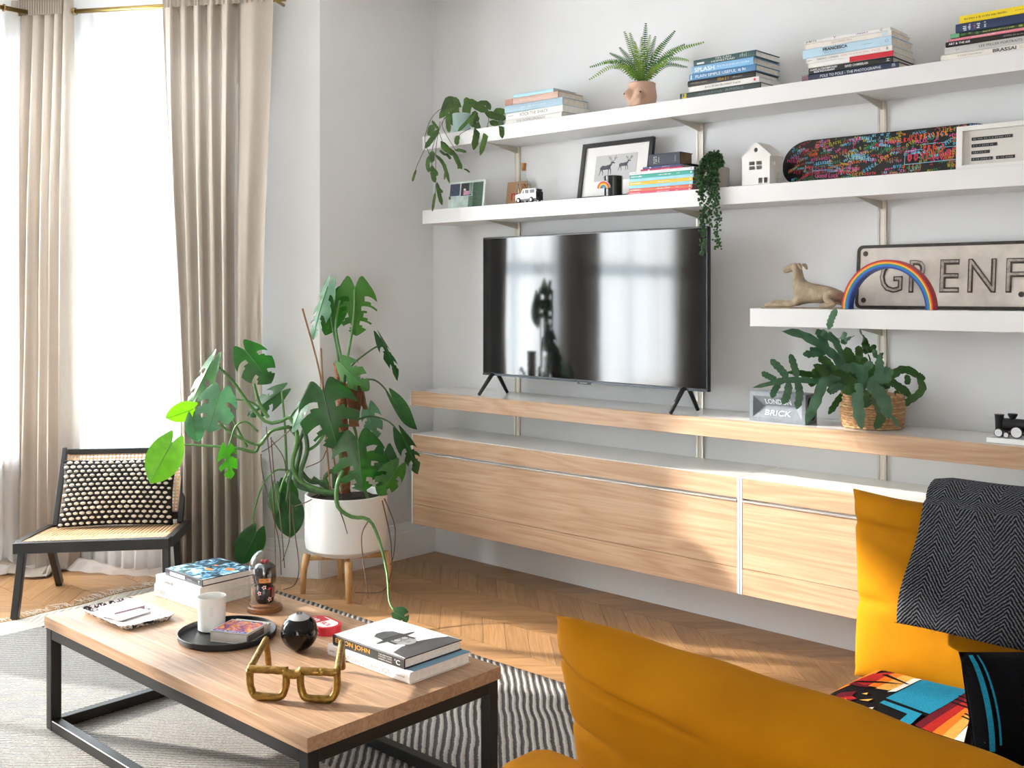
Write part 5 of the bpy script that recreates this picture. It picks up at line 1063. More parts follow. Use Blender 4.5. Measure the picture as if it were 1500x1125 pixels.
# ================================================================ CANE CHAIR
cw = V((.63, .777, 0)).normalized(); cf = V((.777, -.63, 0))         # across (left to right), and the way it faces
ca = math.atan2(cw.y, cw.x)
fl0 = onZ(25, 906, 0); Wc = .735
mid = fl0+cw*(Wc/2-.02); ch = thing('cane_chair', 'low black framed lounge chair with woven cane seat and back', 'chair', (mid.x, mid.y, 0), ca)
# local: x across, -y towards the front (chair faces -y), y back
CANE, t_, p_ = nt('cane_weave'); N = t_.nodes.new; L = t_.links.new; p_.inputs['Base Color'].default_value = srgb('#c99b6d'); p_.inputs['Roughness'].default_value = .55
tc = N('ShaderNodeTexCoord'); sp = N('ShaderNodeSeparateXYZ'); L(tc.outputs['UV'], sp.inputs[0])
def mth(op, a, b=None):
    n = N('ShaderNodeMath'); n.operation = op
    for i, q in enumerate((a, b)):
        if q is None: continue
        if isinstance(q, (int, float)): n.inputs[i].default_value = q
        else: L(q, n.inputs[i])
    return n.outputs[0]
cell = .0195
fx = mth('SUBTRACT', mth('FRACT', mth('MULTIPLY', sp.outputs[0], 1/cell)), .5); fy = mth('SUBTRACT', mth('FRACT', mth('MULTIPLY', sp.outputs[1], 1/cell)), .5)
r = mth('SQRT', mth('ADD', mth('MULTIPLY', fx, fx), mth('MULTIPLY', fy, fy))); hole = mth('LESS_THAN', r, .33)
tr = N('ShaderNodeBsdfTransparent'); mx = N('ShaderNodeMixShader'); L(hole, mx.inputs[0]); L(p_.outputs[0], mx.inputs[1]); L(tr.outputs[0], mx.inputs[2]); L(mx.outputs[0], t_.nodes['Material Output'].inputs[0])
nz = N('ShaderNodeTexNoise'); nz.inputs['Scale'].default_value = 40; L(tc.outputs['UV'], nz.inputs['Vector']); hs = N('ShaderNodeHueSaturation'); hs.inputs['Color'].default_value = srgb('#cfa276'); mr = N('ShaderNodeMapRange'); mr.inputs[3].default_value = .75; mr.inputs[4].default_value = 1.15; L(nz.outputs[0], mr.inputs[0]); L(mr.outputs[0], hs.inputs['Value']); L(hs.outputs[0], p_.inputs['Base Color'])
def cane_panel(name, corners, parent):
    a, b, c, d = [V(q) for q in corners]; me = bpy.data.meshes.new(name); me.from_pydata([a, b, c, d], [], [(0, 1, 2, 3)]); uv = me.uv_layers.new(name='UV'); w_ = (b-a).length; h_ = (d-a).length
    for i, q in enumerate(((0, 0), (w_, 0), (w_, h_), (0, h_))): uv.data[i].uv = q
    return objm(name, me, CANE, parent)
def beam(name, a, b, w_, h_, parent, up=UP, m=BLACKW, bev=.004):
    a, b = V(a), V(b); t = (b-a).normalized(); X = t.cross(up).normalized(); Z = X.cross(t); Lb = (b-a).length
    M = Matrix(((t.x, X.x, Z.x, a.x), (t.y, X.y, Z.y, a.y), (t.z, X.z, Z.z, a.z), (0, 0, 0, 1)))
    bm = bmesh.new(); bm_box(bm, 0, Lb, -w_/2, w_/2, -h_/2, h_/2, bev, 2); bmesh.ops.transform(bm, matrix=M, verts=bm.verts[:]); return bmo(name, bm, m, parent)
hw = Wc/2; zf, zr = .340, .300; yf, yr = -.015, .56
st = bpy.data.objects.new('seat', None); link(st, ch)
beam('front_rail', (-hw+.01, yf, zf), (hw-.01, yf, zf), .045, .052, st); beam('rear_rail', (-hw+.03, yr, zr-.01), (hw-.03, yr, zr-.01), .035, .04, st)
for s in (-1, 1): beam('side_rail', (s*(hw-.018), yf+.024, zf), (s*(hw-.018), yr+.02, zr), .036, .05, st)
cane_panel('cane', [(-hw+.036, yf+.02, zf+.022), (hw-.036, yf+.02, zf+.022), (hw-.036, yr-.015, zr+.018), (-hw+.036, yr-.015, zr+.018)], st)
for s in (-1, 1):
    beam('front_leg', (s*(hw-.02)+s*.0, yf-.02, .005), (s*(hw-.035), yf+.05, zf-.026), .034, .042, ch, up=V((0, 1, 0)))
    beam('rear_leg', (s*(hw-.06), yr+.03, .005), (s*(hw-.05), yr-.14, zr-.022), .032, .045, ch, up=V((0, 1, 0)))
    beam('back_post', (s*(hw-.05), yr-.02, zr+.02), (s*(hw-.045), yr+.20, .700), .03, .036, ch, up=V((0, 1, 0)))
bk = bpy.data.objects.new('backrest', None); link(bk, ch)
def bp(x, u): return V((x, yr-.02+.22*u, zr+.02+.38*u))
beam('top_rail', bp(-hw+.06, .955), bp(hw-.06, .955), .03, .030, bk); beam('lower_rail', bp(-hw+.066, .10), bp(hw-.066, .10), .028, .040, bk)
cane_panel('cane', [bp(-hw+.062, .15), bp(hw-.062, .15), bp(hw-.062, .93), bp(-hw+.062, .93)], bk)
for a, b in ((.15, .15), (.93, .93)): beam('cane_spline', bp(-hw+.066, a)+V((0, -.004, .002)), bp(hw-.066, b)+V((0, -.004, .002)), .006, .008, bk, m=mat('#d3ab7e', .6), bev=.001)
for s in (-1, 1): beam('cane_spline', bp(s*(hw-.068), .15)+V((0, -.004, 0)), bp(s*(hw-.068), .93)+V((0, -.004, 0)), .008, .006, bk, up=V((0, 1, 0)), m=mat('#d3ab7e', .6), bev=.001)
# bobble cushion leaning on the backrest
def pillow_geo(w_, h_, d_, nx=28, ny=20, pinch=.06, e=.55, sag=0, seed=0, wr=0):
    v, f = [], []
    for s in (1, -1):
        for j in range(ny+1):
            for i in range(nx+1):
                u, q = i/nx*2-1, j/ny*2-1; b = max(0, (1-u*u)*(1-q*q))**e
                x = u*w_/2*(1-pinch*(1-q*q)); z = q*h_/2*(1-pinch*(1-u*u)); y = -s*d_/2*b
                if wr: y += -s*wr*mnoise.noise((u*2.3+seed, q*2.3, s*3.1))*b; 
                v.append((x, y, z))
    n = (nx+1)*(ny+1)
    for s in (0, 1):
        for j in range(ny):
            for i in range(nx):
                a = s*n+j*(nx+1)+i; q = (a, a+1, a+nx+2, a+nx+1); f.append(q if s == 0 else tuple(reversed(q)))
    return v, f
def weld(o, d=.0004):
    bm = bmesh.new(); bm.from_mesh(o.data); bmesh.ops.remove_doubles(bm, verts=bm.verts[:], dist=d); bm.to_mesh(o.data); bm.free(); return o
pwid, phei, pdep = .585, .355, .13
c_ = ch.matrix_basis @ (bp(.005, .38)+V((0, -.105, .030)))
cu = thing('bobble_cushion', 'black and cream bobble knit cushion on the cane chair', 'cushion', tuple(c_), ca); cu.rotation_euler = (R_(-22), 0, ca)
v, f = pillow_geo(pwid, phei, pdep, pinch=.05); body = weld(obj('cover', v, f, mat('#2a2624', .95, var=.2, vscale=90, bump=.5, bscale=200), cu, True))
G, G2 = [], []; rb = random.Random(3)
rows, cols_ = 14, 16; bl = lathe_geo([(0, -1), (.75, -.6), (1, 0), (.75, .6), (0, 1)], 8)
for s in (1, -1):
    for j in range(rows):
        for i in range(cols_):
            u = (i+.5+(.5 if j % 2 else 0))/(cols_+.5)*2-1; q = (j+.5)/rows*2-1; b = max(0, (1-u*u)*(1-q*q))**.55
            x = u*pwid/2*(1-.05*(1-q*q)); z = q*phei/2*(1-.05*(1-u*u)); y = -s*(pdep/2*b+.002); r = .0118*rb.uniform(.85, 1.12)
            if abs(u) > .985: continue
            G.append(([(x+a*r*1.12, y+b_*r*.75, z+c*r*.72) for a, b_, c in bl[0]], bl[1]))
v, f = merge(G); stuff(obj('bobbles', v, f, mat('#e6dccd', .95, var=.08, vscale=80, bump=.4, bscale=300), cu, True))
for s in (-1,):
    for j in range(rows+1):
        P = []
        for i in range(22):
            u = (i/21*2-1)*.985; q = max(-.985, min(.985, j/rows*2-1)); b = max(0, (1-u*u)*(1-q*q))**.55
            P.append((u*pwid/2*(1-.05*(1-q*q)), s*(pdep/2*b+.002), q*phei/2*(1-.05*(1-u*u))+.0012*math.sin(i*2.1)))
        tube('knit_row', P, .0042, mat('#1d1a19', .95, var=.2, vscale=120), cu, 5)
# ================================================================ COFFEE TABLE OBJECTS
def rz_of(a, b): d = V(b)-V(a); return math.atan2(d.y, d.x)
# patterned tray with papers
q = [onZ(*p, TZ) for p in ((116, 898), (182, 927), (258, 907), (191, 880))]
cT = (q[0]+q[1]+q[2]+q[3])/4; rz = rz_of(q[0], q[1]); Wt = ((q[1]-q[0]).length+(q[2]-q[3]).length)/2; Dt = ((q[3]-q[0]).length+(q[2]-q[1]).length)/2
t = thing('paper_tray', 'small rectangular tray with black and white speckled rim holding papers', 'tray', (cT.x, cT.y, TZ+.0005), rz)
SPK, t_, p_ = nt('speckle'); nz = t_.nodes.new('ShaderNodeTexVoronoi'); nz.inputs['Scale'].default_value = 160; cr = t_.nodes.new('ShaderNodeValToRGB'); cr.color_ramp.interpolation = 'CONSTANT'
n3 = t_.nodes.new('ShaderNodeTexNoise'); n3.inputs['Scale'].default_value = 90; n3.inputs['Detail'].default_value = 3; tc3 = t_.nodes.new('ShaderNodeTexCoord'); t_.links.new(tc3.outputs['Object'], n3.inputs['Vector'])
cr.color_ramp.elements[0].color = srgb('#242326'); cr.color_ramp.elements[1].color = srgb('#f0eeec'); cr.color_ramp.elements[1].position = .50; t_.links.new(n3.outputs[0], cr.inputs[0]); t_.links.new(cr.outputs[0], p_.inputs['Base Color']); p_.inputs['Roughness'].default_value = .3
def rr_ring(w_, d_, r, z, n=5): return [V((x, y, z)) for x, y in rrect(-w_/2, w_/2, -d_/2, d_/2, r, n)]
rings = [rr_ring(Wt-.03, Dt-.03, .02, 0), rr_ring(Wt, Dt, .03, .016), rr_ring(Wt-.004, Dt-.004, .028, .018), rr_ring(Wt-.034, Dt-.034, .018, .004)]
n = len(rings[0]); v = [p for r in rings for p in r]; f = [tuple(range(n-1, -1, -1))]+[tuple(3*n+i for i in range(n))]
for k in range(3): f += [(k*n+i, k*n+(i+1) % n, (k+1)*n+(i+1) % n, (k+1)*n+i) for i in range(n)]
obj('dish', v, f, SPK, t)
def sheet(name, cx, cy, w_, d_, z, th, rz, m, parent=None, lab=None, cat='paper', group=None):
    o = box(name, -w_/2, w_/2, -d_/2, d_/2, 0, th, m, parent); 
    o.location = (cx, cy, z); o.rotation_euler[2] = rz
    if lab: tag(o, lab, cat, group)
    return o
PK = mat('#e9dfe2', .7, var=.06, vscale=25); PP = mat('#c7a7b0', .7, var=.05)
Mt = Matrix.Translation((cT.x, cT.y, TZ)) @ Matrix.Rotation(rz, 4, 'Z')
def tl(x, y): p = Mt @ V((x, y, 0)); return p.x, p.y
sheet('printed_sheet', *tl(.02, -.01), Wt*.80, Dt*.72, TZ+.0052, .002, rz+.02, mat('#e4dfdc', .7, var=.12, vscale=18), None, 'pale printed sheet lying flat in the speckled tray')
for k, nm in enumerate(('lowest', 'middle', 'topmost')): sheet('leaflet', *tl(-.005+.006*k, -.002-.004*k), Wt*.34, Dt*.66, TZ+.0078+.0022*k, .002, rz+.10*k, PK, None, nm+' thin pale leaflet of the fan in the speckled tray', 'paper', 'leaflets fanned in the tray')
pk = thing('card_pack', 'thick pinkish stack of cards with white top in the tray', 'cards', (*tl(-.065, .012), TZ+.0052), rz+.06)
box('stack_edges', -Wt*.16, Wt*.16, -Dt*.30, Dt*.30, 0, .013, PP, pk); box('top_card', -Wt*.162, Wt*.162, -Dt*.302, Dt*.302, .0131, .0145, PK, pk)
# three white/blue books
A = onZ(227, 872, TZ); B = onZ(300, 896, TZ); rzb = rz_of(A, B); wB = .285; dBk = .235
ex = V((math.cos(rzb), math.sin(rzb), 0)); ey = V((-ex.y, ex.x, 0)); c0 = A+ex*(wB/2)
ACR = mat('#f3f2f0', .4, var=.02)
z = TZ
b = book('thick white surf book at the bottom of the coffee table stack', (c0.x, c0.y, z+.0005), rzb, wB, dBk, .044, '#f4f3f1', [('Surf Shacks', '#55524f', .03, .26, .42, .5)], PAGEW, True, 'books stacked on the coffee table', bow=.002); box('spine_print', -wB/2, -wB/2+wB*.29, -.0023, -.0018, .002, .042, TXT('#ddd9d4'), b); z += .045
book('white book in the middle of the coffee table stack', (c0.x+.004, c0.y+.004, z+.0002), rzb+.01, wB-.004, dBk, .034, '#efedea', [('~10', '#8c8986', .20, .44, .38)], PAGEW, True, 'books stacked on the coffee table', bow=.002); z += .0345
c1 = c0+ex*.022+ey*.016
b = book('book with a blue and orange painterly cover topping the coffee table stack', (c1.x, c1.y, z+.0002), rzb-.03, wB-.035, dBk-.01, .025, '#2b3038', [(None, '#dfe2e4', .14, .54, .5), ('~11', '#8a9096', .16, .52, .26), ('~9', '#9aa0a6', .60, .74, .2), ('Y', '#e5e8ea', .90, .94, .5)], PAGEW, True, 'books stacked on the coffee table', bow=.001)
ART, t_, p_ = nt('painterly_cover'); N = t_.nodes.new; L = t_.links.new; tc = N('ShaderNodeTexCoord'); nz = N('ShaderNodeTexNoise'); nz.inputs['Scale'].default_value = 26; nz.inputs['Detail'].default_value = 5; nz.inputs['Distortion'].default_value = 1.2; L(tc.outputs['Object'], nz.inputs['Vector'])
cr = N('ShaderNodeValToRGB'); e = cr.color_ramp.elements; e[0].position = .36; e[0].color = srgb('#14181f'); e[1].position = .66; e[1].color = srgb('#cfe1ea')
for ps, c in ((.45, '#27455e'), (.52, '#4d87ad'), (.58, '#86b3cc')): k = e.new(ps); k.color = srgb(c)
L(nz.outputs[0], cr.inputs[0]); L(cr.outputs[0], p_.inputs['Base Color']); p_.inputs['Roughness'].default_value = .25
cv = box('cover_print', -(wB-.035)/2+.001, (wB-.035)/2-.001, .004, dBk-.012, .0249, .0254, ART, b)
for x, y, w_, d_ in ((.01, .10, .05, .022), (.07, .15, .05, .028), (-.02, .15, .02, .014), (-.03, .06, .02, .012)):
    v, f = lathe_geo([(1, 0), (1, .0005), (0, .0006)], 9); obj('orange_patch', [(x+a*w_/2*(1+.2*math.sin(i*2)), y+b_*d_/2, .0254+c) for i, (a, b_, c) in enumerate(v)], f, mat('#e07b3d', .3, var=.3, vscale=90), cv)
# glass cloche with wooden doll
c0 = onZ(388, 893.5, TZ); t = thing('glass_cloche', 'glass dome on a wooden base covering a painted doll', 'cloche', (c0.x, c0.y, TZ+.0005)); RB = .0625
WB = wood('cloche_wood', '#9a6b42', '#6d4527', 'X', 4, .4, .02); lathe('base', [(0, 0), (RB, 0), (RB+.001, .004), (RB, .016), (RB-.006, .0185), (RB-.008, .019), (RB-.008, .026), (RB-.010, .028), (0, .028)], WB, t, 40)
lathe('dome', [(RB-.0065, .0195), (RB-.0065, .145)]+[((RB-.0065)*math.cos(R_(a)), .145+(RB+.028)*math.sin(R_(a)) if False else .155+.062*math.sin(R_(a))) for a in range(10, 91, 10)], thin_glass('dome_glass', (1, 1, 1, 1), .03), t, 48, ang=80)
dl = thing('painted_doll', 'black lacquered wooden doll with red bow and flower body', 'doll', (c0.x, c0.y, TZ+.0288), math.atan2(CAM.y-c0.y, CAM.x-c0.x)-R_(90)+R_(180))
LQ = mat('#17171a', .15, var=.05, coat=.6)
lathe('body', [(0, 0), (.026, 0), (.031, .006), (.035, .025), (.034, .045), (.028, .062), (.018, .068), (0, .069)], mat('#231f22', .25, var=.1), dl, 28)
lathe('hair', [(0, .062), (.030, .064), (.038, .072), (.0405, .090), (.0405, .115), (.036, .130), (.024, .139), (.010, .141), (0, .141)], LQ, dl, 32)
def decal(name, ang, z0, z1, wdeg, r, m, parent, n=8):
    v, f = [], []
    for i in range(n+1):
        a = R_(ang-wdeg/2+wdeg*i/n)-math.pi/2
        for zz in (z0, z1): v.append((r*math.cos(a), r*math.sin(a), zz))
    for i in range(n): f.append((2*i, 2*i+2, 2*i+3, 2*i+1))
    return obj(name, v, f, m, parent)
fc = decal('face', 0, .078, .094, 60, .0412, mat('#c98239', .5, var=.08), dl)
for s in (-13, 13): decal('eye', s, .087, .0885, 12, .0416, TXT('#2a1a12'), fc)
decal('mouth', 0, .0815, .0825, 6, .0416, TXT('#a03a2a'), fc)
for s in (-1, 1): v, f = lathe_geo([(0, -.007), (.006, -.004), (.0075, 0), (.006, .004), (0, .007)], 12, (s*.0075, 0, .147)); obj('bow', v, f, mat('#a8242f', .35), dl, True)
for ang, zz in ((-32, .040), (28, .018), (30, .052), (-5, .060)):
    a = R_(ang)-math.pi/2; r = .0358 if zz < .05 else .031; ctr = V((r*math.cos(a), r*math.sin(a), zz)); nx = V((-math.sin(a), math.cos(a), 0)); v = [ctr+V((math.cos(a), math.sin(a), 0))*.0008]; m_ = 10
    for k in range(m_): rr_ = .0095 if k % 2 else .005; v.append(ctr+nx*(rr_*math.cos(2*math.pi*k/m_))+UP*(rr_*math.sin(2*math.pi*k/m_)))
    fl_ = obj('flower', v, [(0, 1+k, 1+(k+1) % m_) for k in range(m_)], mat('#efe6dc', .4) if ang < 29 else mat('#9c3a3a', .4), dl)
    v = [ctr+V((math.cos(a), math.sin(a), 0))*.0012]+[ctr+V((math.cos(a), math.sin(a), 0))*.0006+nx*(.0042*math.cos(2*math.pi*k/8))+UP*(.0042*math.sin(2*math.pi*k/8)) for k in range(8)]; obj('flower_centre', v, [(0, 1+k, 1+(k+1) % 8) for k in range(8)], mat('#c5252b', .4), fl_)
decal('sleeve_pattern', 62, .022, .058, 40, .0355, mat('#7d3b3f', .5, var=.5, vscale=150), dl)
# round black tray
c0 = onZ(333, 932, TZ); Rt = .160; t = thing('round_tray', 'round black metal tray under the candle and matchbox', 'tray', (c0.x, c0.y, TZ+.0005)); lathe('dish', [(0, 0), (Rt-.006, 0), (Rt-.001, .004), (Rt, .020), (Rt-.002, .0215), (Rt-.004, .020), (Rt-.006, .007), (Rt-.010, .005), (0, .005)], mat('#1c1d20', .42, var=.04, metal=.3), t, 64)
# candle
c0 = onZ(310, 922, TZ+.0055); t = thing('scented_candle', 'frosted white glass candle standing on the black tray', 'candle', (c0.x, c0.y, TZ+.0058)); lathe('glass', [(0, .001), (.040, .001), (.0445, .004), (.0475, .112), (.0465, .1135), (.0450, .112), (.0425, .006), (0, .005)], mat('#e6e6e2', .35, var=.02, sub=.0), t, 40)
lathe('wax', [(0, .006), (.0421, .007), (.0440, .090), (0, .090)], mat('#f2efe6', .5, var=.02), t, 36); tube('wick', [(0, 0, .089), (.001, 0, .099)], .0011, mat('#5a5048', .8), t, 5)
lt = Matrix.Rotation(math.atan2(CAM.y-c0.y, CAM.x-c0.x)+R_(90), 4, 'Z')
for k in range(5): box('embossed_mark', -.006, .006-.002*(k % 2), -.0475-.0002*k, -.0445, .058+.006*k, .0595+.006*k, TXT('#cfccc6'), t).matrix_basis = lt
# matchbox with sunset print, drawer slightly open
q = [onZ(*p, TZ+.041) for p in ((307, 925.5), (360, 931.5), (392, 911), (341, 904))]
cM = (q[0]+q[1]+q[2]+q[3])/4; rz = rz_of(q[0], q[1]); wM = (q[1]-q[0]).length; dM = ((q[2]-q[1]).length+(q[3]-q[0]).length)/2*.82
t = thing('matchbox', 'large matchbox with a colourful sunset print on the black tray', 'matchbox', (cM.x, cM.y, TZ+.0058), rz); hM = .0352; CARD = mat('#d9d4cc', .7, var=.06)
bm = bmesh.new(); bm_box(bm, -wM/2, wM/2, -dM/2, dM/2, 0, .0012); bm_box(bm, -wM/2, wM/2, -dM/2, dM/2, hM-.0012, hM); bm_box(bm, -wM/2, -wM/2+.0012, -dM/2, dM/2, .0012, hM-.0012); bm_box(bm, wM/2-.0012, wM/2, -dM/2, dM/2, .0012, hM-.0012); bmo('sleeve', bm, CARD, t)
box('drawer', -wM/2+.002, wM/2-.002, -dM/2+.008, dM/2+.026, .002, hM-.006, mat('#cfcac2', .75, var=.05), t)
PRT, t_, p_ = nt('sunset_print'); N = t_.nodes.new; L = t_.links.new; tc = N('ShaderNodeTexCoord'); nz = N('ShaderNodeTexNoise'); nz.inputs['Scale'].default_value = 22; nz.inputs['Detail'].default_value = 2; nz.inputs['Distortion'].default_value = 2; L(tc.outputs['Object'], nz.inputs['Vector'])
cr = N('ShaderNodeValToRGB'); cr.color_ramp.interpolation = 'CONSTANT'; e = cr.color_ramp.elements; e[0].position = 0; e[0].color = srgb('#3a3f8f'); e[1].position = .40; e[1].color = srgb('#c9546a')
for ps, c in ((.48, '#e2733f'), (.54, '#e9b23c'), (.60, '#e58fa0'), (.66, '#5a54a8')): k = e.new(ps); k.color = srgb(c)
L(nz.outputs[0], cr.inputs[0]); L(cr.outputs[0], p_.inputs['Base Color']); p_.inputs['Roughness'].default_value = .4
pr = box('printed_label', -wM/2+.004, wM/2-.004, -dM/2+.018, dM/2-.010, hM, hM+.0004, PRT, t); box('label_border', -wM/2+.004, wM/2-.004, -dM/2+.003, -dM/2+.0178, hM, hM+.0004, TXT('#3d4fa0'), pr); text('label_lettering', '~7', TXT('#ece8e2'), pr, Mat_top(0, -dM/2+.0105, hM+.0006), fit_w=wM*.78, fit_h=.009)
box('title_strip', -wM*.2, wM*.40, dM/2-.0085, dM/2-.0035, hM, hM+.0004, TXT('#2c3f66'), pr)
box('striker', wM/2, wM/2+.0003, -dM/2+.01, dM/2-.02, .006, hM-.008, mat('#6a625c', .9, var=.2), t); text('side_lettering', '~2', TXT('#3d4fa0'), t, Matrix.Translation((wM/2+.0005, -dM/2+.006, hM/2)) @ Matrix.Rotation(R_(90), 4, 'Z') @ M_FRONT, fit_w=.006, fit_h=.014)
# eight ball
rBk = .0585; c0 = onD(438.5, 925, 3.42); t = thing('eight_ball', 'glossy black fortune ball with a white numbered top', 'toy ball', (c0.x, c0.y, TZ+.0003)); n = 24
prof = [(rBk*math.sin(math.pi*i/n), rBk-rBk*math.cos(math.pi*i/n)) for i in range(n+1)]; prof[0] = (.018, rBk-math.sqrt(rBk**2-.018**2)); prof = [prof[0]]+[p for p in prof[1:] if p[1] > prof[0][1]]
lathe('ball', prof, mat('#070708', .07, var=.02, spec=.35), t, 48, ang=60); pc_ = [(0, 2*rBk+.0004)]+[((rBk+.0004)*math.sin(R_(a)), rBk+(rBk+.0004)*math.cos(R_(a))) for a in (6, 12, 18, 24, 30, 35)]
td = V((CAM.x-c0.x, CAM.y-c0.y, 0)).normalized(); cap = lathe('white_disc', list(reversed(pc_)), mat('#a9abad', .2), t, 28, ang=80)
text('numeral', '8', TXT('#151516'), cap, Mat_top(0, 0, 2*rBk+.0012, math.atan2(td.y, td.x)+R_(90)), fit_w=.020, fit_h=.032, fat=.02)
cap.data.transform(Matrix.Translation((0, 0, -rBk))); cap.data.transform(Matrix.Rotation(R_(6), 4, V((-td.y, td.x, 0)))); cap.data.transform(Matrix.Translation((0, 0, rBk)))
# red tin
q0 = onZ(452, 905, TZ+.028); q1 = onZ(500, 913, TZ+.028); c0 = onZ(473, 911, TZ+.028); t = thing('red_tin', 'red and white oval mint tin beside the black ball', 'tin', (c0.x, c0.y, TZ+.0005), -.12); w_, d_, hT = .150, .088, .028
def slab(name, w, d, r, z0, z1, m, parent, x0=0): 
    P = rrect(-w/2, w/2, -d/2, d/2, r, 8); n = len(P); v = [(x+x0, y, z) for z in (z0, z1) for x, y in P]; return obj(name, v, [tuple(range(n-1, -1, -1)), tuple(range(n, 2*n))]+[(i, (i+1) % n, n+(i+1) % n, n+i) for i in range(n)], m, parent)
RED = mat('#c51f30', .3, var=.04, coat=.3); slab('tin_base', w_, d_, .04, 0, .020, RED, t); lid = slab('lid', w_+.002, d_+.002, .041, .0205, hT, RED, t); slab('lid_panel', w_*.86, d_*.80, .034, hT, hT+.0004, TXT('#efe9e6'), lid)
box('red_block', -w_*.40, -w_*.02, -d_*.30, d_*.33, hT+.0005, hT+.0008, RED, lid); text('lettering', 'SICK', TXT('#c51f30'), lid, Mat_top(w_*.19, -d_*.06, hT+.001, 0), fit_w=w_*.34, fit_h=d_*.24, fat=.01); text('lettering', '~2', TXT('#efe9e6'), lid, Mat_top(-w_*.2, -d_*.05, hT+.0012, 0), fit_w=w_*.22, fit_h=d_*.24, fat=.01)
text('side_lettering', '~17', TXT('#f1e6e4'), t, Mat_front(w_*.10, -d_/2-.0006, .010), fit_w=.066, fit_h=.0055); box('side_mark', -.045, -.037, -d_/2-.0006, -d_/2, .006, .014, TXT('#f1e6e4'), t)
# bronze spectacles sculpture
GOLD = mat('#8a6a2f', .38, metal=.75, var=.35, vscale=70, bump=.35, bscale=70)
a = onZ(372, 1025, TZ); b = onZ(487, 1030, TZ); c0 = (a+b)/2; rz = rz_of(a, b); k = (onD(497, 1000, 3.0)-onD(360.5, 1000, 3.0)).length
t = thing('spectacles_sculpture', 'gold bronze spectacles sculpture standing on the coffee table', 'sculpture', (c0.x, c0.y, TZ+.0005), rz); H_ = .094; hw = k/2
def lens(cx, s):
    P = []; w2 = hw*.40; x0, x1 = cx-w2, cx+w2
    base_ = [(x0, H_-.010), (x0, .050), (x0+w2*.10, .026), (x0+w2*.40, .0115), (x1-w2*.40, .0115), (x1-w2*.10, .026), (x1, .050), (x1, H_-.010)]
    return base_
bl_ = []
for s in (-1, 1):
    cx = s*hw*.56; base_ = lens(cx, s); P = spline([V((x, .002*math.sin(i*1.3), z)) for i, (x, z) in enumerate(base_)], 40)
    rr_ = [.0108+.0012*mnoise.noise((i*.25, s*3, 1)) for i in range(41)]; bl_.append(tube_geo(P, rr_, 10))
    P = [V((cx-hw*.44+hw*.88*i/14, .001*math.sin(i), H_-.009+.001*mnoise.noise((i*.5, s, 4)))) for i in range(15)]; bl_.append(tube_geo(P, [.0110+.0010*mnoise.noise((i*.35, s*2, 8)) for i in range(15)], 10))
P = spline([V((-hw*.22, 0, H_-.010)), V((-hw*.08, 0, H_-.018)), V((hw*.08, 0, H_-.018)), V((hw*.22, 0, H_-.010))], 10); bl_.append(tube_geo(P, [.012, .012, .0125, .0125, .013, .013, .013, .0125, .0125, .012, .012], 10))
v, f = merge(bl_); obj('front_frame', v, f, GOLD, t, True)
Minv = t.matrix_basis.inverted(); Minv = (Matrix.Translation(t.location) @ Matrix.Rotation(rz, 4, 'Z')).inverted()
for s, e_ in ((-1, (393.5, 977)), (1, (501.5, 981))):
    g = Minv @ onZ(*e_, TZ+.004); g = V((g.x, g.y, .009)); h0 = V((s*hw*.96, .004, H_-.008)); bend = V((s*hw*.96+(g.x-s*hw*.96)*.82, g.y*.84, H_+.006))
    P = [h0+(bend-h0)*(i/9) for i in range(10)]+[bend+(g-bend)*(i/7) for i in range(1, 8)]; tube('temple', P, [.0098+.0008*mnoise.noise((i*.4, s, 2)) for i in range(17)], GOLD, t, 9)
# pair of books at the far corner
A = onZ(481, 959, TZ); B = onZ(601, 1003, TZ); rzb = rz_of(A, B); w1 = (B-A).length; c0 = (A+B)/2; R1 = onZ(689, 971, TZ); d1 = (R1-B).length
b = book('white spined book with a blue cover under the portrait book', (c0.x, c0.y, TZ+.0005), rzb, w1, d1, .034, '#ece9e6', [('NORTHERN COMFORT', '#8f8c8c', .22, .79, .46, .5, 180), ('gestalten', '#6f6c6c', .83, .95, .2, .5, 180), ('~7', '#b5b2b0', .03, .10, .18, .5)], PAGEW, True, bow=.004); box('cover_print', -w1/2+.002, w1/2, .014, d1, .0338, .0345, mat('#6f9fbc', .4, var=.05), b)
A2 = onZ(488, 944, TZ+.0349); B2 = onZ(592.5, 981, TZ+.0349); rz2 = rz_of(A2, B2); w2 = (B2-A2).length; c2 = (A2+B2)/2; R2 = onZ(673, 951, TZ+.0349); d2 = (R2-B2).length
th2 = .031
b = book('black spined book with a grey hat portrait on its white cover', (c2.x, c2.y, TZ+.0355), rz2, w2, d2, th2, '#1f1d1c', [('ELTON JOHN', '#d9962f', .045, .54, .60, .5, 0, .012), ('THE DEFINITIVE', '#d8d5d2', .66, .84, .14, .70), ('PORTRAIT, WITH', '#d8d5d2', .66, .84, .14, .48), ('UNSEEN IMAGES', '#d8d5d2', .66, .84, .14, .26), ("'C", '#f2f0ee', .88, .95, .46)], PAGEW, True, bow=.002)
zt2 = th2; cv = box('cover_print', -w2/2+.0012, w2/2-.0012, .003, d2-.0012, zt2-.0001, zt2+.0004, mat('#e9e8e6', .35, var=.01), b)
text('cover_title', 'ELTON JOHN', TXT('#cfcdcb'), cv, Matrix.Translation((-w2*.40, d2*.50, zt2+.0007)) @ Matrix.Rotation(R_(90), 4, 'Z'), fit_w=d2*.78, fit_h=w2*.10, fat=.005)
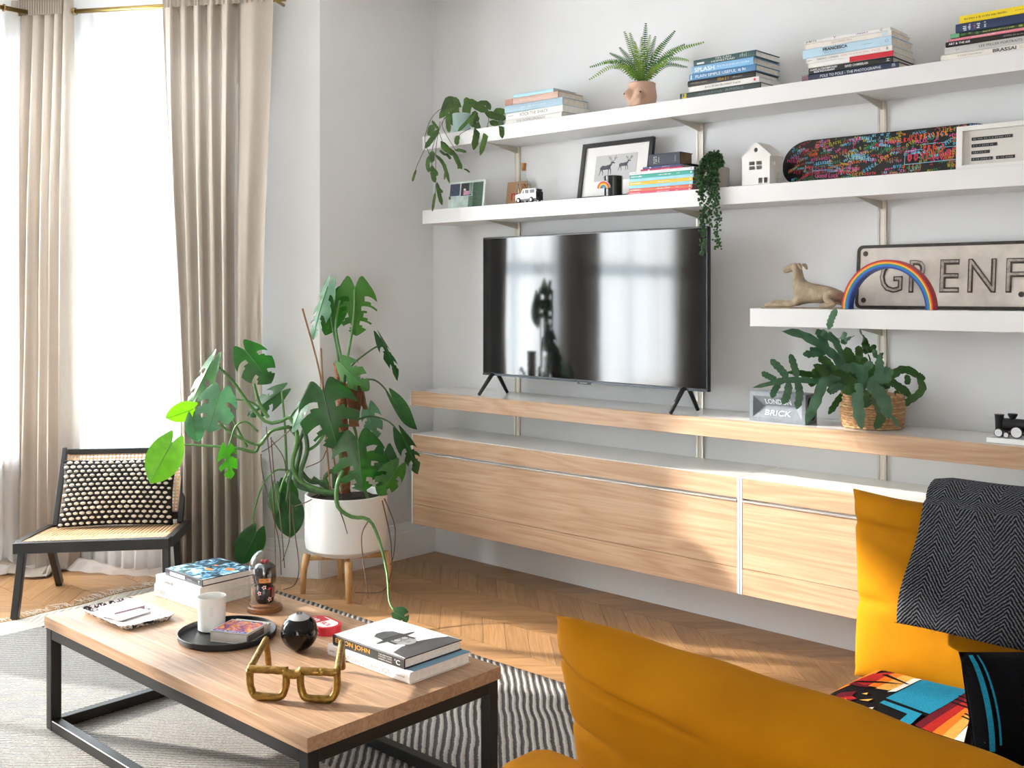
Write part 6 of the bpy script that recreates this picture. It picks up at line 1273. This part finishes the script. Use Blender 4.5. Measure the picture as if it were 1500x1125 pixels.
# the cover is read from the right-hand side: picture 'up' is local -x, picture 'right' is local +y
def pic(name, pts, z, c, parent=cv, var=.15):
    bm = bmesh.new(); vs_ = [bm.verts.new((-w2/2+w2*u, d2*v_, zt2+z)) for u, v_ in pts]; fc = bm.faces.new(vs_); bmesh.ops.triangulate(bm, faces=[fc]); fc2 = bmo(name, bm, mat(c, .4, var=var, vscale=40), parent)
    if fc2.data.polygons and fc2.data.polygons[0].normal.z < 0: fc2.data.flip_normals()
    return fc2
ell = lambda cu, cv_, ru, rv, n=20, a0=0, a1=2*math.pi: [(cu+ru*math.cos(a0+(a1-a0)*i/n), cv_+rv*math.sin(a0+(a1-a0)*i/n)) for i in range(n)]
pic('coat', [(1.0, .02), (.80, .06), (.74, .28), (.74, .62), (.78, .80), (.84, .98), (1.0, .99)], .0005, '#4a4a4c'); pic('face', ell(.60, .46, .155, .17), .0007, '#a5a4a4'); pic('neck', [(.70, .36), (.70, .56), (.80, .60), (.80, .32)], .0006, '#3a3a3c')
pic('hair', [(.50, .28), (.66, .27), (.66, .32), (.52, .33)], .0008, '#3c3c3e'); pic('hair', [(.50, .62), (.66, .64), (.66, .59), (.52, .58)], .0008, '#3c3c3e')
pic('hat_crown', [(.50, .28), (.34, .30), (.29, .40), (.29, .52), (.34, .62), (.50, .64)], .0009, '#59595b'); pic('hat_band', [(.50, .28), (.455, .28), (.455, .64), (.50, .64)], .0010, '#2c2c2e'); pic('hat_brim', ell(.515, .46, .035, .34), .0011, '#454547')
for vv in (.40, .53): pic('lens_rim', ell(.585, vv, .042, .055), .0012, '#1f1f20'); pic('lens', ell(.585, vv, .034, .046), .0013, '#b9b8b8')
pic('nose', [(.60, .455), (.655, .44), (.655, .485)], .0012, '#8a8989'); pic('mouth', [(.69, .41), (.698, .47), (.69, .52), (.684, .47)], .0012, '#6a6969')
# ================================================================ SOFA
YEL, t_, p_ = nt('mustard_velvet'); N = t_.nodes.new; L = t_.links.new; tc = N('ShaderNodeTexCoord'); nz = N('ShaderNodeTexNoise'); nz.inputs['Scale'].default_value = 5; nz.inputs['Detail'].default_value = 4; L(tc.outputs['Object'], nz.inputs['Vector'])
cr = N('ShaderNodeValToRGB'); cr.color_ramp.elements[0].position = .3; cr.color_ramp.elements[1].position = .75; cr.color_ramp.elements[0].color = srgb('#a66a00'); cr.color_ramp.elements[1].color = srgb('#b67800'); L(nz.outputs[0], cr.inputs[0]); L(cr.outputs[0], p_.inputs['Base Color'])
p_.inputs['Roughness'].default_value = .85; p_.inputs['Sheen Weight'].default_value = .04; p_.inputs['Specular IOR Level'].default_value = .12; p_.inputs['Sheen Roughness'].default_value = .35; p_.inputs['Sheen Tint'].default_value = srgb('#ffd860')
n2 = N('ShaderNodeTexNoise'); n2.inputs['Scale'].default_value = 900; L(tc.outputs['Object'], n2.inputs['Vector']); bp_ = N('ShaderNodeBump'); bp_.inputs['Strength'].default_value = .15; bp_.inputs['Distance'].default_value = .002; L(n2.outputs[0], bp_.inputs['Height']); L(bp_.outputs[0], p_.inputs['Normal'])
SX0, SX1, SYN, SYF = 3.26, 4.50, -2.80, -1.22        # front, back, near arm outer, far arm outer
sf = thing('sofa', 'mustard yellow velvet sofa facing the coffee table', 'sofa', ((SX0+SX1)/2, (SYN+SYF)/2, 0)); so_ = V(sf.location)
def soft_box(name, x0, x1, y0, y1, z0, z1, r, parent, m=YEL, puff=0, seed=0):
    bm = bmesh.new(); bm_box(bm, x0, x1, y0, y1, z0, z1, r, 5); o = bmo(name, bm, m, parent, True)
    if parent is not None: o.data.transform(Matrix.Translation(-so_))
    return o
soft_box('base', SX0+.12, SX1, SYN+.03, SYF-.03, .14, .30, .03, sf); soft_box('seat_cushion', SX0+.14, SX1-.20, SYN+.20, SYF-.225, .305, .46, .05, sf)
soft_box('arm', SX0-.10, SX1, SYN-.02, SYN+.17, .14, .575, .06, sf); soft_box('arm', SX0+.22, SX1, SYF-.16, SYF, .14, .385, .05, sf); soft_box('back', SX1-.19, SX1, SYN+.02, SYF-.02, .14, .66, .06, sf)
for x in (SX0+.08, SX1-.08):
    for y in (SYN+.06, SYF-.06): tube('foot', [V((x, y, .0105))-so_, V((x, y, .15))-so_], [.015, .022], LIGHTW, sf, 12)
# large soft cushions at both ends: box-edge pillows modelled as sheets with crease wrinkles
def big_cushion(name, label, corners, thick, seed, wr=.012, nx=60, ny=46, e=.40, ear=.05, cat='cushion', tip=.012):
    """corners: bottom-left, bottom-right, top-right, top-left of the mid plane in world space"""
    a, b, c, d = [V(q) for q in corners]; ctr = (a+b+c+d)/4; o0 = V((ctr.x, ctr.y, min(a.z, b.z)))
    nrm = (b-a).cross(d-a).normalized(); v, f = [], []
    for s in (1, -1):
        for j in range(ny+1):
            for i in range(nx+1):
                u, q = i/nx, j/ny; U2, Q2 = u*2-1, q*2-1
                pin = ear*(1-Q2*Q2)*U2*abs(U2)**3; pin2 = ear*(1-U2*U2)*Q2*abs(Q2)**3
                uu, qq = u-pin*.5, q-pin2*.5
                p = (a*(1-uu)+b*uu)*(1-qq)+(d*(1-uu)+c*uu)*qq
                bb = max(0, (1-U2**4)*(1-Q2**4))**e; y = thick/2*bb
                y += wr*bb*mnoise.noise((u*5+seed, q*4, s*2.7))+wr*.7*math.exp(-((1-q)/.14)**2)*math.sin(u*24+seed+2*math.sin(q*9))*bb*(.4+.6*abs(U2))
                cr_ = math.exp(-((q-.84+.10*u)/.022)**2)*max(0, 1-u*2.2); y *= 1-.45*cr_; cr2 = math.exp(-((q-.42-.1*u)/.03)**2)*max(0, 1-u*5); y *= 1-.4*cr2
                p = p+UP*(tip*math.exp(-(u/.09)**2)*q**6-tip*.4*math.exp(-((u-.22)/.12)**2)*q**6)
                v.append(p+nrm*(s*y)-o0)
    n = (nx+1)*(ny+1)
    for s in (0, 1):
        for j in range(ny):
            for i in range(nx): k = s*n+j*(nx+1)+i; q = (k, k+1, k+nx+2, k+nx+1); f.append(q if s == 0 else tuple(reversed(q)))
    t = thing(name, label, cat, tuple(o0)); o = weld(obj('cover', v, f, YEL, t, True)); bm = bmesh.new(); bm.from_mesh(o.data); bmesh.ops.recalc_face_normals(bm, faces=bm.faces[:]); bm.to_mesh(o.data); bm.free()
    edge = [(a, b), (b, c), (c, d), (d, a)]; P = []
    for k, (p, q) in enumerate(edge):
        for i in range(nx if k % 2 == 0 else ny):
            u = i/(nx if k % 2 == 0 else ny); P.append(p*(1-u)+q*u)
    return t, o, o0, v, nrm
# near end cushion, leaning back over the arm
zc = .575
near = big_cushion('sofa_cushion', 'large mustard velvet cushion propped on the nearer sofa arm', [V((3.30, -2.66, zc)), V((4.22, -2.66, zc)), V((4.26, -2.76, .835)), V((3.325, -2.77, .890))], .19, 3)
far = big_cushion('sofa_cushion', 'mustard velvet cushion upright at the far sofa end below the herringbone throw', [V((3.290, -1.345, .40)), V((4.08, -1.345, .40)), V((4.08, -1.28, .945)), V((3.255, -1.28, .945))], .20, 8, tip=.004)
# ---- herringbone throw folded over the far cushion
HB, t_, p_ = nt('herringbone_wool'); N = t_.nodes.new; L = t_.links.new; tc = N('ShaderNodeTexCoord'); sp = N('ShaderNodeSeparateXYZ'); L(tc.outputs['UV'], sp.inputs[0])
def mth(op, a, b=None):
    n = N('ShaderNodeMath'); n.operation = op
    for i, q in enumerate((a, b)):
        if q is None: continue
        if isinstance(q, (int, float)): n.inputs[i].default_value = q
        else: L(q, n.inputs[i])
    return n.outputs[0]
nzw = N('ShaderNodeTexNoise'); nzw.inputs['Scale'].default_value = 60; nzw.inputs['Detail'].default_value = 4; L(tc.outputs['UV'], nzw.inputs['Vector'])
zig = mth('ABSOLUTE', mth('SUBTRACT', mth('FRACT', mth('MULTIPLY', sp.outputs[0], 1/.11)), .5)); ph = mth('ADD', mth('MULTIPLY', sp.outputs[1], 1/.0115), mth('MULTIPLY', zig, 11.0))
st = mth('SINE', mth('MULTIPLY', mth('ADD', ph, mth('MULTIPLY', nzw.outputs[0], .9)), 2*math.pi)); nzf = N('ShaderNodeTexNoise'); nzf.inputs['Scale'].default_value = 320; nzf.inputs['Detail'].default_value = 3; L(tc.outputs['UV'], nzf.inputs['Vector'])
val = mth('ADD', mth('MULTIPLY', st, .36), mth('MULTIPLY', mth('SUBTRACT', nzf.outputs[0], .5), 1.4)); cr = N('ShaderNodeValToRGB'); cr.color_ramp.elements[0].position = .42; cr.color_ramp.elements[1].position = .95; cr.color_ramp.elements[0].color = srgb('#131315'); cr.color_ramp.elements[1].color = srgb('#7b7e86'); L(mth('ADD', val, .5), cr.inputs[0]); L(cr.outputs[0], p_.inputs['Base Color']); p_.inputs['Roughness'].default_value = .95; p_.inputs['Specular IOR Level'].default_value = .15
b2 = N('ShaderNodeBump'); b2.inputs['Strength'].default_value = .8; b2.inputs['Distance'].default_value = .003; L(val, b2.inputs['Height']); L(b2.outputs[0], p_.inputs['Normal'])
def sheet_uv(name, grid, uvs, m, parent=None, thick=.012):
    nr, nc_ = len(grid), len(grid[0]); me = bpy.data.meshes.new(name); me.from_pydata([p for r in grid for p in r], [], [(i*nc_+j, i*nc_+j+1, (i+1)*nc_+j+1, (i+1)*nc_+j) for i in range(nr-1) for j in range(nc_-1)])
    uv = me.uv_layers.new(name='UV'); fl_ = [q for r in uvs for q in r]
    for lp in me.loops: uv.data[lp.index].uv = fl_[lp.vertex_index]
    o = objm(name, me, m, parent, True); s = o.modifiers.new('s', 'SOLIDIFY'); s.thickness = thick; s.offset = 1; return o
nr, nc_ = 40, 30; grid, uvs = [], []
for i in range(nr+1):
    r, ru = [], []
    for j in range(nc_+1):
        u = j/nc_; s = i/nr; X0 = 3.545+.50*u   # hangs over the top of the far cushion: front drop, over, back drop
        Lf, Lb = .335, .34; front_z0 = .945; arc = s*(Lf+.22+Lb)
        slant = .055*(1-s)*(1 if s < .5 else 0)
        if arc < Lf:
            k = arc/Lf; z = front_z0+.02-(Lf-arc); yb = -1.315-.05*(1-k)-.105*max(0.05, 1-((z-.66)/.34)**2)**.5*1.0; y = yb-.012
        elif arc < Lf+.22:
            k = (arc-Lf)/.22; an = math.pi*k; y = -1.280-.085*math.cos(an); z = front_z0+.008+.045*math.sin(an)
        else:
            k = (arc-Lf-.22); z = front_z0-k; y = -1.195+.025*math.sin(k*6)+.01
        x = X0-slant*(1-u)+.012*math.sin(z*16+u*3)
        y += .007*math.sin(u*9+s*4); r.append(V((x, y, z))); ru.append((u*.55, arc))
    grid.append(r); uvs.append(ru)
th = thing('wool_throw', 'charcoal herringbone wool throw draped over the far mustard cushion', 'throw', (3.8, -1.28, .95)); to = V(th.location)
sheet_uv('folded_blanket', [[p-to for p in r] for r in grid], uvs, HB, th, .016)
fz = []; rf = random.Random(5)
for k in range(420):
    i, j = rf.randint(0, nr), rf.randint(0, nc_)
    if rf.random() < .6: i = rf.choice((0, nr//2, nr//2+3, nr//2-3)); 
    p = grid[i][j]-to; d = V((rf.uniform(-1, 1), -1+rf.uniform(-.5, .5), rf.uniform(-.4, 1))).normalized(); fz.append(tube_geo([p, p+d*.016, p+d*.024+V((rf.uniform(-1, 1), 0, rf.uniform(-1, 1)))*.006], [.0006, .0005, .0002], 3))
v, f = merge(fz); stuff(obj('stray_fibres', v, f, mat('#5d6068', .95), th))
# ---- patterned blanket on the seat
PATC = {'k': '#0c0b0e', 't': '#1f7f9c', 'r': '#a8231f', 'o': '#d9701f', 'y': '#dca04a', 'w': '#e6ddd2', 'd': '#5f1420', 'b': '#16293d'}
PM_ = {k: mat(c, .95, var=.16, vscale=180, bump=.5, bscale=500, spec=.1) for k, c in PATC.items()}
BX0, BX1, BY0, BY1 = 3.365, 4.06, -2.58, -1.425
def bl_z(x, y):
    z = .497+.006*math.sin(y*9+x*5); k = max(0, (BX0+.085-x)/.085); z -= .10*min(1.6, k)**2.2
    k2 = max(0, (y-(BY1-.10))/.10); return z-.035*k2**2
bk_ = thing('patterned_blanket', 'black blanket with teal, red and orange geometric pattern spread on the sofa seat', 'blanket', (3.69, -1.98, .47)); bo2 = V(bk_.location)
nu, nq = 40, 50; v = []
for j in range(nq+1):
    for i in range(nu+1): x = BX0-.02+(BX1-BX0+.02)*(i/nu)**1.25; y = BY0+(BY1-BY0)*j/nq; v.append(V((x, y, bl_z(x, y)))-bo2)
f = [(j*(nu+1)+i, j*(nu+1)+i+1, (j+1)*(nu+1)+i+1, (j+1)*(nu+1)+i) for j in range(nq) for i in range(nu)]
o = obj('wool_ground', v, f, PM_['k'], bk_, True); s = o.modifiers.new('s', 'SOLIDIFY'); s.thickness = .010; s.offset = -1
lay = [0]
def patch(name, poly, c):
    lay[0] += 1; P = [onZ(1180+a/4.6875, 940+b_/4.6875, .497) for a, b_ in poly]
    bm = bmesh.new(); vs_ = [bm.verts.new((p.x, p.y, 0)) for p in P]; fc = bm.faces.new(vs_); bmesh.ops.triangulate(bm, faces=[fc])
    for _ in range(3):
        bmesh.ops.subdivide_edges(bm, edges=[e for e in bm.edges if e.calc_length() > .022], cuts=1); bmesh.ops.triangulate(bm, faces=bm.faces[:])
    for q in bm.verts: q.co = V((q.co.x, q.co.y, bl_z(q.co.x, q.co.y)+.0010+.00012*lay[0]))-bo2
    o_ = bmo(name, bm, PM_[c], bk_, True)
    if sum(p.normal.z*p.area for p in o_.data.polygons) < 0: o_.data.flip_normals()
    return o_
for nm, c, poly in (
 ('woven_flame', 'o', [(195, 350), (300, 295), (450, 205), (590, 140), (470, 225), (340, 300)]), ('woven_flame', 'd', [(560, 155), (700, 115), (890, 105), (760, 165), (600, 178)]), ('woven_flame', 'r', [(620, 150), (760, 118), (850, 112), (740, 150)]), ('woven_flame', 'o', [(800, 112), (890, 106), (860, 124), (800, 128)]),
 ('woven_flame', 'd', [(290, 305), (470, 220), (630, 195), (600, 250), (520, 300), (420, 330), (350, 320)]), ('woven_flame', 'r', [(330, 290), (480, 222), (620, 200), (560, 262), (460, 300), (400, 312)]), ('woven_flame', 'o', [(430, 318), (560, 230), (640, 196), (690, 205), (600, 280), (520, 330)]), ('woven_flame', 'y', [(480, 335), (620, 250), (690, 203), (720, 215), (750, 215), (760, 235), (640, 320), (570, 345)]), ('woven_flame', 'w', [(562, 357), (640, 312), (720, 255), (800, 215), (800, 235), (780, 255), (690, 310), (620, 352)]),
 ('woven_wedge', 'k', [(520, 228), (560, 222), (718, 292), (690, 290)]), ('woven_wedge', 'k', [(330, 285), (520, 280), (700, 292), (520, 292), (340, 295)]), ('woven_flame', 'd', [(85, 450), (240, 372), (350, 360), (310, 400), (355, 415), (230, 440), (190, 460)]), ('woven_flame', 'r', [(90, 445), (180, 410), (320, 395), (350, 412), (230, 420), (200, 455)]), ('woven_flame', 'o', [(215, 440), (275, 408), (330, 478), (250, 462)]),
 ('woven_fleck', 'y', [(385, 378), (430, 370), (420, 386)]), ('woven_fleck', 'y', [(368, 422), (462, 415), (430, 432)]), ('woven_fleck', 'y', [(728, 170), (782, 165), (760, 178)]), ('woven_fleck', 'y', [(820, 152), (880, 160), (850, 172)]), ('woven_fleck', 'y', [(355, 482), (400, 478), (390, 492)]), ('woven_fleck', 'w', [(385, 480), (470, 475), (438, 507)]), ('woven_fleck', 't', [(400, 547), (440, 508), (522, 532)]), ('woven_fleck', 'w', [(925, 118), (1000, 115), (976, 162)]), ('woven_fleck', 't', [(1000, 104), (1060, 102), (1088, 136), (1010, 120)]),
 ('woven_block', 't', [(553, 410), (895, 195), (1180, 285), (850, 515)]), ('woven_block', 't', [(918, 184), (940, 178), (1130, 236), (1190, 165), (1250, 175), (1190, 270), (1120, 260)]), ('woven_block', 't', [(508, 445), (540, 428), (800, 518), (720, 597), (640, 575), (700, 522)]), ('woven_block', 't', [(590, 595), (650, 600), (660, 615), (620, 612)]),
 ('woven_band', 'd', [(750, 600), (850, 522), (1180, 290), (1290, 190), (1345, 190), (1215, 305), (800, 625)]), ('woven_band', 'r', [(800, 625), (1215, 305), (1185, 360), (1160, 400), (870, 652)]), ('woven_band', 'o', [(870, 652), (1160, 400), (1140, 470), (940, 675)]), ('woven_band', 'y', [(940, 675), (1140, 470), (1115, 580), (1020, 700)]), ('woven_band', 'w', [(1020, 700), (1115, 590), (1088, 718)]),
 ('woven_bar', 'k', [(1045, 370), (1060, 366), (1175, 405), (1165, 415)]), ('woven_bar', 'k', [(1020, 396), (1035, 390), (1160, 430), (1150, 442)]), ('woven_bar', 'k', [(995, 420), (1010, 415), (1145, 458), (1138, 470)]), ('woven_bar', 'k', [(1065, 525), (1080, 518), (1130, 540), (1122, 550)]), ('woven_bar', 'k', [(1085, 503), (1100, 497), (1138, 515), (1130, 525)])): patch(nm, poly, c)
# ---- bolster cushion in the same pattern at the seat back
c0 = V((4.06, -1.87, .540)); pc_ = thing('patterned_cushion', 'black cushion with teal edge and patterned panel leaning on the sofa back', 'cushion', tuple(c0), R_(48)); pc_.rotation_euler = (R_(-18), 0, R_(48))
v, f = pillow_geo(.50, .26, .20, 30, 22, .04, .42); o = weld(obj('cover', [(a, b_, c+.10) for a, b_, c in v], f, PM_['k'], pc_, True))
def cush_band(name, u0, u1, q0, q1, c, side=1, lift=.002):
    n_, m_ = 10, 10; v, f = [], []
    for j in range(m_+1):
        for i in range(n_+1):
            u, q = u0+(u1-u0)*i/n_, q0+(q1-q0)*j/m_; b = max(0, (1-u*u)*(1-q*q))**.42
            v.append((u*.25*(1-.04*(1-q*q)), -side*(.10*b+lift), q*.13*(1-.04*(1-u*u))+.10))
    for j in range(m_):
        for i in range(n_): k = j*(n_+1)+i; f.append((k, k+1, k+n_+2, k+n_+1))
    return obj(name, v, f, PM_[c], pc_, True)
for s in (1, -1):
    for u0, u1, q0, q1, c in ((-.95, -.915, -.55, .95, 't'), (-.885, -.87, -.45, .95, 't'), (-.97, .2, -.97, -.88, 'y'), (-.92, .2, -.87, -.78, 'w'), (-.30, .97, .55, .95, 'r'), (-.30, .97, .38, .55, 'o'), (-.30, .97, .26, .38, 'w'), (-.30, .97, -.85, .26, 'b')): cush_band('woven_band', u0, u1, q0, q1, c, s)
